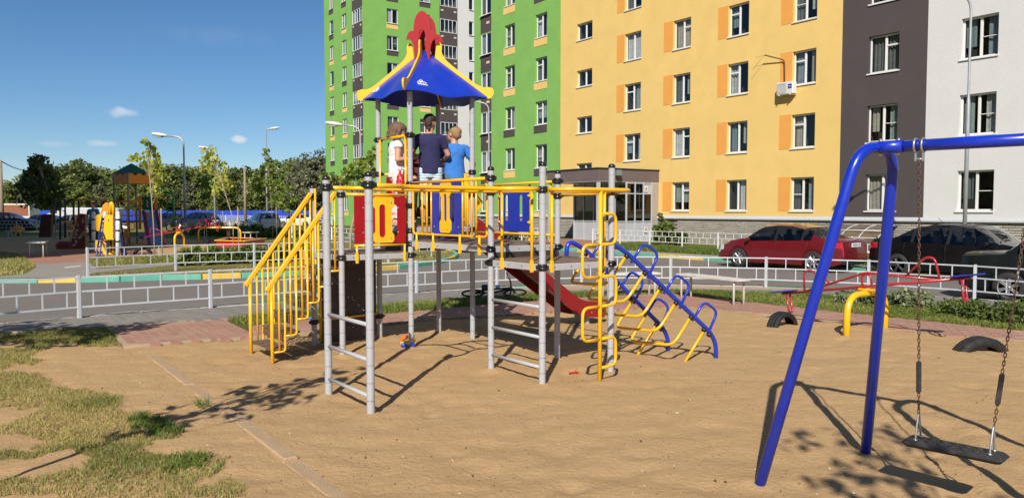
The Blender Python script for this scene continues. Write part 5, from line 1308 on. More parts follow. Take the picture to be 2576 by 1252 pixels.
# ================================================================ PEOPLE
M_SKIN = mat('skin', (.52, .27, .18), .55, var=.06, vscale=12)
M_HAIRB = mat('hair_brown', (.15, .085, .048), .5, var=.35, vscale=60, bump=.5, bscale=120)
M_HAIRD = mat('hair_dark', (.035, .022, .016), .5, var=.35, vscale=60, bump=.5, bscale=120)
M_HAIRF = mat('hair_fair', (.32, .185, .085), .5, var=.3, vscale=60, bump=.5, bscale=120)
def cloth(name, base, spots, scale=30, kind='blotch'):
    if name in MATS: return MATS[name]
    m = bpy.data.materials.new(name); m.use_nodes = True; MATS[name] = m
    n, l = m.node_tree.nodes, m.node_tree.links; p = n['Principled BSDF']; p.inputs['Roughness'].default_value = .9
    t = n.new('ShaderNodeTexCoord'); out = None
    for i, (c, sc, lo) in enumerate(spots):
        if kind == 'stripe':
            x = n.new('ShaderNodeTexWave'); x.bands_direction = 'Z'; x.inputs['Scale'].default_value = sc; x.inputs['Distortion'].default_value = 1.5; f = x.outputs['Fac']
        else:
            x = n.new('ShaderNodeTexNoise'); x.inputs['Scale'].default_value = sc; x.inputs['Detail'].default_value = 2; f = x.outputs[0]
        mp = n.new('ShaderNodeMapping'); mp.inputs['Location'].default_value = (i*3.1, i*1.7, i*.37); l.new(t.outputs['Object'], mp.inputs[0]); l.new(mp.outputs[0], x.inputs['Vector'])
        r = n.new('ShaderNodeMapRange'); r.inputs[1].default_value = lo; r.inputs[2].default_value = lo+.04; l.new(f, r.inputs[0])
        mx = n.new('ShaderNodeMixRGB'); l.new(r.outputs[0], mx.inputs[0])
        if out: l.new(out, mx.inputs[1])
        else: mx.inputs[1].default_value = (*base, 1)
        mx.inputs[2].default_value = (*c, 1); out = mx.outputs[0]
    if out: l.new(out, p.inputs['Base Color'])
    else: p.inputs['Base Color'].default_value = (*base, 1)
    return m
def sphere(b, c, r, m=0, n=12, k=8, M=None):
    c = Vector(c); rr = r if isinstance(r, (tuple, list)) else (r, r, r)
    vs = []; fs = []
    for i in range(k+1):
        a = math.pi*i/k
        for j in range(n):
            p = 2*math.pi*j/n; q = Vector((rr[0]*math.sin(a)*math.cos(p), rr[1]*math.sin(a)*math.sin(p), -rr[2]*math.cos(a)))
            vs.append((M @ q if M is not None else q) + c)
    for i in range(k):
        for j in range(n): fs.append((i*n+j, i*n+(j+1) % n, (i+1)*n+(j+1) % n, (i+1)*n+j))
    b.add(vs, fs, m, True)
def bone(b, p, q, r0, r1): 
    b.tube([p, q], r0, 10, rs=[r0, r1]); sphere(b, p, r0, n=10, k=6); sphere(b, q, r1, n=10, k=6)
def loft(b, rings, n=18):                      # rings: (center, rx, ry)
    vs = []; fs = []
    for c, rx, ry in rings:
        for j in range(n): a = 2*math.pi*j/n; vs.append((c[0]+rx*math.cos(a), c[1]+ry*math.sin(a), c[2]))
    for i in range(len(rings)-1):
        for j in range(n): fs.append((i*n+j, i*n+(j+1) % n, (i+1)*n+(j+1) % n, (i+1)*n+j))
    fs += [tuple(range(n-1, -1, -1)), tuple((len(rings)-1)*n+j for j in range(n))]
    b.add(vs, fs, 0, True)
def remesh(b, name, m, parent, vox=.0075, smooth=5, noise=0, nsc=14., seed=1):
    me = b.mesh(m, name); o = bpy.data.objects.new(name, me); COL.objects.link(o)
    md = o.modifiers.new('r', 'REMESH'); md.mode = 'VOXEL'; md.voxel_size = vox
    sm = o.modifiers.new('s', 'SMOOTH'); sm.iterations = smooth; sm.factor = .5
    me2 = bpy.data.meshes.new_from_object(o.evaluated_get(bpy.context.evaluated_depsgraph_get()))
    bpy.data.objects.remove(o)
    nv = len(me2.vertices); co = np.empty(nv*3, np.float32); me2.vertices.foreach_get('co', co); co = co.reshape(-1, 3)
    if noise:
        no = np.empty(nv*3, np.float32); me2.vertices.foreach_get('normal', no); no = no.reshape(-1, 3)
        f = vnoise(co[:, 0]*nsc + co[:, 2]*nsc*.5, co[:, 2]*nsc*.8 - co[:, 0]*nsc*.6 + co[:, 1]*nsc*.5, seed) + .5*vnoise(co[:, 0]*nsc*2 + 7, co[:, 2]*nsc*2.2 + co[:, 1]*nsc, seed+3) - .75
        co = co + no*f[:, None]*noise; me2.vertices.foreach_set('co', co.ravel().astype(np.float32))
    me2.polygons.foreach_set('use_smooth', np.ones(len(me2.polygons), bool))
    me2.materials.clear(); me2.materials.append(m); me2.update(); me2.name = name
    return new(name, me2, parent)
def hand(b, wrist, d, side, s, curl=.5, up=Vector((0, 0, 1))):
    d = Vector(d).normalized(); x = d.cross(up).normalized(); y = x.cross(d)      # x across the palm
    pc = wrist + d*.042*s
    bone(b, wrist, wrist + d*.03*s, .020*s, .026*s); sphere(b, pc, .030*s, n=8, k=6)
    for i, ln in enumerate((.052, .060, .056, .044)):
        a = wrist + d*.066*s + x*side*(-.024+.016*i)*s; m1 = a + d*ln*.55*s - y*curl*ln*.25*s; e = m1 + (d*(1-curl*1.1) - y*curl)*ln*.55*s
        b.tube([wrist + d*.04*s + x*side*(-.018+.012*i)*s, a, m1, e], .0075*s, 6, rs=[.009*s, .0088*s, .008*s, .0065*s])
    t0 = wrist + d*.02*s - x*side*.024*s; t1 = t0 + d*.03*s - x*side*.022*s; b.tube([t0, t1, t1 + d*.025*s - y*.012*s], .009*s, 6, rs=[.011*s, .010*s, .007*s])
def person(label, loc, rz, H, j, shirt, bottoms, hair, hairstyle='short', head_turn=0., head_tilt=0., short=True, sleeve=.62, shoe=None, bag=None, legs=None, lean=0., group=None):
    """own frame: x to the person's right, y forward, z up; j gives elbows and wrists as fractions of the height H"""
    t = thing('person', label, 'person', loc, rz, group)
    s = H/1.45; V = lambda x, y, z: Vector((x*H, y*H + lean*max(0, z-.5)*H, z*H))
    shx = .108; kids = H < 1.6
    hd = V(0, .012, .925); sh = {-1: V(-shx, 0, .795), 1: V(shx, 0, .795)}
    lg = legs or {-1: (V(-.055, 0, .50), V(-.062, .01, .27), V(-.062, -.01, .045)), 1: (V(.055, 0, .50), V(.062, .015, .27), V(.062, 0, .045))}
    b = MB()
    c = lambda z, y=0: V(0, y, z)
    loft(b, [(c(.47), .085*H, .06*H), (c(.52), .10*H, .068*H), (c(.58), .092*H, .062*H), (c(.64), .085*H, .058*H), (c(.71), .098*H, .066*H), (c(.77), .108*H, .062*H), (c(.805), .085*H, .05*H), (c(.825), .045*H, .04*H)])
    bone(b, V(0, -.005, .81), V(0, .005, .885), .034*H, .032*H)
    HM_ = Matrix.Translation(hd) @ Matrix.Rotation(head_turn, 4, 'Z') @ Matrix.Rotation(head_tilt, 4, 'X')
    hs = 1.12 if kids else 1.0; hp = lambda x, y, z: HM_ @ Vector((x*H*hs, y*H*hs, z*H*hs))
    HR3 = HM_.to_3x3()
    sphere(b, hp(0, -.006, .010), (.050*H*hs, .060*H*hs, .058*H*hs), n=16, k=12, M=HR3)
    sphere(b, hp(0, .012, -.022), (.042*H*hs, .045*H*hs, .048*H*hs), n=14, k=10, M=HR3)
    sphere(b, hp(0, .058, -.014), (.009*H, .012*H, .013*H), n=8, k=6, M=HR3)
    sphere(b, hp(0, .050, -.045), (.017*H, .008*H, .006*H), n=8, k=6, M=HR3)
    for sd in (-1, 1): sphere(b, hp(sd*.050, -.004, -.008), (.006*H, .012*H, .017*H), n=8, k=6, M=HR3)
    for sd in (-1, 1):
        el, wr_ = V(*j[sd][0]), V(*j[sd][1])
        bone(b, sh[sd] - Vector((sd*.01*H, 0, 0)), el, .031*H, .024*H); bone(b, el, wr_, .025*H, .017*H)
        d = (wr_-el).normalized(); hd_dir = (d + Vector(j[sd][2] if len(j[sd]) > 2 else (0, 0, 0))).normalized()
        hand(b, wr_, hd_dir, sd, H*.72, .55, Vector((0, 0, 1)) if abs(hd_dir.z) < .8 else Vector((0, 1, 0)))
        hp_, kn, an = lg[sd]
        bone(b, hp_, kn, .058*H, .037*H); bone(b, kn, kn*.45 + an*.55 + Vector((0, -.008*H, 0)), .036*H, .033*H); bone(b, kn*.45 + an*.55 + Vector((0, -.008*H, 0)), an, .033*H, .021*H)
        f = Vector((0, 1, 0)); bone(b, an - Vector((0, .012*H, .018*H)), an + f*.075*H - Vector((0, 0, .030*H)), .022*H, .016*H)
    body = remesh(b, 'body', M_SKIN, t, .0065 if kids else .009, 3)
    for sd in (-1, 1):                          # eyes
        q = MB(); sphere(q, hp(sd*.019, .050, .002), (.0075*H, .004*H, .005*H), n=8, k=6, M=HR3); q.build('eye', M_INKB, t)
    q = MB()                                    # shirt
    loft(q, [(c(.465), .107*H, .080*H), (c(.52), .108*H, .078*H), (c(.60), .097*H, .071*H), (c(.68), .094*H, .070*H), (c(.74), .109*H, .074*H), (c(.785), .111*H, .067*H), (c(.812), .080*H, .052*H), (c(.83), .05*H, .044*H)])
    for sd in (-1, 1):
        el = V(*j[sd][0]); e = sh[sd] + (el-sh[sd])*sleeve
        q.tube([sh[sd] - Vector((sd*.03*H, 0, -.0)), sh[sd], e], .04*H, 12, rs=[.038*H, .037*H, .037*H]); sphere(q, sh[sd] - Vector((sd*.006*H, 0, .004*H)), .033*H)
    remesh(q, 'shirt', shirt, t, .008, 4, .010*s, 11., 5)
    q = MB(); loft(q, [(c(.43), .085*H, .062*H), (c(.48), .099*H, .070*H), (c(.53), .098*H, .068*H)])
    for sd in (-1, 1):
        hp_, kn, an = lg[sd]; e = hp_ + (kn-hp_)*(.86 if short else 1.0)
        q.tube([hp_ + Vector((0, 0, .02*H)), hp_, e], .066*H, 12, rs=[.058*H, .059*H, (.055 if short else .048)*H])
        if not short: q.tube([kn + (hp_-kn)*.1, kn, an + Vector((0, 0, .015*H))], .05*H, 12, rs=[.052*H, .05*H, .04*H])
    remesh(q, 'shorts' if short else 'trousers', bottoms, t, .008, 4, .008*s, 13., 9)
    q = MB()                                    # hair
    if hairstyle == 'short':
        sphere(q, hp(0, -.012, .020), (.054*H*hs, .060*H*hs, .057*H*hs), n=18, k=12, M=HR3)
        sphere(q, hp(0, -.034, -.005), (.045*H*hs, .036*H*hs, .042*H*hs), n=14, k=10, M=HR3)
        for k in range(26):
            a = k*2.4; r_ = .2+.8*((k*.618) % 1)
            sphere(q, hp(.042*math.cos(a)*r_, -.014+.045*math.sin(a)*r_, .066-.028*r_*r_), .0135*H, n=8, k=6)
    elif hairstyle == 'tail':
        sphere(q, hp(0, -.010, .026), (.052*H*hs, .059*H*hs, .052*H*hs), n=18, k=12, M=HR3)
        sphere(q, hp(0, -.040, -.0), (.036*H*hs, .028*H*hs, .045*H*hs), n=14, k=10, M=HR3)
        sphere(q, hp(.006, -.046, -.045), (.016*H, .011*H, .03*H), n=10, k=8, M=HR3)
        for k in range(30):
            a = k*2.4; r_ = .2+.8*((k*.618) % 1)
            sphere(q, hp(.042*math.cos(a)*r_, -.012+.045*math.sin(a)*r_, .066-.026*r_*r_), .0145*H, n=8, k=6)
    else:
        sphere(q, hp(0, -.010, .016), (.058*H*hs, .064*H*hs, .060*H*hs), n=18, k=12, M=HR3)
        loft_c = [hp(0, -.016, .03), hp(0, -.018, -.02), hp(0, -.018, -.075)]
        for a in range(-4, 5):
            an_ = R(a*30) - math.pi/2
            p0_, p1_, p2_ = (hp(.050*math.cos(an_), -.012+.052*math.sin(an_), z) for z in (.02, -.03, -.078))
            q.tube([p0_, p1_, p2_], .02*H, 8, rs=[.020*H, .020*H, .015*H])
    remesh(q, 'hair', hair, t, .0065, 2, .010*s, 26., 3)
    for sd in (-1, 1):                          # shoes
        an = lg[sd][2]; q = MB(); d = V(0, 0, .0)
        sphere(q, an + Vector((0, .03*H, -.030*H)), (.030*H, .068*H, .022*H), n=12, k=8); q.box(an + Vector((0, .03*H, -.045*H)), (.052*H, .135*H, .012*H)); q.build('shoe', shoe or M_BLK, t)
    return t
tw = lambda x, y: PW_(x, y, HT + .005)
person('boy in a navy t-shirt and striped shorts standing with his back turned under the roof', tw(.395, .17), R(6), 1.47,
       {-1: ((-.175, .06, .655), (-.10, .16, .62), (.6, .2, 0)), 1: ((.165, .03, .645), (.135, .13, .60), (-.4, .4, 0))},
       cloth('shirt_navy', (.018, .018, .075), []), cloth('shorts_striped', (.42, .62, .72), [((.75, .77, .78), 13, .40), ((.05, .28, .42), 9., .86)], kind='stripe'), M_HAIRD, 'tail', R(-14), R(-6), shoe=mat('sandal_brown', (.09, .05, .03), .7))
person('younger fair haired boy in a bright blue t-shirt and jeans leaning on the yellow rail', tw(.80, .20), R(18), 1.335,
       {-1: ((-.15, .08, .64), (-.08, .17, .62), (.4, .2, 0)), 1: ((.185, .0, .63), (.190, .06, .50), (.1, .6, -.2))},
       cloth('shirt_blue', (.035, .175, .54), []), cloth('jeans_blue', (.055, .10, .19), [((.09, .15, .26), 20, .5)]), M_HAIRF, 'short', R(38), R(2), short=False, shoe=mat('shoe_grey', (.15, .15, .16), .7))
girl = person('girl in a white t-shirt and pink flowered trousers holding the yellow entry rail', tw(.10, .53), R(-75), 1.375,
       {-1: ((-.11, .13, .70), (-.02, .165, .815), (.3, .2, .5)), 1: ((.135, -.015, .63), (.10, .15, .655), (-.2, .6, .1))},
       cloth('shirt_white', (.74, .73, .76), [((.35, .55, .30), 26, .70), ((.70, .45, .55), 22, .72)]), cloth('trousers_floral', (.72, .62, .60), [((.66, .12, .26), 13, .56), ((.25, .22, .20), 30, .64)]), M_HAIRB, 'bob', R(-18), R(-16), short=False, sleeve=.30, shoe=mat('sandal_pink', (.6, .3, .3), .7))
person('child in a dark red checked shirt bending down behind the navy shirted boy', tw(.50, .66), R(25), 1.22,
       {-1: ((-.15, .20, .60), (-.10, .34, .50), (0, .4, -.3)), 1: ((.15, .20, .60), (.10, .34, .50), (0, .4, -.3))},
       cloth('shirt_checked', (.20, .015, .02), [((.02, .012, .014), 12, .5)], kind='stripe'), cloth('trousers_dark', (.03, .03, .035), []), M_HAIRD, 'short', 0, R(-30), short=False, lean=.75)
bpy.data.objects['person.001'].scale = (1.1, 1.12, 1.0)
girl.scale = (1.15, 1.2, 1.0)
bg2 = thing('plastic_bag', 'red plastic bag hanging on the yellow entry bar beside the girl', 'bag', PW_(.02, .30, HT+.42), R(20))
q = MB(); q.tube([(0, 0, .0), (.005, .0, .10), (0, .01, .22), (-.01, 0, .30)], .05, 10, rs=[.03, .075, .05, .012]); q.tube(fillet([(-.02, 0, .28), (-.03, 0, .40), (.02, 0, .40), (.01, 0, .28)], .03, 3), .008, 6)
o_ = remesh(q, 'bag', mat('bag_red', (.45, .02, .03), .4), bg2, .007, 2, .02, 20, 2)
mp_ = G(236, 640, .12); mp_ = at(236, 600, 33.5)
person('man in a teal blue t-shirt standing behind the yellow climbing house', Vector((mp_.x, 33.5, .42)), R(176), 1.74,
       {-1: ((-.16, -.01, .64), (-.15, .04, .50)), 1: ((.16, -.01, .64), (.15, .04, .50))},
       cloth('shirt_teal', (.03, .20, .30), []), cloth('trousers_navy', (.02, .025, .06), []), M_HAIRD, 'short', 0, 0, short=False)
# ================================================================ CARS
M_CGLASS = glass_mat('car_glass', (.30, .32, .33), .95)
M_TYREC = mat('car_tyre', (.018, .018, .018), .8, dirt=(.10, .09, .075), dirt_amt=.4, dirt_scale=6.)
M_ALLOY = mat('alloy', (.62, .62, .64), .28, metal=.85)
M_ALLOYD = mat('alloy_dark', (.10, .10, .11), .35, metal=.7)
M_CTRIM = mat('car_trim_black', (.012, .012, .013), .5)
M_CINT = mat('car_interior', (.025, .025, .028), .8)
M_TAIL = mat('tail_light', (.42, .008, .012), .15, coat=.6)
M_HEADL = mat('head_light', (.62, .64, .66), .1, coat=.8)
M_PLATE = mat('number_plate', (.72, .72, .70), .5)
M_CHROME = mat('chrome', (.65, .65, .66), .15, metal=1.)
def paint(name, c, **kw): return mat(name, c, .3, var=.03, vscale=3, coat=.9 if max(c) > .03 else .35, spec=.5 if max(c) > .03 else .25, dirt=(c[0]*.75+.012, c[1]*.75+.011, c[2]*.75+.010), dirt_amt=.14, dirt_scale=1.3, **kw)
def interp(tab, x):
    for (x0, y0), (x1, y1) in zip(tab[:-1], tab[1:]):
        if x <= x1:
            t = max(0, min(1, (x-x0)/(x1-x0))); t2 = t*t*(3-2*t)*.35 + t*.65; return y0 + (y1-y0)*t2
    return tab[-1][1]
STY = {
 'sedan': dict(L=4.5, W=1.76, H=1.45, top=[(0, .62), (.04, .98), (.12, 1.04), (.62, 1.06), (1.30, 1.36), (1.75, 1.44), (2.25, 1.455), (2.75, 1.40), (3.45, .99), (3.9, .91), (4.32, .76), (4.46, .58), (4.5, .46)],
               belt=[(0, .90), (.6, .97), (2.0, .93), (3.4, .88), (4.5, .7)], rear=(.66, 1.36), front=(2.74, 3.44), cab=(.98, 3.26), pil=((1.24, 1.32), (2.16, 2.25)), ax=(.90, 3.58), r=.315),
 'hatch': dict(L=3.95, W=1.70, H=1.54, top=[(0, .50), (.03, .92), (.12, 1.10), (.34, 1.44), (.60, 1.51), (1.3, 1.545), (1.95, 1.51), (2.35, 1.42), (3.05, 1.04), (3.5, .94), (3.85, .74), (3.95, .50)],
               belt=[(0, .98), (1.0, .99), (2.9, .92), (3.95, .7)], rear=(.13, .36), front=(2.30, 3.05), cab=(.42, 2.95), pil=((.72, .80), (1.52, 1.60)), ax=(.62, 3.10), r=.30),
 'suv': dict(L=4.5, W=1.86, H=1.66, top=[(0, .55), (.04, .98), (.14, 1.14), (.55, 1.52), (.95, 1.62), (1.6, 1.665), (2.2, 1.63), (2.65, 1.52), (3.35, 1.12), (3.9, 1.04), (4.36, .88), (4.5, .55)],
             belt=[(0, 1.06), (1.0, 1.05), (3.3, 1.0), (4.5, .85)], rear=(.16, .60), front=(2.6, 3.36), cab=(.62, 3.2), pil=((1.02, 1.10), (1.82, 1.92)), ax=(.82, 3.56), r=.36),
 'classic': dict(L=4.1, W=1.62, H=1.44, top=[(0, .60), (.03, .90), (.08, .955), (.80, .99), (1.22, 1.34), (1.45, 1.42), (2.0, 1.445), (2.45, 1.40), (2.95, .98), (3.3, .95), (3.98, .86), (4.07, .70), (4.1, .5)],
              belt=[(0, .88), (1.0, .95), (2.9, .90), (4.1, .8)], rear=(.82, 1.30), front=(2.46, 2.94), cab=(1.04, 2.84), pil=((1.30, 1.38), (1.86, 1.94)), ax=(.92, 3.34), r=.30),
 'boxy': dict(L=3.75, W=1.68, H=1.64, top=[(0, .60), (.03, .98), (.08, 1.10), (.36, 1.56), (.6, 1.62), (1.2, 1.64), (1.75, 1.61), (1.95, 1.57), (2.42, 1.06), (2.55, 1.03), (3.55, .97), (3.66, .90), (3.72, .62), (3.75, .5)],
              belt=[(0, 1.0), (1.0, 1.0), (2.4, .98), (3.75, .9)], rear=(.1, .38), front=(1.95, 2.41), cab=(.45, 2.34), pil=((1.12, 1.20),), ax=(.62, 2.84), r=.345)}
def car(name, label, cat, style, pm, loc, rz, alloy=None, group=None, plate=None, scale=1., spokes=5, simple=False, handle=True, warn=False):
    P = STY[style]; t = thing(name, label, cat, loc, rz, group); t.scale = (scale,)*3      # local x forward, y to the car's left
    Lc, Wc, r = P['L'], P['W']/2, P['r']; x0 = Lc/2; ra = r+.055
    xs = set([Lc*k/44 for k in range(45)]) | {q for tb in P['top'] for q in tb[:1]}
    for a in P['ax']:
        for k in range(-9, 10): xs.add(a + ra*math.sin(k*math.pi/18))
    for a, b_ in (P['rear'], P['front'], P['cab'], *P['pil']): xs |= {a, b_}
    xs = sorted(x for x in xs if 0 <= x <= Lc); xs = [x for i, x in enumerate(xs) if i == 0 or x-xs[i-1] > .004]
    sec = []
    for x in xs:
        tp, bl = interp(P['top'], x), interp(P['belt'], x); bl = min(bl, tp-.03)
        e = abs(x-Lc/2)/(Lc/2); w = Wc*(1-.05*e**3-.16*e**10)
        zb = .20 + (.12*max(0, (e-.86)/.14)); za = zb
        for a in P['ax']:
            if abs(x-a) < ra: za = max(za, r + math.sqrt(max(0, ra*ra-(x-a)**2)))
        cabin = tp-bl > .12; k = min(1, (tp-bl)/.5)
        wt = w*(.955-.26*k) if cabin else w*.86
        za_ = min(za, bl-.06)
        m1 = max(za_+.02, .45); m2 = max(m1+.01, bl-.16)
        sec.append([(0, zb), (w*.80, zb), (w*.97, max(za_, zb)), (w, max(za_+.015, m1)), (w*.995, m2), (w*.965, bl), (wt, tp-(.055 if cabin else .02)), (wt*.82, tp-.012), (wt*.4, tp), (0, tp+.002)])
    n = len(xs); K = 10; body = MB(); groups = {}
    body_v = [[(x-x0, s*y, z) for s in (1,) for y, z in sec[i]] + [(x-x0, -y, z) for y, z in sec[i][1:-1]] for i, x in enumerate(xs)]
    ring = lambda i: [(xs[i]-x0, y, z) for y, z in sec[i]] + [(xs[i]-x0, -y, z) for y, z in sec[i][-2:0:-1]]
    R_ = [ring(i) for i in range(n)]; M_ = len(R_[0])
    inr = lambda x, ab: ab[0]-.001 <= x <= ab[1]+.001
    for i in range(n-1):
        xm = (xs[i]+xs[i+1])/2
        for k in range(M_):
            k2 = (k+1) % M_; fv = [R_[i][k], R_[i+1][k], R_[i+1][k2], R_[i][k2]]
            kk = k if k < K-1 else M_-1-k
            dst = None
            tall = interp(P['top'], xm)-interp(P['belt'], xm) > .14
            if kk == 5 and inr(xm, P['cab']) and tall and not any(inr(xm, p) for p in P['pil']): dst = ('side_window', k < K, sum(xm > p[1] for p in P['pil']))
            elif kk >= 6 and inr(xm, P['front']): dst = ('windscreen',)
            elif kk >= 6 and inr(xm, P['rear']): dst = ('rear_window',)
            lamp_z = 4 if style in ('sedan', 'suv') else 5
            if not dst and kk in ((4,) if style in ('sedan', 'suv') else (4, 5)) and xm < (.27 if style == 'sedan' else .02 if style == 'classic' else .16): dst = ('tail_light', k < K)
            if not dst and kk == 4 and xm > Lc-(.30 if style != 'boxy' else .10): dst = ('headlight', k < K)
            if not dst and kk in (7, 8) and xm < .028 and style == 'sedan': dst = None
            if dst: groups.setdefault(dst, MB()).add(fv, [(0, 1, 2, 3)], 0, True)
            else:
                trim = kk == 5 and tall and inr(xm, (P['cab'][0], P['cab'][1]))
                body.add(fv, [(0, 1, 2, 3)], 1 if (trim or kk == 0) else 0, not trim)
    body.add(R_[0], [tuple(range(M_))], 0, False); body.add(R_[-1], [tuple(range(M_-1, -1, -1))], 0, False)
    me = body.mesh([pm, M_CTRIM], 'body'); bm_ = bmesh.new(); bm_.from_mesh(me); bmesh.ops.remove_doubles(bm_, verts=bm_.verts, dist=.0008); bmesh.ops.recalc_face_normals(bm_, faces=bm_.faces); bm_.to_mesh(me); bm_.free(); me.set_sharp_from_angle(angle=R(24))
    bo = new('body', me, t)
    for key, b in groups.items():
        me = b.mesh({'tail_light': M_TAIL, 'headlight': M_HEADL}.get(key[0], M_CGLASS), key[0]); bm_ = bmesh.new(); bm_.from_mesh(me); bmesh.ops.remove_doubles(bm_, verts=bm_.verts, dist=.0008); bm_.to_mesh(me); bm_.free(); new(key[0], me, t)
    q = MB(); q.box((0, 0, .62), (Lc*.62, Wc*1.6, .5)); 
    for x in (.25, -.55):
        for y in (-.36, .36): q.bbox((x, y, .92), (.16, .42, .42), .05); q.bbox((x-.02, y, 1.19), (.10, .24, .16), .04)
    q.build('interior', M_CINT, t)
    # wheels
    tyre_b = MB(); tyre_b.lathe([(r*.66, -.10), (r*.9, -.105), (r*.985, -.08), (r, -.04), (r, .04), (r*.985, .08), (r*.9, .105), (r*.66, .10)], 26, caps=False); tm = tyre_b.mesh(M_TYREC, 'tyre')
    rb = MB(); rb.lathe([(r*.68, -.09), (r*.68, .085), (r*.64, .088), (r*.60, .05)], 24, caps=False); rb.lathe([(r*.13, .04), (r*.13, .082), (0, .086)], 10)
    for k in range(spokes):
        for dd in (-.13, .13): rb.bbox((r*.36*math.cos(2*math.pi*k/spokes+dd), r*.36*math.sin(2*math.pi*k/spokes+dd), .066), (r*.52, .032, .03), .008, 0, 2*math.pi*k/spokes+dd*.5)
    rm = rb.mesh(alloy or M_ALLOY, 'rim'); hb_ = MB(); hb_.lathe([(r*.64, .0), (0, .0)], 20); hm = hb_.mesh(M_CTRIM, 'brake')
    for a in P['ax']:
        for s in (-1, 1):
            w_ = new('wheel', None, t, (a-x0, s*(Wc-.115), r)); w_.rotation_euler = (R(-90)*s, random.uniform(0, 6), 0)
            new('tyre', tm, w_); new('rim', rm, w_); new('brake', hm, w_)
    # lights, plates, mirrors, seams
    for s in (-1, 1):
        q = MB(); mx = P['front'][0]-x0 + .42 if style != 'boxy' else P['front'][1]-x0-.12
        q.bbox((mx, s*(Wc+.08), interp(P['belt'], mx+x0)+.06), (.11, .20, .13), .04); q.box((mx, s*(Wc-.04), interp(P['belt'], mx+x0)+.02), (.05, .12, .04)); q.build('mirror', pm, t)
        seams = [P['pil'][-1][0]+.04, P['cab'][0]+.12 if style != 'boxy' else P['pil'][0][0]-.6, P['front'][1]-.08] if style != 'boxy' else [P['pil'][0][0]+.02, P['front'][1]-.06]
        for sx in seams:
            i = min(range(n), key=lambda i: abs(xs[i]-sx)); pts = [(xs[i]-x0, s*(y+.001), z) for y, z in sec[i][2:6]]
            q = MB(); q.tube(pts, .0055, 4); q.build('door_seam', M_CTRIM, t)
        if handle:
            for sx in ([P['pil'][-1][0]-.12, P['pil'][0][0]-.02] if len(P['pil']) > 1 else [P['pil'][0][0]+.15]):
                q = MB(); q.bbox((sx-x0+.02, s*(Wc*.985), interp(P['belt'], sx)-.12), (.19, .035, .028), .01); q.build('door_handle', pm, t)
    q = MB(); q.bbox((-x0+.06, 0, .34), (.16, Wc*1.62, .16), .04); q.build('bumper', M_CTRIM if style != 'boxy' else pm, t)
    q = MB(); q.bbox((x0-.06, 0, .34), (.18, Wc*1.5, .18), .04); q.build('bumper', M_CTRIM, t)
    pz = .84 if style in ('sedan',) else .62
    q = MB(); q.bbox((-x0-.005, 0, pz), (.02, .52, .12), .004); pl_ = q.build('number_plate', M_PLATE, t)
    if plate:
        o = new('lettering', text_mesh(plate, .085, M_INKB, .0008, True), pl_); o.location = (-x0-.0165, 0, pz); o.rotation_euler = (R(90), 0, R(-90))
    q = MB(); q.box((x0+.03, 0, .42), (.02, .52, .12)); q.build('number_plate', M_PLATE, t)
    if style in ('sedan',):
        q = MB(); q.lathe([(.055, 0), (.055, .008), (0, .012)], 12, 0, Matrix.Translation((-x0+.035, 0, pz+.15)) @ Matrix.Rotation(R(-90), 4, 'Y') @ Matrix.Diagonal((.6, 1, 1, 1))); q.build('badge', M_CHROME, t)
        q = MB(); q.tube([(-.55, 0, 1.44), (-.72, 0, 1.60)], .006, 5); q.build('aerial', M_CTRIM, t)
    if warn:
        q = MB(); q.add([(-x0+.20, .42, 1.20), (-x0+.20, .22, 1.20), (-x0+.245, .32, 1.36)], [(0, 1, 2)]); q.build('warning_triangle', M_INKW, t)
    return t
def heading(p, q): return math.atan2((q-p).y, (q-p).x)
# red saloon: wheels seen at (1859, 672) front and (2040, 684) rear
wf, wr2 = G(1859, 672), G(2041, 684.5); hd_ = (wf-wr2).normalized(); lft = Vector((-hd_.y, hd_.x, 0)); mid = (wf+wr2)/2 - lft*.80 + hd_*(-.0)
car('parked_car', 'dark red saloon car parked along the kerb with silver alloy wheels', 'car', 'sedan', paint('paint_red', (.13, .004, .010)), (mid.x, mid.y, 0), math.atan2(hd_.y, hd_.x), plate='K922EO 152', scale=.955, spokes=7)
wr3 = G(2261, 696); h2 = Vector((.5684, -.8228, 0)); l2 = Vector((-h2.y, h2.x, 0)); rad = l2*.80
c2 = wr3 + h2*1.32 + l2*.80
car('parked_car', 'black saloon car parked behind the red one with its nose to the right', 'car', 'sedan', paint('paint_black', (.004, .004, .005)), (c2.x, c2.y, 0), math.atan2(h2.y, h2.x), alloy=M_ALLOYD, spokes=5)
w4 = G(2521, 765); h4 = Vector((.66, -.75, 0)).normalized(); r4 = Vector((h4.y, -h4.x, 0)); c4 = w4 - r4*1.12 - h4*(.92-2.05)
car('parked_car', 'dark green classic saloon close behind the fence at the right edge, seen from its boot', 'car', 'classic', paint('paint_darkgreen', (.006, .010, .010)), (c4.x, c4.y, 0), math.atan2(h4.y, h4.x), alloy=mat('steel_wheel', (.30, .30, .31), .45, metal=.6, dirt=(.1, .09, .08), dirt_amt=.6), spokes=6)
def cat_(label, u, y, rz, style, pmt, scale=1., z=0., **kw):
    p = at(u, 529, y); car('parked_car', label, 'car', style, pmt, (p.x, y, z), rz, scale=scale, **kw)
cat_('silver hatchback seen from behind with a white triangle in its rear window', 661, 58, R(122), 'hatch', paint('paint_silver', (.48, .49, .50)), 1.08, warn=True)
cat_('dark navy off-roader parked among the saplings with red tail lights showing', 497, 70, R(148), 'suv', paint('paint_navy', (.012, .014, .028)), 1.0)
cat_('white saloon car parked beyond the silver hatchback', 750, 84, R(165), 'sedan', paint('paint_white', (.62, .62, .62)), 1.0)
cat_('white estate car standing on the side road behind the climbing frame posts', 1112, 33.5, R(4), 'hatch', paint('paint_white', (.62, .62, .62)), 1.0)
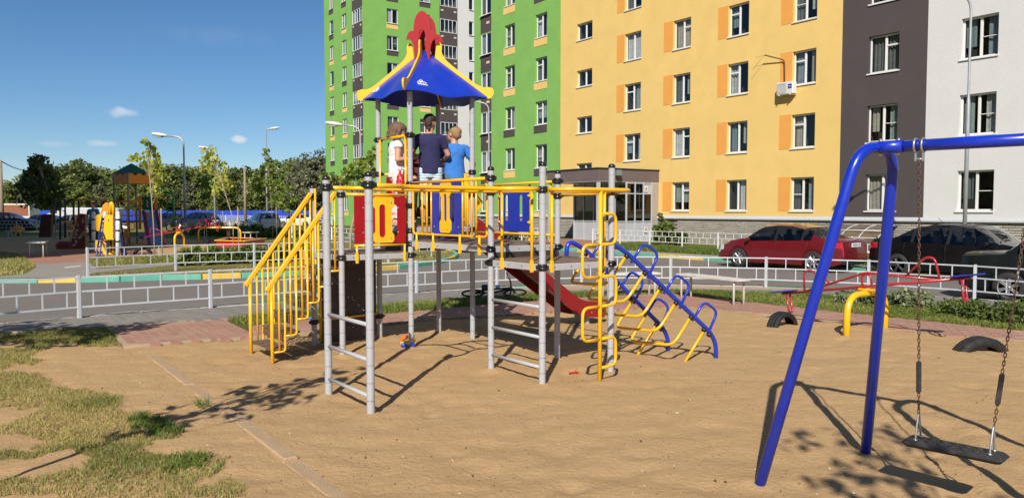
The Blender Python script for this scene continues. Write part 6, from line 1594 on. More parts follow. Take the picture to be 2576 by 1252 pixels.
cat_('dark car in the shade at the far left edge', 22, 66, R(8), 'suv', paint('paint_shade', (.02, .022, .03)), 1.0)
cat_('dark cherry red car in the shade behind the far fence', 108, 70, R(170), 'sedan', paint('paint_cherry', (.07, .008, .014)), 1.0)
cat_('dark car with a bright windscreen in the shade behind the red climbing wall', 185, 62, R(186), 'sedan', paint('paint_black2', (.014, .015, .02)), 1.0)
cat_('dark blue car nearly hidden by the green climber', 412, 78, R(160), 'hatch', paint('paint_navy', (.012, .014, .028)), 1.0)
# trailer and vans beyond
p = at(28, 529, 92); tr = thing('trailer', 'orange brown box trailer with a white frame at the far left', 'trailer', (p.x, 92, 0), R(4))
q = MB(); q.bbox((0, 0, 1.75), (5.2, 2.2, 1.5), .05); q.build('box', mat('trailer_brown', (.25, .085, .04), .7, var=.1), tr)
q = MB(); q.bbox((0, -1.12, 2.5), (5.3, .08, .16), .02); q.bbox((2.65, 0, 1.75), (.12, 2.3, 1.7), .02); q.bbox((0, -1.12, 1.0), (5.3, .08, .2), .02); q.build('frame', M_WHITEP, tr)
q = MB(); q.lathe([(.2, -.1), (.42, -.1), (.42, .1), (.2, .1)], 16, 0, Matrix.Translation((-.8, -1.0, .42)) @ Matrix.Rotation(R(90), 4, 'X')); q.build('wheel', M_TYREC, tr)
def van(label, u, y, L_):
    p = at(u, 529, y); v_ = thing('van', label, 'van', (p.x, y, 0), R(2), 'pale vans beyond the parking lot')
    q = MB(); q.bbox((0, 0, 1.3), (L_, 1.9, 1.7), .18); q.bbox((-L_/2-.35, 0, .95), (.8, 1.85, 1.0), .2); q.build('body', mat('van_pale', (.50, .51, .53), .45), v_)
    q = MB(); q.bbox((-L_/2+.35, -.945, 1.65), (.8, .03, .5), .05); q.bbox((-L_/2-.12, 0, 1.65), (.3, 1.6, .55), .08); q.build('window', M_CTRIM, v_)
    for x in (-L_*.36, L_*.34):
        q = MB(); q.lathe([(.15, -.1), (.36, -.1), (.36, .1), (.15, .1)], 16, 0, Matrix.Translation((x, -.9, .36)) @ Matrix.Rotation(R(90), 4, 'X')); q.build('wheel', M_TYREC, v_)
van('pale van beyond the lot between the dark sapling and the man', 190, 100, 5.2); van('pale van beyond the lot behind the red climbing wall of the far playground', 262, 104, 4.6)
# ================================================================ THE FAR PLAYGROUND
Z1_ = .118
def W3(x, y, d): return at(x/3.2666, 319.4 + y/3.2666, d)
M_ORG = mat('orange_panel_paint', (.72, .26, .02), .45, var=.08, vscale=3)
M_GRNP = mat('green_panel_paint', (.012, .10, .045), .45, var=.1, vscale=3)
M_GRNT = mat('green_tube', (.01, .22, .09), .35)
M_NAVY = mat('navy_tube', (.02, .03, .16), .4)
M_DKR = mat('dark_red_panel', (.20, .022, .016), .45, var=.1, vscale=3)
M_GREYP = mat('tower_post_grey', (.23, .225, .22), .6, var=.08, vscale=5)
def fpart(t, name, f, m, **kw):
    q = MB(); f(q); o = t.location; q.v = [(v[0]-o.x, v[1]-o.y, v[2]-o.z) for v in q.v]; return q.build(name, m, t, **kw)
def ftube(t, name, pts, r, m, f=.0): return fpart(t, name, lambda q: q.tube(fillet(pts, f, 3) if f else pts, r, 8), m)
def fplate(t, name, pts, th, m, holes=(), y=None):           # plate given by points with equal depth
    d = sum(p.y for p in pts)/len(pts)
    return fpart(t, name, lambda q: q.plate([(p.x, p.z) for p in pts], th, [[(p.x, p.z) for p in h] for h in holes], 0, Matrix.Translation((0, d, 0))), m)
gz = lambda p: Vector((p.x, p.y, Z1_))
# tower with green roof
T0 = W3(1060, 990, 38); pt_ = thing('play_tower', 'far play tower with a dark green pyramid roof and orange battlement boards', 'play tower', gz(T0))
tcx = W3(1085, 500, 38.2); s_ = .80
for (dx, dy) in ((-1, -.25), (.25, -1), (1, .25), (-.25, 1)):
    ftube(pt_, 'post', [Vector((tcx.x+dx*s_, 38.2+dy*s_, 0)), Vector((tcx.x+dx*s_, 38.2+dy*s_, 3.62))], .05, M_GREYP)
hz = 3.60
for (ax, ay), (bx, by) in zip(((-1, -.25), (.25, -1), (1, .25), (-.25, 1)), ((.25, -1), (1, .25), (-.25, 1), (-1, -.25))):
    a, b_ = Vector((tcx.x+ax*s_*1.03, 38.2+ay*s_*1.03, 0)), Vector((tcx.x+bx*s_*1.03, 38.2+by*s_*1.03, 0)); d = b_-a; Lq = d.length
    out = [(-Lq/2, 3.10), (Lq/2, 3.10), (Lq/2, 3.62), (Lq*.28, 3.62), (Lq*.24, 3.52), (Lq*.12, 3.52), (Lq*.08, 3.62), (-Lq*.08, 3.62), (-Lq*.12, 3.52), (-Lq*.24, 3.52), (-Lq*.28, 3.62), (-Lq/2, 3.62)]
    fpart(pt_, 'battlement_board', lambda q: q.plate(out, .03, (), 0, Matrix.Translation((a+b_)/2) @ Matrix.Rotation(math.atan2(d.y, d.x), 4, 'Z')), M_ORG)
    for zz in (1.55, 2.25): fpart(pt_, 'rail', lambda q: q.tube([a + Vector((0, 0, zz)), b_ + Vector((0, 0, zz))], .025, 6), M_ORG)
rc_ = [Vector((tcx.x+ax*s_*1.1, 38.2+ay*s_*1.1, 3.60)) for ax, ay in ((-1, -.25), (.25, -1), (1, .25), (-.25, 1))]; ap = Vector((tcx.x, 38.2, 4.12))
fpart(pt_, 'roof', lambda q: q.add([*rc_, ap], [(0, 1, 4), (1, 2, 4), (2, 3, 4), (3, 0, 4), (3, 2, 1, 0)]), M_GRNP)
fpart(pt_, 'deck', lambda q: q.box((tcx.x, 38.2, 1.25), (1.3, 1.3, .08), 0, R(40)), M_DECK)
fplate(pt_, 'green_panel', [W3(1172, 572, 37.6), W3(1245, 572, 37.6), W3(1245, 680, 37.6), W3(1172, 680, 37.6)], .03, M_GRNP)
for (x, y, w) in ((1208, 605, 5), (1212, 622, 7), (1206, 640, 6), (1214, 652, 5)): fpart(pt_, 'panel_mark', lambda q: q.bbox(tuple(W3(x, y, 37.56)), (w*.012, .02, .05), .005), M_WHITEP)
for x in (1150, 1280): fplate(pt_, 'orange_post', [W3(x-11, 565, 37.6), W3(x+11, 565, 37.6), W3(x+11, 840, 37.6), W3(x-11, 840, 37.6)], .04, M_ORG)
fpart(pt_, 'rail', lambda q: q.tube([W3(945, 615, 37.2), W3(1135, 615, 37.4)], .03, 6), M_ORG)
fpart(pt_, 'rail', lambda q: q.tube([W3(950, 535, 37.2), W3(1100, 537, 37.4)], .025, 6), M_ORG)
sl0 = [W3(1180, 700, 37.4), W3(1285, 700, 37.4), W3(1345, 965, 35.6), W3(1370, 992, 35.2), W3(1245, 995, 35.2), W3(1222, 965, 35.6)]
fpart(pt_, 'slide_bed', lambda q: q.add([sl0[0], sl0[1], sl0[2], sl0[3], sl0[4], sl0[5]], [(0, 1, 2, 5), (5, 2, 3, 4)]), M_STEEL)
for pl in ((W3(1180, 695, 37.4), W3(1222, 960, 35.6), W3(1250, 990, 35.2)), (W3(1285, 690, 37.4), W3(1345, 960, 35.6), W3(1375, 988, 35.2))):
    fpart(pt_, 'slide_side', lambda q: q.tube(list(pl), .09, 6), M_SSR)
# yellow snake, green snake and rung stack
sn = thing('snake_climber', 'orange tube climber with square loops in the shade before the far play tower', 'climber', gz(W3(1045, 990, 36)))
ftube(sn, 'pole', [W3(1045, 995, 36), W3(1045, 640, 36)], .03, M_ORG)
for y in (672, 785, 905): ftube(sn, 'loop', [W3(1045, y, 36), W3(1108, y, 36), W3(1108, y+58, 36), W3(1045, y+58, 36)], .022, M_ORG, .12)
fplate(sn, 'panel', [W3(1010, 800, 35.9), W3(1062, 800, 35.9), W3(1055, 840, 35.9), W3(1062, 905, 35.9), W3(1015, 905, 35.9), W3(1022, 850, 35.9)], .03, M_ORG)
gs = thing('snake_climber', 'green tube climber with rounded loops to the right of the far slide', 'climber', gz(W3(1425, 975, 38)))
ftube(gs, 'pole', [W3(1345, 540, 38), W3(1426, 540, 38), W3(1426, 990, 38)], .055, M_GRNT, .25)
for y in (595, 690, 800): ftube(gs, 'loop', [W3(1426, y, 38), W3(1370, y, 38), W3(1370, y+55, 38), W3(1426, y+55, 38)], .035, M_GRNT, .12)
rs = thing('ladder_stack', 'navy ladder with bright orange flat rungs beside the green tube climber', 'climber', gz(W3(1465, 900, 38.6)))
for x in (1437, 1495): ftube(rs, 'side_rail', [W3(x, 905, 38.6), W3(x-(x-1466)*.3, 560, 38.6)], .03, M_NAVY)
for y in (600, 655, 691, 746, 801, 855): fpart(rs, 'rung', lambda q: q.bbox(tuple(W3(1466, y, 38.5)), (.34, .10, .05), .01), M_YEL)
# the yellow climbing house with navy ladders
yh = thing('climbing_house', 'bright yellow climbing house with white posts and navy ladders behind the fence', 'climber', gz(W3(870, 1085, 28.8)))
for x, y0, y1, d in ((768, 705, 1040, 31), (862, 705, 1065, 30), (968, 705, 1098, 28)): 
    ftube(yh, 'post', [W3(x, y1+4, d), W3(x, y0+6, d)], .075, M_WHITEP); fpart(yh, 'post_cap', lambda q: sphere(q, W3(x, y0+6, d), .08, n=10, k=6), M_WHITEP)
    for yy in (760, 850, 940): fpart(yh, 'clamp', lambda q: q.lathe([(.08, -.03), (.095, -.02), (.095, .02), (.08, .03)], 10, 0, Matrix.Translation(W3(x, yy, d))), M_BLK)
fplate(yh, 'panel', [W3(785, 735, 30.4), W3(800, 718, 30.4), W3(835, 718, 30.4), W3(848, 735, 30.4), W3(842, 860, 30.4), W3(790, 850, 30.4)], .03, M_YELP)
fplate(yh, 'panel', [W3(862, 728, 28.9), W3(880, 722, 28.9), W3(932, 722, 28.9), W3(938, 925, 28.9), W3(845, 925, 28.9)], .03, M_YELP, [[W3(887, 0, 28.9)]*0 or [W3(888, 760, 28.9), W3(900, 760, 28.9), W3(900, 775, 28.9), W3(888, 775, 28.9)]])
fplate(yh, 'panel', [W3(785, 930, 30.2), W3(855, 930, 30.2), W3(855, 1020, 30.2), W3(785, 1020, 30.2)], .03, M_YELP)
for x in (884, 944):
    c_ = W3(x, 975, 29.2); fpart(yh, 'ring_panel', lambda q: q.plate(circle(c_.x, c_.z, .19, 16, ry=.46), .03, [circle(c_.x, c_.z, .11, 14, ry=.34)], 0, Matrix.Translation((0, c_.y, 0))), M_YELP)
fplate(yh, 'panel', [W3(905, 935, 29.25), W3(930, 935, 29.25), W3(930, 1045, 29.25), W3(905, 1045, 29.25)], .03, M_YELP)
fplate(yh, 'hood', [W3(842, 730, 30.6), W3(846, 690, 30.6), W3(862, 640, 30.6), W3(885, 620, 30.6), W3(905, 625, 30.6), W3(905, 730, 30.6)], .3, M_ORG)
ftube(yh, 'hoop', [W3(903, 725, 29), W3(905, 640, 29), W3(916, 618, 29), W3(928, 645, 29), W3(932, 725, 29)], .055, M_YEL, .1)
def ladder(t, p0, p1, q0, q1, n, m=M_NAVY):
    ftube(t, 'ladder_rail', [p0, p1], .035, m); ftube(t, 'ladder_rail', [q0, q1], .035, m)
    for k in range(n): f = (k+.5)/n; ftube(t, 'ladder_rung', [p0+(p1-p0)*f, q0+(q1-q0)*f], .025, m)
ladder(yh, W3(788, 1085, 28.0), W3(842, 735, 30.2), W3(813, 1090, 27.8), W3(866, 728, 29.6), 9); ladder(yh, W3(1010, 1082, 28), W3(968, 790, 29), W3(1040, 1082, 28.4), W3(990, 760, 29.4), 8)
for y in (755, 800, 850, 895): fpart(yh, 'climbing_hold', lambda q: q.bbox(tuple(W3(945, y, 28.4)), (.16, .05, .2), .05), mat('hold_purple', (.16, .06, .12), .5))
for (x, y, m_) in ((818, 757, M_BLUP), (815, 820, M_WHITEP), (836, 825, M_WHITEP), (846, 990, M_ORG), (912, 975, M_NAVY)): fpart(yh, 'panel_mark', lambda q: q.bbox((W3(x, y, 28.6).x*1.0, W3(x, y, 30.37).y if x < 850 and y < 900 else 29.2, W3(x, y, 30.3).z), (.12, .02, .10), .02), m_)
# shaded dark red wall with numbers
rw = thing('number_wall', 'dark red sloping play wall with pale numbers standing in the shade', 'climber', gz(W3(640, 1005, 33.5)))
wl_ = [W3(640, 722, 33.5), W3(652, 716, 33.5), W3(705, 716, 33.5), W3(705, 1003, 33.5), W3(565, 1003, 33.5)]
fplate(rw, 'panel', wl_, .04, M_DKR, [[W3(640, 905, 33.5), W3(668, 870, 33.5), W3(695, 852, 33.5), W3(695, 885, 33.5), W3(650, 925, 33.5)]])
ftube(rw, 'frame', wl_ + [wl_[0]], .035, M_ORG)
fpart(rw, 'slide_end', lambda q: q.bbox(tuple(W3(540, 980, 33.6)), (.75, .5, .45), .12), M_DKR)
M_NUM = mat('number_pale', (.42, .36, .33), .6)
for ch, x, y in (('5', 682, 772), ('1', 642, 806), ('8', 624, 878), ('4', 624, 942), ('7', 590, 985)):
    p = W3(x, y, 33.46); o = new('number', text_mesh(ch, .26, M_NUM, .004, True), rw, p - rw.location); o.rotation_euler = (R(90), 0, 0)
for x, y in ((633, 848), (611, 910), (672, 815), (610, 970)): fpart(rw, 'climbing_hold', lambda q: q.bbox(tuple(W3(x, y, 33.45)), (.16, .05, .08), .03), M_NUM if x not in (672,) else M_NAVY)
# dark frames at the left
df = thing('monkey_bars', 'dark climbing frame with an orange top bar standing in the deep shade at the left', 'climber', gz(W3(580, 920, 36)))
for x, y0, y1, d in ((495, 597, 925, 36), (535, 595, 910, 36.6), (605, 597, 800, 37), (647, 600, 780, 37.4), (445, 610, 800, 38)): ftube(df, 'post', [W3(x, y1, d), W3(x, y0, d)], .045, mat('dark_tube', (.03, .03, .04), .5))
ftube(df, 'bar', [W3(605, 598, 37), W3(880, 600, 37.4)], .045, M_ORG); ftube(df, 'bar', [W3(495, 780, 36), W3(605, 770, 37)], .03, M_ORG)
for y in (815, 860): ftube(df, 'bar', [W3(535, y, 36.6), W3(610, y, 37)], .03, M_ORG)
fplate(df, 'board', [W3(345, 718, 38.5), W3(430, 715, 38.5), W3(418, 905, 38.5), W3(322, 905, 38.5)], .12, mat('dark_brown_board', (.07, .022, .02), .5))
# seesaws, tables, sand box, tyres
c1 = W3(1475, 1035, 32.3); c1.z = Z1_
seesaw('red seesaw on a yellow arch in the far playground, its low seat before the slide', Vector((c1.x, c1.y, Z1_)), Vector((.22, .97, 0)), R(-9.5), 1.95, group=None, stand_w=.30, sh=.72)
bpy.context.view_layer.update()
c2_ = W3(1805, 972, 38.5)
seesaw('far red seesaw on a wide yellow arch behind the red sand box', Vector((c2_.x, c2_.y, Z1_)), Vector((1, .12, 0)), R(-9), 1.9, stand_w=1.02, sh=.82)
bench('white slatted table on four legs standing on the far red path at the left', G(92, 648, Z1_), G(100, 643.5, Z1_), 'white slatted tables', .56, Z1_, 'table', 'slatted_table', .58)
pq = lambda x, y, d: gz(at((600+x/4.155)/1.5652, (780+y/4.155)/1.5652, d))
bench('white slatted table on four legs before the lot fence and silver car', pq(1560, 700, 38.5), pq(1660, 700, 38.9), 'white slatted tables', .60, Z1_, 'table', 'slatted_table', .5)
bench('grey bench in the deep shade near the left edge of the far playground', gz(W3(85, 930, 43)), gz(W3(150, 925, 43)), 'shaded grey benches', .55, Z1_, 'bench', 'bench', .5)
bench('grey bench in the shade behind the dark climbing frame', gz(W3(455, 905, 42)), gz(W3(570, 905, 42)), 'shaded grey benches', .55, Z1_, 'bench', 'bench', .5)
bench('white slatted bench beside the hedge in the far playground', pq(870, 690, 41), pq(1250, 690, 41), 'white slatted benches', .75, Z1_, 'bench', 'bench', .4)
sbp = [pq(1060, 800, 35.5), pq(1480, 812, 34.6), pq(1830, 770, 38), pq(1230, 765, 39)]
sbx = thing('sand_box', 'red wooden sand box with yellow edge boards in the far playground', 'sand box', gz(sbp[0]))
for a, b_ in zip(sbp, sbp[1:] + sbp[:1]):
    d = b_-a; m_ = (a+b_)/2
    fpart(sbx, 'side_board', lambda q: q.box((m_.x, m_.y, Z1_+.14), (d.length, .04, .28), 0, math.atan2(d.y, d.x)), M_DKR if False else mat('sandbox_red', (.42, .03, .025), .5))
    fpart(sbx, 'edge_board', lambda q: q.bbox((m_.x, m_.y, Z1_+.30), (d.length+.1, .24, .04), .01, 0, math.atan2(d.y, d.x)), M_YEL)
tyre('half buried tyre under the low seesaw seat beside the yellow climbing house', gz(W3(1175, 1052, 29.5)), .34, .22, R(10), .05)
tyre('half buried tyre just behind the clipped hedge', pq(1075, 900, 29.5), .34, .22, R(5), .06)
tyre('small dark tyre under the yellow arch of the far seesaw', pq(985, 735, 38.6), .30, .22, R(20), .1)
tyre('small dark tyre between the far yellow arch and the red sand box', pq(1240, 740, 39.0), .30, .22, R(20), .1)
ob = thing('spring_rider', 'round orange ride-on seat in the deep shade at the far left', 'spring rider', gz(W3(145, 880, 50)))
fpart(ob, 'body', lambda q: sphere(q, W3(145, 845, 50), (.42, .32, .28), n=14, k=10), M_ORG); fpart(ob, 'spring', lambda q: q.lathe([(.09, Z1_), (.12, .35), (.09, .6)], 10, 0, Matrix.Translation((W3(145, 880, 50).x, 50, 0))), M_BLK)
# ================================================================ TREES AND SHRUBS
LF_FAR = leaf_mat('leaves_far', (.095, .135, .035), (.38, .42, .12), .45)
LF_DRK = leaf_mat('leaves_dark', (.05, .075, .022), (.19, .22, .065), .4)
LF_OLV = leaf_mat('leaves_olive', (.12, .135, .075), (.34, .34, .19), .4)
LF_SAP = leaf_mat('leaves_sapling', (.24, .32, .03), (.66, .66, .13), .45)
LF_SAPG = leaf_mat('leaves_sapling_green', (.10, .18, .025), (.36, .42, .08), .4)
LF_BSH = leaf_mat('leaves_bush', (.05, .09, .018), (.20, .24, .06), .35)
LF_GRY = leaf_mat('leaves_greyish', (.12, .16, .07), (.36, .38, .22), .3)
LF_HDG = leaf_mat('leaves_hedge', (.05, .09, .018), (.20, .26, .05), .3)
M_BARK = mat('bark', (.13, .10, .075), .95, var=.3, vscale=9, bump=.5, bscale=40)
M_BARKP = mat('bark_pale', (.34, .27, .20), .9, var=.2, vscale=9)
M_STEM = mat('stem_green', (.13, .14, .05), .9)
def leaves(name, centers, radii, per, size, m, seed, flat=.75, droop=.0, elong=1.5):
    """leaf quads spread through many clumps; tone varies by clump and by leaf"""
    r = np.random.default_rng(seed); c = np.repeat(np.array(centers, float), per, 0); n = len(c); rad = np.repeat(np.array(radii, float), per)
    d = r.normal(size=(n, 3)); d /= np.linalg.norm(d, axis=1)[:, None]
    rr = rad*r.random(n)**.45; p = c + d*rr[:, None]*np.array([1, 1, flat])
    a = r.normal(size=(n, 3)); a[:, 2] -= droop*2; a /= np.linalg.norm(a, axis=1)[:, None]
    b = np.cross(a, r.normal(size=(n, 3))); b /= np.linalg.norm(b, axis=1)[:, None]
    s = size*r.uniform(.55, 1.25, n)[:, None]
    v = np.stack([p - a*s*.5*elong, p + b*s*.42 - a*s*.05, p + a*s*.5*elong, p - b*s*.42 - a*s*.05], 1).reshape(-1, 3)
    tone = np.clip(np.repeat(r.uniform(.15, .75, len(centers)), per) + r.normal(0, .2, n), 0, 1)
    return np_mesh(name, v, np.arange(n*4).reshape(-1, 4), m, tone)
def crown_clumps(r, rx, rz, zc, n, cl):
    out = []; rad = []
    for _ in range(n):
        while True:
            p = r.uniform(-1, 1, 3)
            if .25 < np.linalg.norm(p) < 1: break
        k = 1 - .35*max(0, p[2]); out.append((p[0]*rx*k, p[1]*rx*k, zc + p[2]*rz)); rad.append(cl*r.uniform(.6, 1.35))
    return out, rad
def limb_mesh(h, r0, targets, seed, m=M_BARK, lean=(0, 0)):
    rd = random.Random(seed); q = MB()
    tp = [Vector((lean[0]*t*h + rd.uniform(-.02, .02)*h*t, lean[1]*t*h + rd.uniform(-.02, .02)*h*t, h*t - (.2 if t == 0 else 0))) for t in (0, .25, .5, .75, 1)]
    q.tube(tp, r0, 7, rs=[r0*1.15, r0*.9, r0*.72, r0*.5, r0*.2])
    for t in targets:
        t = Vector(t); f = max(.2, min(.9, (t.z/h)*.72)); i = min(3, int(f*4)); s = tp[i].lerp(tp[i+1], f*4-i); mid = s.lerp(t, .5) + Vector((0, 0, .06*h))
        q.tube([s, mid, t], r0*.3, 5, rs=[r0*.42, r0*.25, r0*.08], cap=False)
    return q.mesh(m, 'trunk')
# far wood edge: single trees, each a crown and a trunk
KINDS_ = []
for k in range(7):
    r = np.random.default_rng(100+k); h = (9.5, 10.5, 8.5, 11, 9, 12, 7.)[k]
    rx = (2.9, 3.4, 3.2, 2.6, 3.6, 3.3, 3.2)[k]
    cs, rd_ = crown_clumps(r, rx, h*.42, h*.55, 64, .95)
    KINDS_.append((leaves('crown', cs, rd_, 62, .40, LF_OLV if k in (3, 5) else (LF_DRK if k in (2,) else LF_FAR), 200+k), limb_mesh(h*.8, .16, [cs[i] for i in range(0, 24, 3)], k), h))
TL = ['broad leafy green tree in the far wood edge', 'rounded dark green tree in the far wood edge', 'dark bushy tree in the far wood edge', 'slim olive green tree in the far wood edge', 'wide crowned green tree in the far wood edge', 'tall airy grey green willow in the far wood edge', 'low broad green tree in the far wood edge']
MARKS = [(-60, 'beyond the left picture edge'), (-20, 'left of the pale utility pole'), (12, 'behind the pale utility pole'), (40, 'above the orange trailer'), (75, 'right of the trailer'), (105, 'left of the dark sapling'), (140, 'behind the dark sapling'), (175, 'right of the dark sapling'), (210, 'left of the man in teal'), (240, 'above the man in teal'), (270, 'left of the green pyramid roof'), (300, 'under the left eave of the green pyramid roof'), (335, 'behind the green pyramid roof'), (365, 'behind the thin bright sapling'), (395, 'right of the thin bright sapling'), (425, 'above the green tube climber'), (455, 'left of the first street lamp'), (480, 'right of the first street lamp'), (510, 'above the navy off-roader'), (540, 'behind the hidden street lamp'), (570, 'behind the leaning sapling'), (600, 'left of the wooden utility pole'), (630, 'right of the wooden utility pole'), (660, 'above the silver car'), (690, 'behind the slender green sapling'), (720, 'above the white saloon'), (750, 'above the top of the yellow stair rail'), (780, 'at the grey stair post'), (810, 'touching the green tower on the left'), (840, 'hidden at the foot of the green tower'), (880, 'behind the green tower')]
USED = set()
def ftree(k, u, y, vtop):
    h = EYE + (529-vtop)/FOC*y; p = at(u, 529, y); cm_, tm_, hk = KINDS_[k]
    mk = min(MARKS, key=lambda m: abs(m[0]-u))[1]
    lb = TL[k].replace('in the far wood edge', ('back row, ' if y > 146 else 'front row, ') + mk)
    if lb in USED: lb = lb.replace(' tree ', ' tree half hidden by its neighbour, ')
    USED.add(lb); t = thing('tree', lb, 'tree', (p.x, y, 0), random.uniform(0, 6), 'trees of the far wood edge')
    s = h/(hk*.985); t.scale = (s*random.uniform(.9, 1.2), s*random.uniform(.9, 1.2), s)
    new('crown', cm_, t); new('trunk', tm_, t)
profl = [(-80, 445), (0, 462), (50, 452), (65, 428), (110, 418), (180, 413), (260, 418), (330, 420), (400, 410), (440, 418), (500, 416), (560, 430), (620, 418), (680, 412), (730, 398), (770, 380), (800, 374), (840, 388), (900, 400)]
tr_ = random.Random(21); u = -70
while u < 900:
    vt = interp(profl, u) + tr_.uniform(-5, 10)
    k = 5 if 745 < u < 860 else tr_.choice((0, 1, 2, 4, 0, 1, 6))
    ftree(k, u, 150+tr_.uniform(-5, 12), vt); u += tr_.uniform(26, 40)
u = -60
while u < 880:
    vt = interp(profl, u) + tr_.uniform(14, 48); ftree(tr_.choice((1, 0, 3, 6, 0, 3)), u, 142+tr_.uniform(-1, 3), vt); u += tr_.uniform(34, 58)
# young trees tied in the lots
def sapling(label, base, clumps, m=LF_SAP, per=26, size=.20, rad=.28, r0=.022, seed=1, stake=True, droop=.5, group='young street trees', bark=M_BARKP):
    t = thing('sapling', label, 'tree', base, 0, group); o = base
    cs = [tuple(c-o) for c in clumps]; top = max(cs, key=lambda c: c[2])
    rd = random.Random(seed); q = MB(); pts = [Vector((0, 0, -.2)), Vector((rd.uniform(-.04, .04), 0, top[2]*.3)), Vector((top[0]*.35, top[1]*.3, top[2]*.62)), Vector(top)]
    q.tube(pts, r0, 7, rs=[r0*1.1, r0*.85, r0*.6, r0*.2])
    for c in cs:
        c = Vector(c); f = max(.30, min(.95, c.z/top[2]*.8)); s = pts[1].lerp(pts[2], (f-.3)/.32) if f < .62 else pts[2].lerp(pts[3], (f-.62)/.38)
        q.tube([s, s.lerp(c, .5) + Vector((0, 0, .08)), c], r0*.3, 5, rs=[r0*.3, r0*.2, r0*.1], cap=False)
    q.build('trunk', bark, t)
    new('crown', leaves('crown', cs, [rad*rd.uniform(.6, 1.4) for _ in cs], per, size, m, seed+50, .8, droop, 1.2), t)
    if stake:
        q = MB(); q.tube([(.22, .1, -.2), (.20, .1, top[2]*.42)], .022, 6); q.build('stake', M_BARKP, t)
    return t
y_ = 28.6; b_ = G(390, 650, .11)
sapling('tall thin sapling with bright yellow green leaves in front of the green roofed tower', b_, [W3(x, y, 28.6+random.uniform(-.3, .3)) for x, y in ((1125, 250), (1110, 265), (1205, 125), (1225, 150), (1245, 180), (1245, 205), (1215, 240), (1290, 235), (1300, 275), (1225, 300), (1265, 300), (1235, 345), (1250, 390), (1320, 350), (1330, 385), (1270, 430), (1300, 420), (1265, 490), (1250, 525), (1295, 555))], seed=1, per=20, size=.155, rad=.20)
b_ = G(586, 629, .11)
sapling('leaning sapling with yellow green leaves hiding a lamp post head', b_, [W3(x, y, 35+random.uniform(-.3, .3)) for x, y in ((1725, 195), (1735, 225), (1700, 250), (1750, 270), (1690, 290), (1760, 300), (1680, 340), (1735, 345), (1810, 300), (1840, 345), (1855, 380), (1790, 390), (1830, 420), (1800, 455), (1790, 490), (1850, 480), (1770, 540))], seed=2, per=24, size=.185, rad=.25)
v9 = lambda x, y, d: at((900+x/1.391)/1.5652, (600+y/1.391)/1.5652, d)
sapling('slender green sapling in front of the silver car', G(686, 600, .11), [v9(x, y, 46+random.uniform(-.4, .4)) for x, y in ((205, 5), (215, 40), (200, 75), (230, 60), (190, 110), (240, 105), (170, 150), (225, 150), (265, 160), (190, 190), (240, 205), (165, 215), (220, 240), (280, 235))], m=LF_SAPG, seed=3, per=26, size=.21, rad=.33)
sapling('sapling with sparse leaves between the silver car and the yellow stair rail', G(722, 598, .11), [v9(x, y, 45+random.uniform(-.4, .4)) for x, y in ((300, 140), (290, 190), (330, 200), (300, 240), (345, 260), (270, 280), (320, 300))], m=LF_SAPG, seed=4, per=22, size=.26, rad=.34)
sapling('thin sapling with few leaves left of the leaning one', G(553, 585, .11), [W3(x, y, 54+random.uniform(-.4, .4)) for x, y in ((1710, 430), (1690, 480), (1725, 520), (1700, 570), (1840, 540), (1850, 580))], m=LF_SAPG, seed=5, per=22, size=.28, rad=.4)
v12 = lambda x, y, d: at((1270+x/3.13)/1.5652, (380+y/3.13)/1.5652, d)
sapling('leafy young tree before the green tower with its top behind the play tower', Vector((at(880, 529, 24).x, 24, .11)), [v12(x, y, 24+random.uniform(-.4, .4)) for x, y in ((660, 690), (630, 740), (590, 770), (545, 810), (500, 830), (560, 850), (440, 860), (380, 870), (480, 890), (420, 920), (350, 930), (300, 950), (540, 930), (600, 940), (640, 950), (470, 960), (430, 1010), (480, 1040), (20, 1000), (70, 990), (110, 1010), (160, 1060), (210, 1060), (260, 1075), (300, 1050), (60, 1060))], m=LF_SAPG, seed=6, per=30, size=.15, rad=.18, r0=.05, stake=False)
cs_ = [W3(x, y, 46+random.uniform(-1.2, 1.2)) for x, y in ((300, 270), (330, 285), (290, 330), (340, 340), (260, 380), (320, 390), (390, 370), (240, 430), (300, 440), (360, 440), (430, 430), (220, 490), (280, 490), (340, 500), (400, 490), (460, 500), (230, 550), (290, 560), (350, 560), (420, 560), (480, 570), (260, 610), (330, 620), (400, 620), (450, 640))]
sapling('dark leafy young tree in the shade left of the far play tower', Vector((W3(440, 900, 46).x, 46, .11)), cs_, m=LF_DRK, seed=7, per=80, size=.24, rad=.62, r0=.07, stake=False, droop=0)
# trees outside the frame that throw the leaf shadows on the sand
def shade_tree(label, base, cl, per, size, rad, lean, r0, seed):
    t = thing('tree', label, 'tree', base, 0, 'young trees near the camera'); h = max(c[2] for c in cl)
    new('trunk', limb_mesh(h, r0, cl[::2], seed, M_BARK, lean), t); new('crown', leaves('crown', cl, [rad]*len(cl), per, size, LF_SAPG, seed, .8, .3), t)
rg = random.Random(4)
shade_tree('young leaning tree beside the trodden grass at the left', Vector((-3.96, 3.48, 0)), [(.27*h+rg.uniform(-.30, .45), rg.uniform(-.5, .5), h) for h in [2.3+.065*i for i in range(20)]], 9, .13, .24, (.27, 0), .03, 11)
shade_tree('young tree with light foliage to the right of the swing', Vector((1.9, -1.0, 0)), [(rg.uniform(-1.05, .05), rg.uniform(-.55, .4), rg.uniform(4.4, 5.4)) for i in range(18)], 5, .13, .24, (-.05, .02), .03, 12)
shade_tree('young tree on the grass left of the pavement', Vector((-7.6, 7.0, 0)), [(rg.uniform(-1.2, 1.2), rg.uniform(-.4, .4), rg.uniform(2.6, 3.6)) for i in range(26)], 30, .15, .35, (0, 0), .05, 13)
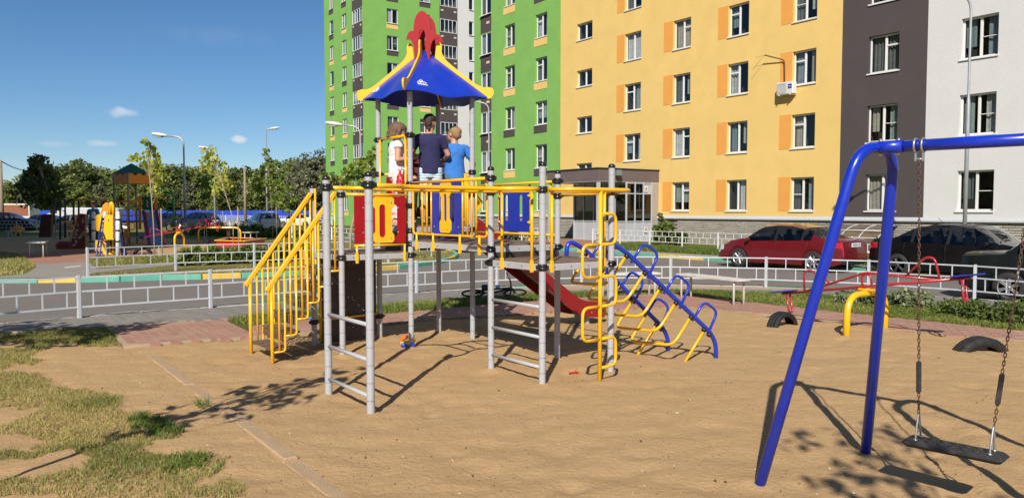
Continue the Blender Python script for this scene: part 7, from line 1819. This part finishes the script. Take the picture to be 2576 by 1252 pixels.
# bushes
def bush(label, p, rx, h, m, n, per, size, seed, group, name='bush', stem=True):
    r = np.random.default_rng(seed); t = thing(name, label, 'bush', p, 0, group)
    cs = []; 
    while len(cs) < n:
        q = r.uniform(-1, 1, 2)
        if np.hypot(*q) < 1: cs.append((q[0]*rx, q[1]*rx*.8, h*(.12 + .8*r.random()*(1-.55*np.hypot(*q)))))
    new('foliage', leaves('foliage', cs, [min(rx, h)*.33*r.uniform(.7, 1.2) for _ in cs], per, size, m, seed, .8), t)
    q = MB()
    for c in cs[::2]: q.tube([(c[0]*.15, c[1]*.15, -.05), (c[0]*.6, c[1]*.6, c[2]*.55), c], .008, 4, rs=[.012, .009, .004], cap=False)
    q.build('stems', M_STEM, t)
for i, (u, v, rx, h, m, lb) in enumerate(((2150, 766, .34, .36, LF_GRY, 'grey green shrub on the verge behind the left half of the near seesaw'), (2290, 775, .38, .46, LF_GRY, 'tallest grey green shrub on the verge right of the yellow arch'), (2215, 768, .3, .32, LF_BSH, 'small shrub on the verge just behind the yellow arch'), (2415, 797, .38, .40, LF_BSH, 'green shrub on the verge left of the off-roader wheel'), (2500, 808, .38, .42, LF_BSH, 'green shrub on the verge in front of the off-roader wheel'), (2575, 818, .42, .44, LF_BSH, 'green shrub on the verge cut by the right edge'))):
    bush(lb, G(u, v, .02), rx, h, m, 34, 36, .055, 300+i, 'shrubs along the verge')
for i, (u, y, rx, h, lb) in enumerate(((1667, 38.0, .42, 2.0, 'tall leafy shrub against the brick base beside the porch'), (1706, 37.6, .38, .95, 'low leafy shrub beside the taller one at the brick base'), (1688, 38.3, .3, .8, 'small shrub between two others at the brick base'))):
    p = at(u, 529, y); bush(lb, Vector((p.x, y, .11)), rx, h, LF_BSH, 26, 22, .19, 330+i, 'shrubs by the brick base')
# clipped hedge behind the fence of the far lot
hp = [G(447, 668, .11), G(560, 664, .11), G(640, 662, .11), G(720, 657, .11), G(790, 650, .11)]
hg = thing('hedge', 'clipped dark green hedge behind the low fence of the far lot', 'hedge', hp[0]); cs = []; r = np.random.default_rng(9)
for a, b2_ in zip(hp[:-1], hp[1:]):
    for k in range(60):
        p = a + (b2_-a)*r.random() - hp[0]; cs.append((p.x + r.uniform(-.05, .05), p.y + r.uniform(-.38, .38), r.uniform(.05, .50)))
new('foliage', leaves('foliage', cs, [.15]*len(cs), 34, .075, LF_HDG, 10, .9), hg)
q = MB()
for c in cs[::5]: q.tube([(c[0], c[1], -.05), (c[0]*1.0, c[1], c[2])], .01, 4)
q.build('stems', M_BARK, hg)
for i, (u, y, rx, h, lb) in enumerate(((560, 52, 2.2, .9, 'low dark hedge clump in front of the navy car'), (640, 50, 2.0, .8, 'low dark hedge clump behind the white slatted table'), (700, 49, 1.6, .6, 'low dark hedge clump below the silver car'))):
    p = at(u, 529, y); bush(lb, Vector((p.x, y, .11)), rx, h, LF_HDG, 60, 40, .16, 350+i, 'low hedges by the parking lot', 'hedge')
